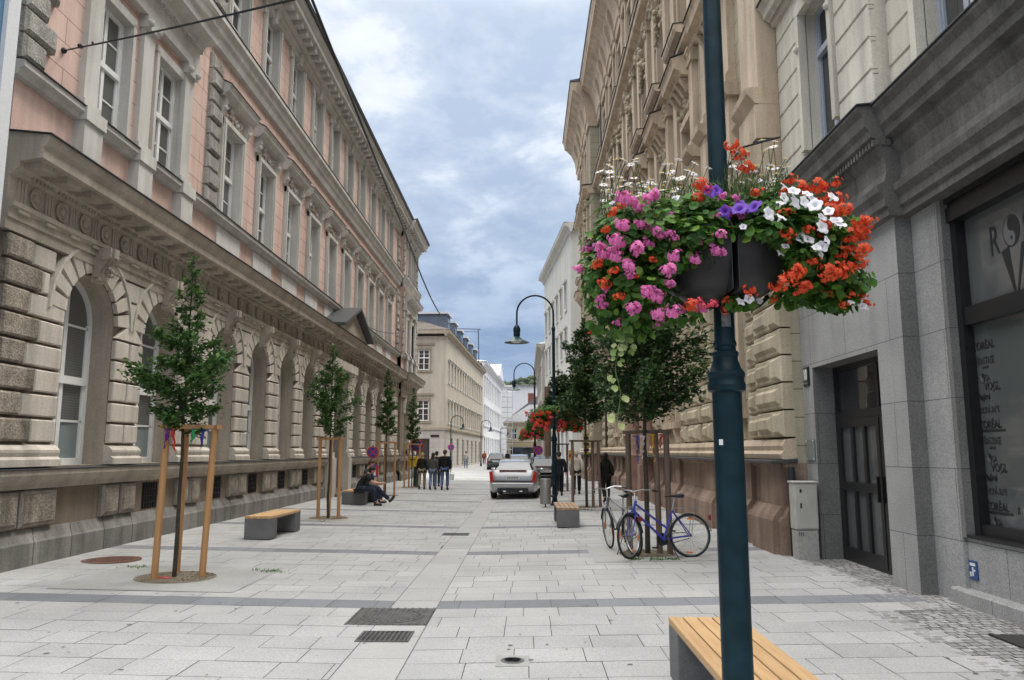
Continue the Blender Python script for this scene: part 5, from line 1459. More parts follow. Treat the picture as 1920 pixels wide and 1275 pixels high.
# ------------------------------------------------------------------ covers and grates in the paving
def cover(x, y, r, kind, label):
    z = gz(x)+.011; o = empty(kind, (x, y, z), 0, label, 'manhole cover' if 'manhole' in kind or 'cover' in kind else 'drain grate')
    if kind == 'manhole_cover':
        f = MB(); f.box(-.42, .42, -.42, .42, -.02, .004); f.build('frame', M['castiron'], o)
        b = MB()
        for i in range(21):
            for j in range(21):
                u, v = -.40+.04*i, -.40+.04*j
                if u*u+v*v > .36**2 and i % 2 == 0: b.box(u-.012, u+.012, v-.02, v+.02, .004, .009)
        b.build('rim_ribs', M['castiron'], o)
        c = MB(); c.lathe([(.34, 0), (.34, .009), (.325, .012), (.0, .012)], 40); 
        for i in range(24):
            a = 2*pi*i/24; c.box(.29*cos(a)-.018, .29*cos(a)+.018, .29*sin(a)-.018, .29*sin(a)+.018, .012, .017)
        for i in range(13):
            u = -.24+.04*i; h = sqrt(max(0, .25**2-u*u)); c.box(u-.011, u+.011, -h, h, .012, .016)
        c.build('lid', M['castiron'], o)
    elif kind == 'drain_grate':
        w, h = r
        f = MB(); f.box(-w/2, w/2, -h/2, h/2, -.02, .001); f.build('sump', M['black'], o)
        g = MB()
        for a in ((-w/2, -w/2+.025, -h/2, h/2), (w/2-.025, w/2, -h/2, h/2), (-w/2+.025, w/2-.025, -h/2, -h/2+.025), (-w/2+.025, w/2-.025, h/2-.025, h/2)): g.box(*a, -.01, .008)
        n = int(w/.045)
        for i in range(1, n):
            u = -w/2+w*i/n
            if abs(u) > .012: g.box(u-.009, u+.009, -h/2+.025, h/2-.025, -.01, .007)
        g.box(-w/2+.025, w/2-.025, -.012, .012, -.012, .0055)
        g.build('grate_bars', M['castiron'], o)
    else:
        m_ = M['rust'] if 'rust' in label else M['concrete']
        c = MB(); c.lathe([(r, -.01), (r, .004), (r*.9, .005), (r*.88, .002), (r*.84, .005), (0, .006)], 36)
        for i in range(-5, 6):
            for j in range(-5, 6):
                if (i*i+j*j) < 26: c.box(i*r*.14-.012, i*r*.14+.012, j*r*.14-.012, j*r*.14+.012, .005, .009)
        c.build('lid', m_, o)
        if r < .2:
            f = MB(); f.box(-.14, .14, -.16, .16, -.02, .001); f.build('frame', M['slab'], o)
cover(-1.42, 8.52, .34, 'manhole_cover', 'large square framed round iron manhole cover in the middle channel')
cover(-1.33, 7.62, (.50, .42), 'drain_grate', 'dark slotted drain grate just below the large manhole cover')
cover(-1.47, 16.7, (.55, .42), 'drain_grate', 'distant drain grate in the channel, level with the empty bench')
cover(-.11, 6.72, .10, 'round_cover', 'small round iron cover set in a square paver')
cover(-6.34, 12.1, .42, 'round_cover', 'rusty round cover by the foot of the pink house')
m = MB(); m.box(-.30, .30, -.32, .32, -.02, .006); m.box(-.33, -.30, -.35, .35, -.02, .009); m.box(.30, .33, -.35, .35, -.02, .009)
o = m.build('floor_mat', plain('dark mat', (.03, .028, .026), .8, bump=.3, scale=60)); o.location = (4.50, 7.0, gz(4.50)+.012); tag(o, 'dark rectangular mat in the cobbles by the shop step', 'door mat')
def litter_bin():
    r = empty('litter_bin', (.62, 24.35, gz(.6)), 0, 'stainless steel cylindrical litter bin fixed beside the lamp post', 'litter bin')
    b = MB(); b.lathe([(.15, .1), (.17, .11), (.17, .86), (.165, .87), (.15, .875)], 28); b.build('bin_body', M['steel'], r, smooth=True, angle=30)
    d = MB(); d.lathe([(.15, .872), (0, .872)], 24); d.build('opening', M['black'], r)
    c = MB(); c.box(.14, .3, .2, .3, .3, .36); c.box(.14, .3, .2, .3, .7, .76); c.box(-.02, .02, .12, .16, .0, .8); c.build('bracket', M['iron'], r)
litter_bin()
# ------------------------------------------------------------------ people
def skin_mesh(name, P, E, R, mat_, parent, root, sub=1, x=1.0):
    me = bpy.data.meshes.new(name); bm = bmesh.new(); lay = bm.verts.layers.skin.verify(); vs = {}
    for k in {k for e in E for k in e}:
        v = bm.verts.new(P[k]); vs[k] = v; r = R[k]; rr = r if isinstance(r, tuple) else (r, r)
        v[lay].radius = rr; v[lay].use_root = (k == root)
    for a, b_ in E: bm.edges.new((vs[a], vs[b_]))
    bm.to_mesh(me); bm.free(); me.materials.append(mat_)
    o = bpy.data.objects.new(name, me); COL.objects.link(o); o.parent = parent
    s = o.modifiers.new('skin', 'SKIN'); s.use_smooth_shade = True; s.branch_smoothing = .6
    u = o.modifiers.new('sub', 'SUBSURF'); u.levels = sub; u.render_levels = sub + 1
    return o
def cloth(name, c, rough=.85): return stone(name, c, tuple(k*.8 for k in c), rough=rough, scale=9, fine=120, bump=.2, dirt=.2, streak=False)
SKIN = plain('skin', (.48, .27, .19), .55)
def person(loc, heading, label, h=1.75, top=(.02, .02, .02), legs=(.05, .08, .16), hair=(.05, .03, .02), stride=.16, sleeves=True, long=False, joints=None, bag=None, woman=False, bare_feet=False, shoe=(.02, .02, .02), group='people in the street'):
    """heading 0 faces +Y; joints overrides joint positions"""
    r = empty('person', (loc[0], loc[1], loc[2] if len(loc) > 2 else gz(loc[0])), heading, label, 'person', group)
    r.scale = (h/1.78,)*3
    sw = .165 if woman else .19; hw = .10
    P = dict(pel=(0, 0, .96), spi=(0, 0, 1.13), che=(0, .01, 1.33), neb=(0, 0, 1.47), nec=(0, .015, 1.54), hea=(0, .03, 1.63), crn=(0, .025, 1.72))
    for s, n in ((-1, 'l'), (1, 'r')):
        st = stride*s
        P.update({n+'sh': (s*sw, 0, 1.42), n+'el': (s*(sw+.055), -.03-st*.35, 1.13), n+'wr': (s*(sw+.06), .07-st*.8, .90), n+'ha': (s*(sw+.055), .09-st*.9, .835),
                  n+'hi': (s*hw, 0, .92), n+'kn': (s*.105, .05+st*.75, .51), n+'an': (s*.10, -.03+st*(1.35 if st > 0 else 1.9), .09+(.07 if st < 0 else 0)), n+'to': (s*.11, .13+st*(1.35 if st > 0 else 1.9), .035+(.01 if st < 0 else 0))})
    if joints: P.update(joints)
    for n, s in (('l', -1), ('r', 1)):
        wv = Vector(P[n+'wr']); hv = Vector(P[n+'ha']); d = (hv-wv).normalized(); sd = d.cross(Vector((0, 0, 1)));
        if sd.length < .3: sd = d.cross(Vector((1, 0, 0)))
        sd.normalize()
        for i, (o_, L) in enumerate(((-.028, .068), (-.010, .080), (.009, .076), (.027, .058))):
            k = hv+sd*o_+d*.03; e = k+d*L*.55+Vector((0, 0, -.004)); f = k+d*L*.9+sd.cross(d)*.016
            P[f'{n}f{i}a'] = tuple(k); P[f'{n}f{i}b'] = tuple(e); P[f'{n}f{i}c'] = tuple(f)
        P[n+'tha'] = tuple(hv-sd*.036-d*.01); P[n+'thb'] = tuple(hv-sd*.048+d*.035)
    hv = Vector(P['hea']); fw = Vector(P.get('fwd', (0, 1, 0)))
    rt = fw.cross(Vector((0, 0, 1))).normalized()
    P['nos'] = tuple(hv+fw*.108+Vector((0, 0, -.01))); P['chi'] = tuple(hv+fw*.065+Vector((0, 0, -.085)))
    P['eal'] = tuple(hv-rt*.082); P['ear'] = tuple(hv+rt*.082)
    R = dict(pel=(.15, .11), spi=(.135, .095), che=(.155, .11), neb=.075, nec=.054, hea=(.078, .098), crn=(.062, .075), nos=.012, chi=.03, eal=.016, ear=.016)
    for n in 'lr':
        R.update({n+'sh': .062, n+'el': .043, n+'wr': .028, n+'ha': (.038, .017), n+'hi': .088, n+'kn': .058, n+'an': .04, n+'to': .036, n+'tha': .012, n+'thb': .009})
        for i in range(4):
            for q, v in zip('abc', (.010, .0088, .0075)): R[f'{n}f{i}{q}'] = v
    E = [('pel', 'spi'), ('spi', 'che'), ('che', 'neb'), ('neb', 'nec'), ('nec', 'hea'), ('hea', 'crn'), ('hea', 'nos'), ('hea', 'chi'), ('hea', 'eal'), ('hea', 'ear')]
    for n in 'lr':
        E += [('neb', n+'sh') if False else ('che', n+'sh'), (n+'sh', n+'el'), (n+'el', n+'wr'), (n+'wr', n+'ha'), ('pel', n+'hi'), (n+'hi', n+'kn'), (n+'kn', n+'an'), (n+'an', n+'to'), (n+'ha', n+'tha'), (n+'tha', n+'thb')]
        for i in range(4): E += [(n+'ha', f'{n}f{i}a'), (f'{n}f{i}a', f'{n}f{i}b'), (f'{n}f{i}b', f'{n}f{i}c')]
    skin_mesh('body', P, E, R, SKIN, r, 'pel')
    def grow(keys, k): return {q: tuple(v+k for v in (R[q] if isinstance(R[q], tuple) else (R[q], R[q]))) for q in keys}
    keys = ['pel', 'spi', 'che', 'neb']; ed = [('pel', 'spi'), ('spi', 'che'), ('che', 'neb')]
    for n in 'lr':
        P[n+'sl'] = tuple(Vector(P[n+'el']).lerp(Vector(P[n+'wr']), .9)) if sleeves else tuple(Vector(P[n+'sh']).lerp(Vector(P[n+'el']), .75)); R[n+'sl'] = .034 if sleeves else .056
        keys += [n+'sh', n+'sl']; ed += [('che', n+'sh')]
        if sleeves: keys.append(n+'el'); ed += [(n+'sh', n+'el'), (n+'el', n+'sl')]
        else: ed += [(n+'sh', n+'sl')]
    P['hem'] = tuple(Vector(P['pel'])+Vector((0, 0, -.20 if long else -.15))*(1 if not joints else .2)); R['hem'] = (.165, .13); keys.append('hem'); ed.append(('pel', 'hem'))
    skin_mesh('jacket' if sleeves else 'shirt', P, ed, grow(keys, .036), cloth('top cloth', top), r, 'pel')
    keys = ['pel']; ed = []
    for n in 'lr':
        P[n+'cu'] = tuple(Vector(P[n+'kn']).lerp(Vector(P[n+'an']), .93)); R[n+'cu'] = .046
        keys += [n+'hi', n+'kn', n+'cu']; ed += [('pel', n+'hi'), (n+'hi', n+'kn'), (n+'kn', n+'cu')]
    skin_mesh('trousers', P, ed, {**grow(keys, .024), 'pel': (.125, .10) if joints else (.15, .115)}, cloth('trouser cloth', legs), r, 'pel')
    sm_ = plain('shoe leather', shoe, .5)
    for n in 'lr': 
        A = Vector(P[n+'an']); T = Vector(P[n+'to']); d = (T-A); hl = A-Vector((d.x, d.y, 0)).normalized()*.05+Vector((0, 0, -.045)); 
        b = MB(); b.tube([A+Vector((0, 0, .03)), A+Vector((0, 0, -.035))], [.046, .05], 8); b.tube([hl, A.lerp(T, .5)+Vector((0, 0, -.02)), T, T+d.normalized()*.05], [.042, .05, .044, .02], 10); b.build('shoe', sm_, r, smooth=True, angle=60)
    hm = stone('hair', hair, tuple(k*.55 for k in hair), rough=.7, scale=40, fine=160, bump=.6, dirt=.3, streak=False)
    H = MB(); c = Vector(P['hea'])-fw*.012+Vector((0, 0, .045)); 
    up = (Vector(P['crn'])-Vector(P['nec'])).normalized()
    for i, (k, rr) in enumerate((((0, 0, .0), (.092, .105, .085)), ((-fw.x*.04, -fw.y*.04, -.045), (.086, .075, .085)))): H.sphere(tuple(c+Vector(k)), rr, 14, 9)
    if woman:
        for i in range(5): H.sphere(tuple(c-fw*.055+Vector((rnd.uniform(-.06, .06), rnd.uniform(-.02, .02), -.06-.035*i))), (.07, .05, .06), 10, 6)
    H.build('hair', hm, r, smooth=True, angle=80)
    for s in (-1, 1):
        e = MB(); e.sphere(tuple(hv+fw*.088+rt*s*.033+Vector((0, 0, .012))), .012, 8, 6); e.build('eye', plain('eye', (.06, .05, .045), .2), r, smooth=True)
    mo = MB(); mo.sphere(tuple(hv+fw*.092+Vector((0, 0, -.055))), (.024, .012, .007), 8, 5); mo.build('mouth', plain('lips', (.36, .14, .12), .5), r, smooth=True)
    if bag:
        b = MB(); x, y, z, w, d, hh = bag[:6]; b.bb(x-w/2, x+w/2, -y-d/2, -y+d/2, z-hh, z, .03); b.tube([(x-w*.35, y, z), (x-w*.1, y, z+.16), (x+w*.1, y, z+.16), (x+w*.35, y, z)], .008, 5)
        o = b.build('bag', plain('bag', bag[6], .6), None, smooth=True); o.matrix_world = Matrix.Translation(r.location) @ Matrix.Rotation(heading, 4, 'Z') @ Matrix.Scale(h/1.78, 4)
        tag(o, bag[7], 'bag')
    return r
person((-4.62, 35.0), 0, 'blond walker in black top and beige trousers, leftmost of the walking group', 1.66, (.015, .014, .012), (.33, .27, .19), (.5, .36, .19), .12, woman=True)
person((-4.12, 34.9), 0, 'dark haired walker in grey jacket and light jeans, middle of the walking group', 1.66, (.085, .085, .075), (.16, .24, .38), (.06, .035, .022), .14, woman=True)
person((-3.58, 34.8), radians(-3), 'tall walker in black jacket and jeans carrying a white bag', 1.80, (.012, .012, .014), (.10, .16, .30), (.10, .055, .03), .10, bag=(.30, .1, .70, .2, .1, .26, (.7, .7, .7), 'small white carrier bag held by the tall walker in black'))
person((-4.30, 37.9), 0, 'partly hidden dark haired walker ahead of the one in grey jacket', 1.72, (.03, .03, .035), (.05, .06, .09), (.03, .02, .015), .12)
person((-5.85, 77), 0, 'distant walker in white shirt and blue trousers near the beige house', 1.7, (.55, .55, .52), (.12, .17, .27), (.1, .07, .05), .12)
person((-5.2, 99), 0, 'distant walker in an orange red jacket', 1.72, (.42, .07, .03), (.03, .03, .03), (.05, .03, .02), .12)
person((-2.1, 92), pi, 'distant dark figure beside the dark parked car', 1.75, (.015, .015, .018), (.02, .02, .02), (.03, .02, .02), .1)
person((2.68, 26.2), radians(3), 'woman in black with pale collar walking away by the ornate house', 1.66, (.012, .012, .012), (.013, .013, .013), (.02, .012, .01), .18, long=True, woman=True, bag=(.26, .06, .72, .12, .22, .2, (.25, .22, .2), 'small bag carried by the woman in black'))
person((2.02, 31.0), radians(-4), 'walker in a pale jacket and black trousers behind the right hand stakes', 1.72, (.55, .50, .43), (.015, .015, .015), (.45, .40, .33), .13, long=True)
person((1.30, 30.2), 0, 'dark dressed walker mostly hidden behind the second lamp post', 1.72, (.012, .014, .02), (.015, .016, .02), (.03, .02, .02), .12)
# seated man, legs stretched out towards the street
SJ = dict(pel=(0, -.08, .54), spi=(0, .0, .70), che=(0, .13, .86), neb=(0, .22, .97), nec=(0, .27, 1.02), hea=(0, .33, 1.08), crn=(0, .34, 1.17),
          lsh=(-.18, .20, .93), rsh=(.18, .20, .93), lel=(-.22, .36, .70), rel=(.22, .40, .70), lwr=(-.12, .60, .66), rwr=(.10, .64, .69), lha=(-.08, .67, .66), rha=(.06, .70, .70),
          lhi=(-.1, -.02, .53), rhi=(.1, -.02, .53), lkn=(-.13, .42, .56), rkn=(.12, .43, .50), lan=(-.12, .90, .15), ran=(.12, .48, .09), lto=(-.13, 1.0, .26), rto=(.13, .64, .035))
sm = person((-5.15, 24.62), -pi/2, 'man in dark tee shirt and jeans sitting on the bench with one leg stretched out', 1.78, (.02, .022, .022), (.025, .035, .06), (.035, .022, .015), 0, False, joints=SJ)
SJ2 = dict(SJ); SJ2.update(hea=(0, .16, 1.34), crn=(0, .15, 1.43), nec=(0, .10, 1.24), neb=(0, .06, 1.17), che=(0, .02, 1.02), spi=(0, -.04, .78), lsh=(-.18, .02, 1.12), rsh=(.18, .02, 1.12), lel=(-.22, .1, .85), rel=(.22, .1, .85), lwr=(-.16, .34, .66), rwr=(.16, .34, .66), lha=(-.14, .42, .63), rha=(.14, .42, .63), lkn=(-.12, .42, .5), rkn=(.12, .42, .5), lan=(-.12, .5, .09), lto=(-.13, .64, .035))
person((-5.22, 25.75), -pi/2, 'brown haired companion sitting behind the man on the bench, mostly hidden', 1.70, (.05, .05, .055), (.03, .04, .07), (.13, .06, .03), 0, False, joints=SJ2)

# ------------------------------------------------------------------ cars
def car(loc, rz, label, paint, L=4.75, Wd=1.80, H=1.41, sedan=True, lamps=(.45, .015, .01), detail=True):
    r = empty('parked_car', loc, rz, label, 'car', 'cars parked along the street')
    W2 = Wd/2; body = MB(); deck = 1.05 if sedan else 1.0
    # stations: y from tail, half width, bottom, belt height
    ST = [(0.0, .80, .42, .74), (.03, .88, .34, .86), (.12, .93, .27, deck), (.45, .985, .22, deck+.015), (1.1, 1.0, .20, 1.03 if sedan else .985), (2.2, 1.0, .20, .98), (3.2, 1.0, .20, .92), (3.9, .985, .21, .86), (4.45, .93, .25, .76), (4.68, .84, .32, .66), (4.75, .74, .40, .58)]
    rows = []
    for y, w, zb, zt in ST:
        w *= W2; y = y*L/4.75
        pr = [(0, zb), (w*.86, zb), (w*.97, zb+.10), (w, zb+.26), (w*1.0, min(.62, zt-.12)), (w*.985, zt-.10), (w*.93, zt-.02), (w*.80, zt), (0, zt+.02)]
        ring = [(x, z) for x, z in pr]+[(-x, z) for x, z in reversed(pr[1:-1])]
        rows.append([body.R(x, y, z) for x, z in ring])
    n = len(rows[0])
    for A, B in zip(rows, rows[1:]):
        for i in range(n): body.F(A[i], A[(i+1) % n], B[(i+1) % n], B[i])
    body.F(*reversed(rows[0])); body.F(*rows[-1])
    pm = M.setdefault('paint'+label, plain('car paint', paint, .28, metal=.6, coat=.8, var=.03))
    body.build('body', pm, r, smooth=True, angle=38)
    # greenhouse
    GH = [(.55 if sedan else .18, .90, 1.05 if sedan else .98, 1.05 if sedan else .98), (.98 if sedan else .42, .74, 1.02 if sedan else .98, H-.10), (1.4 if sedan else .8, .70, .98, H-.015), (2.1, .70, .96, H), (2.65, .69, .95, H-.04), (3.45, .86, .91, .92)]
    gl = MB(); rows = []
    for y, wt, zb, zt in GH:
        w = W2*.85; t = (zt-zb)/(H-zb); wt = W2*(.85+(.63-.85)*t); y = y*L/4.75
        pr = [(w, zb-.02), (wt, zt-.02), (wt*.86, zt), (0, zt+.012)]
        ring = [(x, z) for x, z in pr]+[(-x, z) for x, z in reversed(pr[:-1])]
        rows.append([gl.R(x, y, z) for x, z in ring])
    n = len(rows[0])
    for A, B in zip(rows, rows[1:]):
        for i in range(n-1): gl.F(A[i], A[i+1], B[i+1], B[i])
    gl.F(*rows[0]); gl.F(*reversed(rows[-1]))
    gl.build('windows', glass('car glass', (.02, .024, .026), .05), r, smooth=True, angle=25)
    rf = MB(); rows = []
    for y, zt in ((GH[1][0]+.02, GH[1][3]-.02), (GH[2][0], H-.005), (2.1, H+.012), (2.62, H-.025)):
        t = (zt-.97)/(H-.97); wt = W2*(.85+(.63-.85)*t)+.012; y = y*L/4.75
        rows.append([rf.R(x, y, z) for x, z in ((-wt, zt-.075), (-wt, zt-.018), (-wt*.86, zt+.008), (0, zt+.022), (wt*.86, zt+.008), (wt, zt-.018), (wt, zt-.075))])
    for A, B in zip(rows, rows[1:]):
        for i in range(6): rf.F(A[i], A[i+1], B[i+1], B[i])
    rf.build('roof', pm, r, smooth=True, angle=40)
    pl = MB()
    for s in (-1, 1):
        def gp(y, z): 
            t = max(0, (z-.97)/(H-.97)); return (s*(W2*(.85-.22*t)+.006), y*L/4.75, z)
        for (ya, za, yb, zb, w) in ((GH[0][0]+.0, .97, GH[1][0]+.02, H-.07, .11), (2.15, .95, 2.1, H-.04, .05), (3.42, .91, 2.62, H-.06, .06)):
            a, b_ = gp(ya, za), gp(yb, zb); pl.quad((a[0], a[1]-w, a[2]), (a[0], a[1]+w, a[2]), (b_[0], b_[1]+w*.8, b_[2]), (b_[0], b_[1]-w*.8, b_[2]))
    pl.build('pillars', pm, r, normals=False)
    # wheels
    for y in (.98, 3.83):
        for s in (-1, 1):
            t = MB(); t.lathe([(.21, -.1), (.29, -.105), (.325, -.08), (.33, 0), (.325, .08), (.29, .105), (.21, .1)], 24, (0, 0, 0), 'x'); o = t.build('wheel', M['rubber'], r, smooth=True, angle=40); o.location = (s*(W2-.12), y*L/4.75, .33)
            m = MB(); m.lathe([(0, .09), (.05, .095), (.06, .07), (.2, .085), (.215, .1)] if s > 0 else [(0, -.09), (.05, -.095), (.06, -.07), (.2, -.085), (.215, -.1)], 20, (0, 0, 0), 'x'); m.build('rim', M['steel'], o, smooth=True)
            a = MB(); a.lathe([(.37, -.02), (.40, .02), (.0, .02)], 20, (0, 0, 0), 'x'); 
    # tail
    for s in (-1, 1):
        l = MB(); x0, x1 = (.77*W2, .965*W2)
        zz0, zz1 = (.64, 1.00) if sedan else (.62, .98)
        p = [(s*x0, .012, zz0), (s*x1*.955, .055, zz0), (s*x1*.995, .12, zz1), (s*x0*1.08, .09, zz1)] 
        f = [l.R(*q) for q in p]; bck = [l.R(q[0]*(.98), q[1]+.2, q[2]) for q in p]
        l.F(*f)
        for i in range(4): l.F(f[i], f[(i+1) % 4], bck[(i+1) % 4], bck[i])
        for q in range(len(l.v)): l.v[q] = (l.v[q][0]*1.005, l.v[q][1]-.065, l.v[q][2])
        l.build('tail_light', plain('red lens', lamps, .12, coat=.6), r)
        mi = MB(); mi.sphere((s*(W2+.06), 2.95*L/4.75, 1.0), (.1, .06, .075), 10, 6); mi.build('wing_mirror', pm, r, smooth=True)
    b = MB(); b.box(-W2*.86, W2*.86, -.045, .25, .42, .60); b.build('bumper', pm, r, bevel=.03)
    d = MB(); d.box(-W2*.62, W2*.62, -.035, .3, .25, .405); d.build('diffuser', M['black'], r, bevel=.01)
    if detail:
        for s in (-1, 1):
            e = MB(); e.box(s*.30-.06, s*.30+.06, -.045, .1, .28, .31); e.build('exhaust', M['chrome'], r, bevel=.01)
    p = MB(); p.box(-.26, .26, -.008, .02, .72, .84); po = p.build('number_plate', plain('plate white', (.62, .62, .6), .4), r)
    p.v
    q = MB(); rg = random.Random(len(label))
    for i in range(7): q.box(-.19+i*.058, -.155+i*.058, -.011, -.008, .745, .815)
    q.build('plate_marks', plain('plate ink', (.14, .13, .14), .5), po)
    c = MB(); c.box(-.5, .5, .02, .10, deck-.015, deck+.012); c.build('brake_light', plain('dark red strip', (.25, .02, .02), .3), r)
    return r
car((-.46, 28.55, gz(-.5)), radians(-3.2), 'silver saloon car with tall red tail lights parked on the paving', (.42, .415, .405))
car((.98, 37.5, .03), radians(-2), 'black hatchback with red tail lights right of the silver saloon', (.012, .012, .014), 4.2, 1.72, 1.45, False, detail=False)
car((-.42, 52, .03), radians(-1), 'light blue car beyond the silver saloon', (.20, .28, .36), 4.3, 1.72, 1.48, False, detail=False)
car((1.0, 60, .03), radians(-1), 'slate blue estate car in the distance beside the light blue car', (.10, .15, .24), 4.3, 1.74, 1.55, False, detail=False)
car((-2.75, 72, .03), radians(-2), 'dark green car with red lights at the far left of the roadway', (.03, .05, .045), 4.3, 1.74, 1.52, False, detail=False)

# ------------------------------------------------------------------ bicycles
def bicycle(loc, rz, label, col, steer=0.0, lean=0.0, rack=True, mens=False):
    r = empty('bicycle', (loc[0], loc[1], gz(loc[0])+.012), rz, label, 'bicycle', 'bicycles leaning at the tree'); r.rotation_euler = (lean, 0, rz)
    fm = plain('bicycle paint', col, .3, coat=.5); al = plain('bicycle alloy', (.45, .45, .45), .3, metal=.9)
    WR = .345; RA = Vector((-.54, 0, WR)); FA = Vector((.53, 0, WR)); BB = Vector((-.10, 0, .29))
    HT, HB = Vector((.33, 0, .90)), Vector((.385, 0, .72)); ST_ = Vector((-.26, 0, .74)); 
    f = MB()
    def T(a, b_, rad=.016): f.tube([a, b_], rad, 8)
    T(HT, HB, .021); T(BB, ST_, .017)
    if mens: T(HB+Vector((-.01, 0, .02)), BB, .019); T(HT, ST_, .016)
    else: T(HB+Vector((-.01, 0, .02)), BB+Vector((0, 0, .0)), .019); T(HT+Vector((.02, 0, -.05)), BB+(ST_-BB)*.38, .017)
    for s in (-.05, .05):
        o = Vector((0, s, 0)); f.tube([BB+o*.6, RA+o*1.1], .010, 6); f.tube([ST_+o*.3, RA+o*1.1], .009, 6)
    T(BB+Vector((0, -.04, 0)), BB+Vector((0, .04, 0)), .025)
    f.build('frame', fm, r, smooth=True)
    s = MB(); s.tube([ST_, ST_+Vector((-.055, 0, .20))], .013, 8); s.build('seat_post', al, r, smooth=True)
    sd = MB(); pts = []; sp = ST_+Vector((-.06, 0, .22))
    sd.tube([sp+Vector((.17, 0, -.005)), sp+Vector((.08, 0, 0)), sp+Vector((-.02, 0, .005)), sp+Vector((-.10, 0, .01)), sp+Vector((-.14, 0, .01))], [.018, .026, .055, .085, .06], 10)
    for i, v in enumerate(sd.v): sd.v[i] = (v[0], v[1], sp.z+(v[2]-sp.z)*.45)
    sd.build('saddle', M['black'], r, smooth=True)
    def wheel(parent, c, rear):
        w = empty('wheel', tuple(c), 0); w.parent = parent
        t = MB(); t.tube([((WR-.018)*cos(2*pi*i/40), 0, (WR-.018)*sin(2*pi*i/40)) for i in range(40)], .018, 8, close=True); t.build('tyre', M['rubber'], w, smooth=True)
        q = MB(); q.tube([((WR-.042)*cos(2*pi*i/40), 0, (WR-.042)*sin(2*pi*i/40)) for i in range(40)], .0095, 6, close=True); q.build('rim', al, w, smooth=True)
        p = MB()
        for i in range(28):
            a = 2*pi*i/28; b_ = a+(.5 if i % 2 else -.5); sy = .03 if i % 4 < 2 else -.03
            p.tube([(.02*cos(b_), sy, .02*sin(b_)), ((WR-.045)*cos(a), 0, (WR-.045)*sin(a))], .0014, 4)
        p.tube([(0, -.05, 0), (0, .05, 0)], .02, 8); p.build('spokes', al, w)
        for k in (pi*.52, -pi*.47):
            e = MB(); a = k; pt = Vector(((WR-.085)*cos(a), 0, (WR-.085)*sin(a))); tg = Vector((-sin(a), 0, cos(a)))*.05
            e.tube([pt-tg, pt+tg], .013, 6); e.build('reflector', plain('amber reflector', (.75, .2, .03), .3), w)
        return w
    wheel(r, RA, True)
    ca = MB(); ca.lathe([(.095, -.004), (.1, 0), (.095, .004)], 24, tuple(BB+Vector((0, -.055, 0))), 'y'); ca.tube([BB+Vector((0, -.075, 0)), BB+Vector((.10, -.085, -.13))], .011, 6); ca.tube([BB+Vector((0, .075, 0)), BB+Vector((-.10, .085, .13))], .011, 6)
    ca.box(BB.x+.06, BB.x+.14, -.18, -.09, BB.z-.145, BB.z-.12); ca.box(BB.x-.14, BB.x-.06, .09, .18, BB.z+.12, BB.z+.145)
    ca.build('cranks', M['black'], r)
    cg = MB(); cg.tube([BB+Vector((.03, -.06, .085)), RA+Vector((.05, -.06, .045)), RA+Vector((0, -.06, -.05)), BB+Vector((.0, -.06, -.095))], .007, 5); cg.build('chain', M['iron'], r)
    fn = MB()
    def fender(mb, c, a0, a1, R_):
        P = []
        for i in range(17):
            a = a0+(a1-a0)*i/16; P.append([mb.R(c.x+R_*cos(a), y, c.z+R_*sin(a)-abs(y)*.25) for y in (-.026, 0, .026)])
        for A, B in zip(P, P[1:]): mb.F(A[0], A[1], B[1], B[0]); mb.F(A[1], A[2], B[2], B[1])
    fender(fn, RA, radians(-10), radians(170), WR+.022); fn.build('mudguard', M['steel'] if not mens else M['black'], r, smooth=True)
    if rack:
        k = MB(); z = .77
        for y in (-.06, .06): k.tube([(-.30, y*.6, z), (-.42, y, z+.01), (-.80, y, z+.01)], .006, 5); k.tube([(-.62, y, z), RA+Vector((0, y*1.1, 0))], .005, 5)
        for x in (-.45, -.6, -.8): k.tube([(x, -.06, z+.01), (x, .06, z+.01)], .005, 5)
        k.build('carrier_rack', M['steel'], r)
        l = MB(); l.box(-.90, -.86, -.035, .035, .58, .66); l.build('rear_light', plain('rear lamp', (.2, .02, .02), .3), r, bevel=.008)
    # steered front assembly: everything built about the head axis
    g = empty('front_assembly', (HB.x, 0, 0)); g.parent = r; g.rotation_euler = (0, 0, steer)
    o = Vector((-HB.x, 0, 0)); fk = MB()
    for s_ in (-.05, .05): fk.tube([HB+o+Vector((.01, s_, -.02)), HB+o+Vector((.045, s_, -.16)), FA+o+Vector((0, s_, 0))], .011, 8)
    fk.tube([HB+o+Vector((.01, -.055, -.02)), HB+o+Vector((.01, .055, -.02))], .016, 8)
    fk.build('fork', fm, g, smooth=True)
    hb = MB(); hz = 1.04; hx = HT.x-.035+o.x
    hb.tube([HT+o, (hx, 0, hz)], .013, 8); hb.tube([(hx+.06, 0, hz), (hx+.04, -.14, hz+.03), (hx-.06, -.25, hz+.02), (hx-.2, -.28, hz)], .011, 8); hb.tube([(hx+.06, 0, hz), (hx+.04, .14, hz+.03), (hx-.06, .25, hz+.02), (hx-.2, .28, hz)], .011, 8); hb.tube([(hx, 0, hz), (hx+.06, 0, hz)], .014, 8)
    hb.build('handlebar', M['chrome'], g, smooth=True)
    for s_ in (-1, 1):
        gr = MB(); gr.tube([(hx-.08, s_*.255, hz+.018), (hx-.21, s_*.282, hz)], .017, 8); gr.build('grip', M['black'], g, smooth=True)
    hl = MB(); hl.lathe([(.0, -.03), (.035, -.02), (.042, .03), (.0, .035)], 14, (HB.x+o.x+.08, 0, .76), 'x'); hl.build('headlight', M['chrome'], g, smooth=True)
    w = empty('front_wheel_axle', (0, 0, 0)); bpy.data.objects.remove(w)
    wheel2 = MB(); FA2 = FA+o
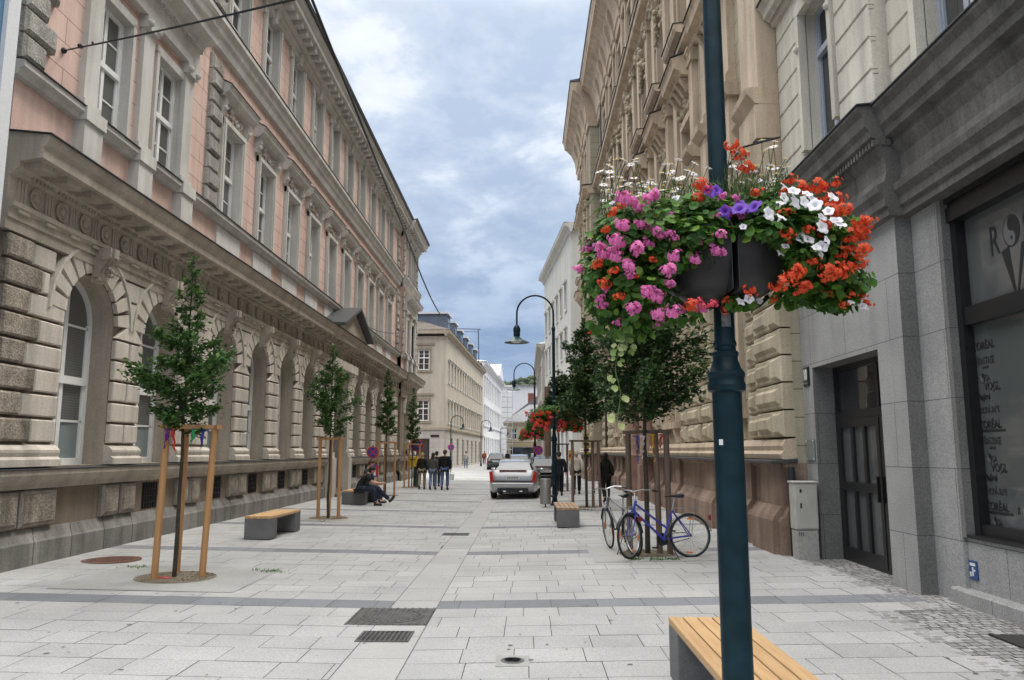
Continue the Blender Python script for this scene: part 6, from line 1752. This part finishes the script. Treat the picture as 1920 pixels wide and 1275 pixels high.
    fq = MB(); fender(fq, FA2, radians(20), radians(175), WR+.022); fq.build('mudguard', M['black'], g, smooth=True)
    t = MB(); c = FA2
    t.tube([(c.x+(WR-.018)*cos(2*pi*i/40), 0, c.z+(WR-.018)*sin(2*pi*i/40)) for i in range(40)], .018, 8, close=True); t.build('tyre', M['rubber'], g, smooth=True)
    q = MB(); q.tube([(c.x+(WR-.042)*cos(2*pi*i/40), 0, c.z+(WR-.042)*sin(2*pi*i/40)) for i in range(40)], .0095, 6, close=True); q.build('rim', al, g, smooth=True)
    p = MB()
    for i in range(28):
        a = 2*pi*i/28; b_ = a+(.5 if i % 2 else -.5); sy = .03 if i % 4 < 2 else -.03
        p.tube([(c.x+.02*cos(b_), sy, c.z+.02*sin(b_)), (c.x+(WR-.045)*cos(a), 0, c.z+(WR-.045)*sin(a))], .0014, 4)
    p.build('spokes', al, g)
    for a in (0.1, pi+.1):
        e = MB(); pt = Vector((c.x+(WR-.085)*cos(a), 0, c.z+(WR-.085)*sin(a))); tg = Vector((-sin(a), 0, cos(a)))*.05; e.tube([pt-tg, pt+tg], .013, 6); e.build('reflector', plain('amber reflector', (.75, .2, .03), .3), g)
    ks = MB(); ks.tube([BB+Vector((-.08, .03, -.02)), BB+Vector((-.16, .20, -.28))], .008, 6); ks.build('kickstand', M['iron'], r)
    return r
bicycle((2.10, 12.62), pi+radians(9), 'blue step-through bicycle with amber reflectors leaning on the stakes', (.03, .035, .30), radians(42), radians(4))
bicycle((1.62, 13.45), radians(107), 'grey bicycle standing behind the blue one, seen from its rear', (.10, .11, .13), radians(-8), radians(-6), True, True)

# ------------------------------------------------------------------ signs, mailbox and other small street things
def disc_sign(loc, r_, label, kind='stop', pole=None):
    o = empty('parking_sign', (loc[0], loc[1], gz(loc[0])), 0, label, 'sign', 'round no parking signs'); z = loc[2]-gz(loc[0])
    red = plain('sign red', (.42, .02, .04), .45); blue = plain('sign blue', (.03, .05, .25), .45)
    d = MB(); d.lathe([(0, -.012), (r_*.97, -.012), (r_, -.006), (r_, 0), (0, 0)], 28, (0, 0, z), 'y'); d.build('red_disc', red, o, smooth=True)
    i_ = MB(); i_.lathe([(r_*.78, -.013), (r_*.78, -.016), (0, -.016)], 28, (0, 0, z), 'y'); i_.build('blue_field', blue, o)
    b = MB()
    a = pi/4
    q = [(sx*r_*.78*cos(a)+sy*.1*r_*sin(a), sx*r_*.78*sin(a)-sy*.1*r_*cos(a)) for sx, sy in ((-1, -1), (1, -1), (1, 1), (-1, 1))]
    v = [b.R(x, -.0175, z-zz) for x, zz in q]; b.F(*v)
    if kind == 'cross':
        v = [b.R(-x, -.0178, z-zz) for x, zz in q]; b.F(*v)
    b.build('red_bar', red, o)
    if pole:
        p = MB(); p.tube(pole, .03, 8); p.build('pole', plain('grey green pole', (.04, .06, .055), .4), o, smooth=True)
    return o
s1 = disc_sign((-5.68, 29.0, 1.71), .22, 'round blue and red no parking sign beside the slim third tree', 'cross', [(-.13, .03, -.08), (-.13, .03, 1.15), (-.10, .03, 1.32), (0, .03, 1.45), (0, .03, 1.9)])
b = MB(); b.box(-.16, .22, -.012, .0, .72, 1.18); bo = b.build('blue_panel', plain('sign blue', (.03, .09, .36), .4), s1); b = MB(); b.box(-.1, -.02, -.015, -.0125, .82, 1.1); b.box(.06, .16, -.015, -.0125, .78, .95); b.build('white_marks', M['white'], bo)
b = MB(); b.box(.13, .22, -.016, -.0125, .74, 1.16); b.build('red_strip', plain('sign red', (.42, .02, .04), .45), bo)
disc_sign((-5.15, 37.0, 2.03), .30, 'round dark red parking sign above the yellow mailbox', 'stop', [(0, .03, -.1), (0, .03, 2.3)])
disc_sign((-6.70, 70.3, 2.1), .30, 'round dark red sign on the slim lamp at the far beige house', 'stop')
disc_sign((.74, 44.7, 1.8), .27, 'round purple red sign on the lamp behind the silver car', 'cross')
def mailbox():
    r = empty('mailbox', (-5.28, 37.05, gz(-5.2)), 0, 'yellow mailbox on a dark green stand behind the last left tree', 'mailbox')
    b = MB(); b.box(-.26, .20, -.2, .16, .95, 1.42); b.build('box', plain('yellow enamel', (.75, .50, .03), .4), r, bevel=.03)
    s = MB(); s.box(-.16, .1, -.21, -.195, 1.27, 1.30); s.build('slot', M['black'], r)
    g = MB(); g.box(-.05, .24, .16, .4, 0, 1.2); g.build('stand', plain('dark green stand', (.01, .05, .035), .4), r, bevel=.02)
mailbox()
def hanging_sign(loc, w, h, cols, label):
    r = empty('warning_sign', loc, 0, label, 'sign')
    n = len(cols)
    for i, c in enumerate(cols):
        b = MB(); b.box(-w/2, w/2, -.02, .0, -h/2+h*i/n, -h/2+h*(i+1)/n-.004); b.build('stripe', plain('sign stripe', c, .45), r)
    b = MB(); b.box(-.015, .015, .0, .05, -loc[2]+gz(loc[0]), h/2); b.build('post', M['iron'], r)
Yl, Bk = (.55, .38, .03), (.015, .015, .015)
hanging_sign((1.88, 24.15, 1.92), .16, .72, [Bk, Yl, Bk, Yl, Bk, Yl, Bk, Yl], 'narrow yellow and black striped warning board by the stakes behind the weathered bench')
hanging_sign((2.12, 36, 1.55), .26, .5, [(.6, .4, .03), (.5, .06, .03), (.6, .4, .03)], 'small red and yellow sign beyond the walker in the pale jacket')
m = MB(); m.lathe([(.21, 0), (.19, .4), (.17, 5.2), (.0, 5.25)], 16); m.build; o = m.build('timber_mast', M['stake_old'], None, smooth=True, angle=50); o.location = (1.22, 42.4, gz(1.2)); tag(o, 'thick dark timber mast standing behind the second street lamp', 'mast')

# ------------------------------------------------------------------ cables overhead
def cable(pts, rad, label, sag=0, name='cable'):
    P = [Vector(p) for p in pts]; out = []
    for a, b_ in zip(P, P[1:]):
        for i in range(12):
            t = i/12; q = a.lerp(b_, t); q.z -= sag*4*t*(1-t); out.append(q)
    out.append(P[-1]); m = MB(); m.tube(out, rad, 6)
    return tag(m.build(name, plain('cable black', (.015, .015, .015), .5), None, smooth=True), label, 'cable', 'overhead cables')
cable([(-6.22, 8.5, 14.98), (-6.22, 20.9, 14.86), (-6.22, 30, 13.9), (-6.26, 37, 13.3), (-6.35, 42, 12.95)], .045, 'thick black cable running below the gutter of the pink house')
cable([(-6.35, 42, 12.95), (-6.85, 74, 13.8)], .045, 'thick black cable from the pink house gutter to the far beige roof', 1.1)
A = Vector((-7.28, 11.33, 8.02)); B = Vector((-3, 7.97, 6.75))
B2 = A+(B-A)*2.75
cable([A, B2], .014, 'thin span wire from the pink wall across the top left corner', .12, 'span_wire')
m = MB(); m.sphere(tuple(A+(B-A)*.12), (.05, .05, .035), 8, 6); m.sphere(tuple(A), .05, 8, 6); m.sphere(tuple(A+(B-A)*.2), .022, 6, 4)
tag(m.build('wire_insulator', M['iron'], None, smooth=True), 'dark insulator on the thin span wire by the pink wall', 'insulator')
cable([(-7.0, 33.9, 7.25), (-7.0, 44, 8.6)], .018, 'thin short cable along the pink facade past the pediment', .2)

# ------------------------------------------------------------------ far end of the street
BA = radians(2.25)
def beige_house():
    r = empty('beige_house', (-7.42, 72, .1), pi/2-BA, 'three storey beige house with dormers beyond the pink town house', 'building', 'houses along the street')
    wm = stone('beige render', (.48, .432, .36), (.43, .385, .32), scale=.5, fine=20, dirt=.18); gm = stone('pale ground floor', (.52, .49, .44), (.46, .43, .39), scale=.5, fine=20, dirt=.15, brick=(60, .42, .02, (.33, .31, .28)))
    m = MB(); L = 37.5
    us = [2.2+3.45*k/1.5 for k in range(15)]
    us = [u for u in us if u < L-1]
    rows = ((4.35, 1.9), (8.2, 2.05))
    wall(m, 0, L, 3.75, 12.4, 0, [(u-.5, u+.5, z, z+h) for u in us for z, h in rows], .22)
    m.m = 1; wall(m, 0, L, 0, 3.75, .02, [(u-.75, u+.75, .2, 2.9) for u in us[1::2]], .25)
    # end wall facing the near street (plane u=0), drawn on the far side of the corner
    m.m = 0
    ow = [(a-.55, a+.55, z, z+h) for a in (2.1, 6.5, 10.5) for z, h in ((4.45, 1.9), (9.2, 1.9))]
    def endwall(z0, z1, ops, off):
        ds = sorted({0, 16, *[o[0] for o in ops], *[o[1] for o in ops]}); zz = sorted({z0, z1, *[o[2] for o in ops], *[o[3] for o in ops]})
        for a, b_ in zip(ds, ds[1:]):
            for c, e in zip(zz, zz[1:]):
                if any(o[0] < (a+b_)/2 < o[1] and o[2] < (c+e)/2 < o[3] for o in ops): continue
                m.F(m.R(off, a, c), m.R(off, b_, c), m.R(off, b_, e), m.R(off, a, e))
        for o in ops:
            q = [(o[0], o[2]), (o[0], o[3]), (o[1], o[3]), (o[1], o[2]), (o[0], o[2])]
            for p0, p1 in zip(q, q[1:]): m.F(m.R(off, p0[0], p0[1]), m.R(off, p1[0], p1[1]), m.R(off+.2, p1[0], p1[1]), m.R(off+.2, p0[0], p0[1]))
    endwall(3.75, 12.4, ow, 0)
    m.m = 1; endwall(0, 3.75, [(1.5, 2.75, .0, 2.75), (5, 7, .6, 2.8)], -.02)
    m.m = 0; m.F(m.R(L, 0, 0), m.R(L, 16, 0), m.R(L, 16, 12.4), m.R(L, 0, 12.4))
    m.build('wall', [wm, gm], r)
    c = MB(); c.ext([(-.05, 12.35), (.12, 12.4), (.2, 12.6), (.42, 12.68), (.46, 12.85), (-.3, 12.95)], -.45, L+.2); c.ext([(-.05, 3.6), (.14, 3.62), (.18, 3.78), (-.05, 3.85)], -.1, L)
    c.box(-.46, -.0, -.46, 16, 12.6, 12.9); c.box(-.14, 0, -.0, 16, 3.62, 3.82)
    c.build('cornice', stone('beige trim', (.40, .34, .26), (.35, .3, .23), scale=.6, fine=20, dirt=.2), r)
    w1 = rect_window('window', 1.0, 1.95, .16, M['white'], M['pane'], .62, 1, 1, False)
    tr = MB(); tr.b(-.62, .62, 0, .10, -.16, 0); tr.b(-.62, .62, 0, .1, 1.97, 2.12); tr.b(-.7, .7, 0, .2, 2.12, 2.24); tr.build('surround', M['trim'], w1)
    for u in us:
        for z, h in rows: place_window(w1, r, u, z)
    drop(w1)
    w2 = rect_window('window', 1.1, 1.9, .1, M['white'], M['pane'], .6, 2, 2)
    tr = MB()
    for a, b_ in ((-.72, -.55), (.55, .72)): tr.b(a, b_, 0, .06, 0, 1.95)
    tr.b(-.8, .8, 0, .1, -.22, 0); tr.b(-.72, .72, 0, .07, 1.9, 2.12); tr.b(-1.0, 1.0, 0, .12, 2.35, 2.55); tr.build('surround', stone('brown trim', (.30, .25, .19), (.26, .22, .17), dirt=.2), w2)
    for o in ow:
        k = place_window(w2, r, 0, o[2]); k.location = (0, (o[0]+o[1])/2, o[2]); k.rotation_euler = (0, 0, -pi/2)
    drop(w2)
    d = MB(); d.box(.05, .09, 1.52, 2.73, 0, 2.73); d.box(.05, .09, 5.02, 6.98, .62, 2.78); d.build('shop_opening', M['pane'], r)
    d = MB(); d.box(-.03, .05, 1.45, 1.55, 0, 2.8); d.box(-.03, .05, 2.70, 2.80, 0, 2.8); d.box(-.03, .05, 1.55, 2.7, 2.68, 2.8); d.build('shop_frame', M['blackframe'], r)
    sh = MB()
    for u in us[1::2]: sh.b(u-.72, u+.72, -.2, -.17, .2, 2.85)
    sh.build('shop_windows', M['pane'], r)
    rf = MB(); z0 = 12.95
    P = [rf.R(-.45, -.45, z0), rf.R(L, -.45, z0), rf.R(L, 16, z0), rf.R(-.45, 16, z0), rf.R(7, 7.5, 16.2), rf.R(L, 7.5, 16.2)]
    for q in ((0, 1, 5, 4), (3, 0, 4), (2, 3, 4, 5), (1, 2, 5)): rf.F(*[P[i] for i in q])
    rf.build('roof', stone('brown grey roof tiles', (.13, .105, .085), (.10, .08, .068), scale=1, fine=15, dirt=.3, brick=(.4, .3, .03, (.06, .05, .045))), r)
    for i, u in enumerate((4.0, 9.5, 15, 20.5, 26, 31.5)):
        q = MB(); q.box(u-1.3, u+1.3, .4, 5.5, 13.0, 15.0); dm = q.build('dormer', stone('blue grey zinc', (.13, .16, .2), (.1, .13, .17), dirt=.2), r)
        q = MB(); q.box(u-1.45, u+1.45, .2, 5.8, 15.0, 15.2); q.build('dormer_roof', plain('pale metal roof', (.55, .56, .58), .4), dm)
        q = MB(); q.box(u-.8, u+.8, .36, .4, 13.2, 14.7); q.build('dormer_window', M['pane'], dm)
    ch = MB(); ch.box(4.4, 5.2, 4.2, 5.0, 14.5, 17.0); ch.box(4.3, 5.3, 4.1, 5.1, 17.0, 17.15); ch.build('chimney', stone('brick chimney', (.16, .08, .06), (.12, .06, .05), dirt=.2), r)
    n = MB(); n.box(-.06, -.03, .55, 1.35, 2.95, 3.15); n.build('street_name_plate', M['black'], r); 
    # antenna mast on the roof
    a = empty('antenna', (-5.9, 98, 12.9), 0, 'thin roof aerial mast with a crossarm on the far beige house', 'antenna')
    t = MB(); t.tube([(0, 0, 0), (-.1, 0, 4.4)], .06, 5); t.tube([(-3.2, 0, 4.45), (.2, 0, 4.35)], .05, 5); t.tube([(-3.0, 0, 4.1), (-.1, 0, 4.0)], .03, 4); t.build('mast', M['iron'], a)
beige_house()
def simple_house(name, loc, rz, L, D, H, label, wallm, wins, roof='hip', rh=4, roofm=None, ground=None, pitch=3.0, rows=None, end=False, wf=None, ww=1.1, wh=1.9, cornice=True, ends=()):
    r = empty(name, loc, rz, label, 'building', 'houses along the street')
    rows = rows or [4.2, 8.0]; us = [pitch*.6+pitch*i for i in range(int((L-pitch*.4)/pitch))]
    m = MB(); wall(m, 0, L, 0, H, 0, [(u-ww/2, u+ww/2, z, z+wh) for u in us for z in rows] if wins else [], .2)
    for u in (0, L): m.F(m.P(u, 0, 0), m.P(u, -D, 0), m.P(u, -D, H), m.P(u, 0, H))
    m.F(m.P(0, -D, 0), m.P(L, -D, 0), m.P(L, -D, H), m.P(0, -D, H)); m.build('wall', wallm, r)
    if wins:
        w = rect_window('window', ww, wh, .14, wf or M['white'], M['pane'], .6, 1, 1, False)
        t = MB(); t.b(-ww/2-.14, ww/2+.14, 0, .1, -.15, 0); t.b(-ww/2-.2, ww/2+.2, 0, .22, wh+.15, wh+.32)
        for s in (-1, 1): t.b(min(s*ww/2, s*(ww/2+.12)), max(s*ww/2, s*(ww/2+.12)), 0, .06, 0, wh+.15)
        t.build('surround', wallm, w)
        for u in us:
            for z in rows: place_window(w, r, u, z)
        for (y, z) in ends:
            k = place_window(w, r, 0, z); k.location = (-.0, y, z); k.rotation_euler = (0, 0, -pi/2)
        drop(w)
    if cornice:
        c = MB(); c.ext([(-.05, H-.7), (.1, H-.65), (.2, H-.35), (.55, H-.2), (.6, H), (-.3, H+.1)], -.6, L+.6); c.box(-.6, 0, -.6, D, H-.2, H+.06); c.box(-.15, 0, -.1, D, H-.65, H-.2)
        if ground: c.ext([(0, ground-.1), (.15, ground), (.15, ground+.2), (0, ground+.25)], -.1, L)
        c.build('cornice', wallm, r)
    roofm = roofm or stone('roof tiles', (.17, .09, .065), (.13, .075, .06), scale=1, fine=12, dirt=.3)
    q = MB(); z0 = H+.06
    if roof == 'hip': P = [q.P(-.6, .6, z0), q.P(L+.6, .6, z0), q.P(L+.6, -D, z0), q.P(-.6, -D, z0), q.P(L*.2+2, -D/2, z0+rh), q.P(L*.8-2, -D/2, z0+rh)]; F_ = ((0, 1, 5, 4), (3, 0, 4), (2, 3, 4, 5), (1, 2, 5))
    elif roof == 'gable': P = [q.P(-.3, .5, z0), q.P(L+.3, .5, z0), q.P(L+.3, -D, z0), q.P(-.3, -D, z0), q.P(-.3, -D/2, z0+rh), q.P(L+.3, -D/2, z0+rh)]; F_ = ((0, 1, 5, 4), (3, 0, 4), (2, 3, 4, 5), (1, 2, 5))
    else: P = [q.P(-.3, .5, z0), q.P(L+.3, .5, z0), q.P(L+.3, -D, z0), q.P(-.3, -D, z0), q.P(L/2, .5, z0+rh), q.P(L/2, -D, z0+rh)]; F_ = ((0, 1, 4), (1, 2, 5, 4), (2, 3, 5), (3, 0, 4, 5))
    for f in F_: q.F(*[P[i] for i in f])
    q.build('roof', roofm, r); return r
white = stone('white render', (.66, .66, .67), (.60, .60, .61), scale=.4, fine=15, dirt=.12)
simple_house('white_house', (-5.95, 109.8, .1), pi/2-BA, 38, 16, 14.3, 'bright white house with a gabled front beyond the beige house', white, True, 'hip', 2.2, plain('white metal roof', (.58, .59, .61), .4), 5.2, 3.4, [1.0, 5.6, 9.8], ww=1.2, wh=2.4)
gb = MB(BA); gb.poly([(0, 0), (13, 0), (6.5, 2.6)], -6, .45); go = gb.build('street_gable', white, None); go.parent = bpy.data.objects['white_house']; go.location = (21, -.2, 14.4)
# red tiled little roof between
# scaffold on the far house
def scaffold():
    r = empty('scaffold', (-4.35, 147.5, .1), 0, 'pale scaffold tower in front of the far white house end', 'scaffold'); z = 0
    p = MB()
    for x in (-.2, .9, 1.9):
        for y in (0, 1.0): p.tube([(x, y, 0), (x, y, 14)], .05, 5)
    for k in range(7):
        for y in (0, 1.0): p.tube([(-.2, y, 2*k+1.0), (1.9, y, 2*k+1.0)], .04, 4); p.tube([(-.2, y, 2*k+2.0), (1.9, y, 2*k+2.0)], .04, 4)
    p.build('poles', plain('galvanised tube', (.5, .5, .5), .4, metal=.5), r)
    for k in range(6):
        d = MB(); d.box(-.2, 1.9, 0, 1, 2*k+1.9, 2*k+1.97); d.build('deck', plain('scaffold board', (.45, .42, .36), .8), r)
scaffold()
simple_house('corner_house', (-3.6, 150, .1), 0, 12, 10, 7.2, 'low beige house closing the far end of the street', stone('far beige', (.44, .385, .29), (.4, .35, .265), scale=.4, fine=15, dirt=.15), True, 'hip', 3.6, stone('grey slate far', (.19, .19, .2), (.16, .16, .17), dirt=.15), 3.4, 2.4, [3.9], ww=1.1, wh=2.0)
sg = MB(); sg.box(.8, 5.6, -.1, -.02, 2.7, 3.3); so = sg.build('shop_sign', plain('tan sign board', (.34, .26, .15), .6), bpy.data.objects['corner_house']); sg = MB(); sg.box(.8, 5.4, -.06, -.02, .3, 2.4); sg.build('shop_front', M['pane'], bpy.data.objects['corner_house'])
simple_house('gable_house', (-2.6, 168, .1), 0, 11, 9, 9.2, 'pale gabled house with a red chimney above the far low house', white, False, 'front', 4.5, plain('dark verge roof', (.12, .11, .11), .7), cornice=False)
cb = MB(); cb.box(3.2, 4.6, 1, 2.2, 9.5, 14.2); cb.build('chimney', stone('red brick', (.22, .09, .06), (.17, .07, .05), dirt=.2), bpy.data.objects['gable_house'])
simple_house('blank_white_house', (-6.5, 185, .1), 0, 18, 12, 17.2, 'tall blank white party wall behind the far gabled house', white, False, 'gable', .6, plain('grey flat roof', (.2, .2, .2), .8), cornice=False)
simple_house('white_corner_house', (2.04, 79, .05), -pi/2+radians(4.75), 19.1, 14, 19.6, 'tall white corner house with plain end wall beyond the ornate house', stone('ivory white render', (.56, .55, .51), (.51, .50, .465), scale=.5, fine=20, dirt=.15), True, 'hip', 2.2, stone('red tiles', (.26, .10, .07), (.2, .08, .06), dirt=.25), 4.6, 2.9, [1.2, 5.4, 9.4, 13.2], ww=1.15, wh=2.1, wf=M['greyframe'])
simple_house('mansard_house', (1.78, 112, .05), -pi/2, 31, 14, 12.8, 'farther grey beige house with a steep mansard beyond the white corner house', stone('grey beige render', (.44, .42, .38), (.4, .38, .35), scale=.5, fine=20, dirt=.15), True, 'hip', 3.2, stone('grey mansard', (.33, .32, .30), (.28, .27, .26), dirt=.2), 4.2, 3.0, [1.0, 5.0, 8.8], ww=1.1, wh=2.0)
simple_house('side_street_house', (-30, 72.5, .1), 0, 6, 12, 11, 'plain house closing the side street beyond the pink house', M['trim_light'], True, 'hip', 3, None, 3.8, 2.6, [4.2, 7.6])
# wooded hill closing the view
def hill():
    m = MB(); rg = random.Random(11); nx, ny = 90, 12; rows = []
    for j in range(ny):
        y = 520+j*28; row = []
        for i in range(nx):
            x = -420+i*9.4; f = sin(pi*min(1, j/7)/2); hgt = 68*(.72+.2*sin(x*.009+1.2)+.1*sin(x*.031))
            row.append(m.R(x, y, hgt*f+rg.uniform(-2.4, 2.4)*(j > 0)))
        rows.append(row)
    for A, B in zip(rows, rows[1:]):
        for i in range(nx-1): m.F(A[i], A[i+1], B[i+1], B[i])
    tag(m.build('hill', stone('wooded hill', (.03, .045, .03), (.045, .06, .035), scale=.08, fine=.6, bump=.6, dirt=.5, streak=False), None, smooth=True, angle=180), kind='structure')
    t = MB()
    for i in range(2600):
        x = rg.uniform(-160, 160); j = rg.random(); y = 540+j*190; f = sin(pi*min(1, (y-520)/28/7)/2); z = 68*(.72+.2*sin(x*.009+1.2)+.1*sin(x*.031))*f
        k = rg.uniform(2.2, 4.5); t.sphere((x, y, z+k*.6), (k, k, k*1.25), 6, 4)
    for q in range(len(t.v)): v = t.v[q]; t.v[q] = (v[0]+rg.uniform(-.5, .5), v[1], v[2]+rg.uniform(-.6, .6))
    tag(t.build('hill_woodland', stone('woodland', (.025, .04, .022), (.05, .065, .035), scale=.15, fine=1.2, bump=.5, dirt=.4, streak=False, isl=.4), None, normals=False), kind='stuff')
hill()

# ------------------------------------------------------------------ weeds and fallen bits on the paving
def litter():
    rg = random.Random(17); m = MB()
    for i in range(150):
        x, y = rg.uniform(-6.6, 4.2), rg.uniform(5.2, 24)
        leaf_quad(m, (x, y, gz(x)+.017), (rg.uniform(-.3, .3), rg.uniform(-.3, .3), 1), (cos(i*2.4), sin(i*2.4), 0), rg.uniform(.010, .022), rg.uniform(.02, .045), .15)
    tag(m.build('leaf_litter', leafmat('dry leaf', [(.16, .08, .03), (.08, .06, .03), (.22, .11, .04), (.05, .045, .03)]), normals=False), kind='stuff')
    m = MB()
    for cx, cy, n, w in ((1.72, 12.5, 40, .09), (2.05, 12.45, 90, .2), (2.3, 12.5, 60, .14), (1.65, 22.95, 90, .3), (-3.6, 11.3, 60, .25), (-5.6, 11.4, 40, .2), (-4.9, 18.9, 30, .2)):
        for i in range(n):
            x, y = cx+rg.gauss(0, w*.5), cy+rg.gauss(0, .05)
            leaf_quad(m, (x, y, gz(x)+.01), rvec(rg)+Vector((0, 0, .6)), rvec(rg)+Vector((0, 0, .7)), rg.uniform(.012, .02), rg.uniform(.03, .07), .2)
    tag(m.build('weeds', M['leaf_gera'], normals=False), kind='stuff')
    m = MB()
    for i in range(220):
        x, y = rg.uniform(-6.8, 4.2), 4.5+20*rg.random()**1.4; r = rg.uniform(.010, .028); k = 7
        m.F(*[m.R(x+r*rg.uniform(.7, 1.2)*cos(2*pi*j/k), y+r*rg.uniform(.7, 1.2)*sin(2*pi*j/k), gz(x)+.0115) for j in range(k)])
    tag(m.build('gum_spots', plain('old gum', (.16, .155, .15), .8), normals=False), kind='stuff')
litter()
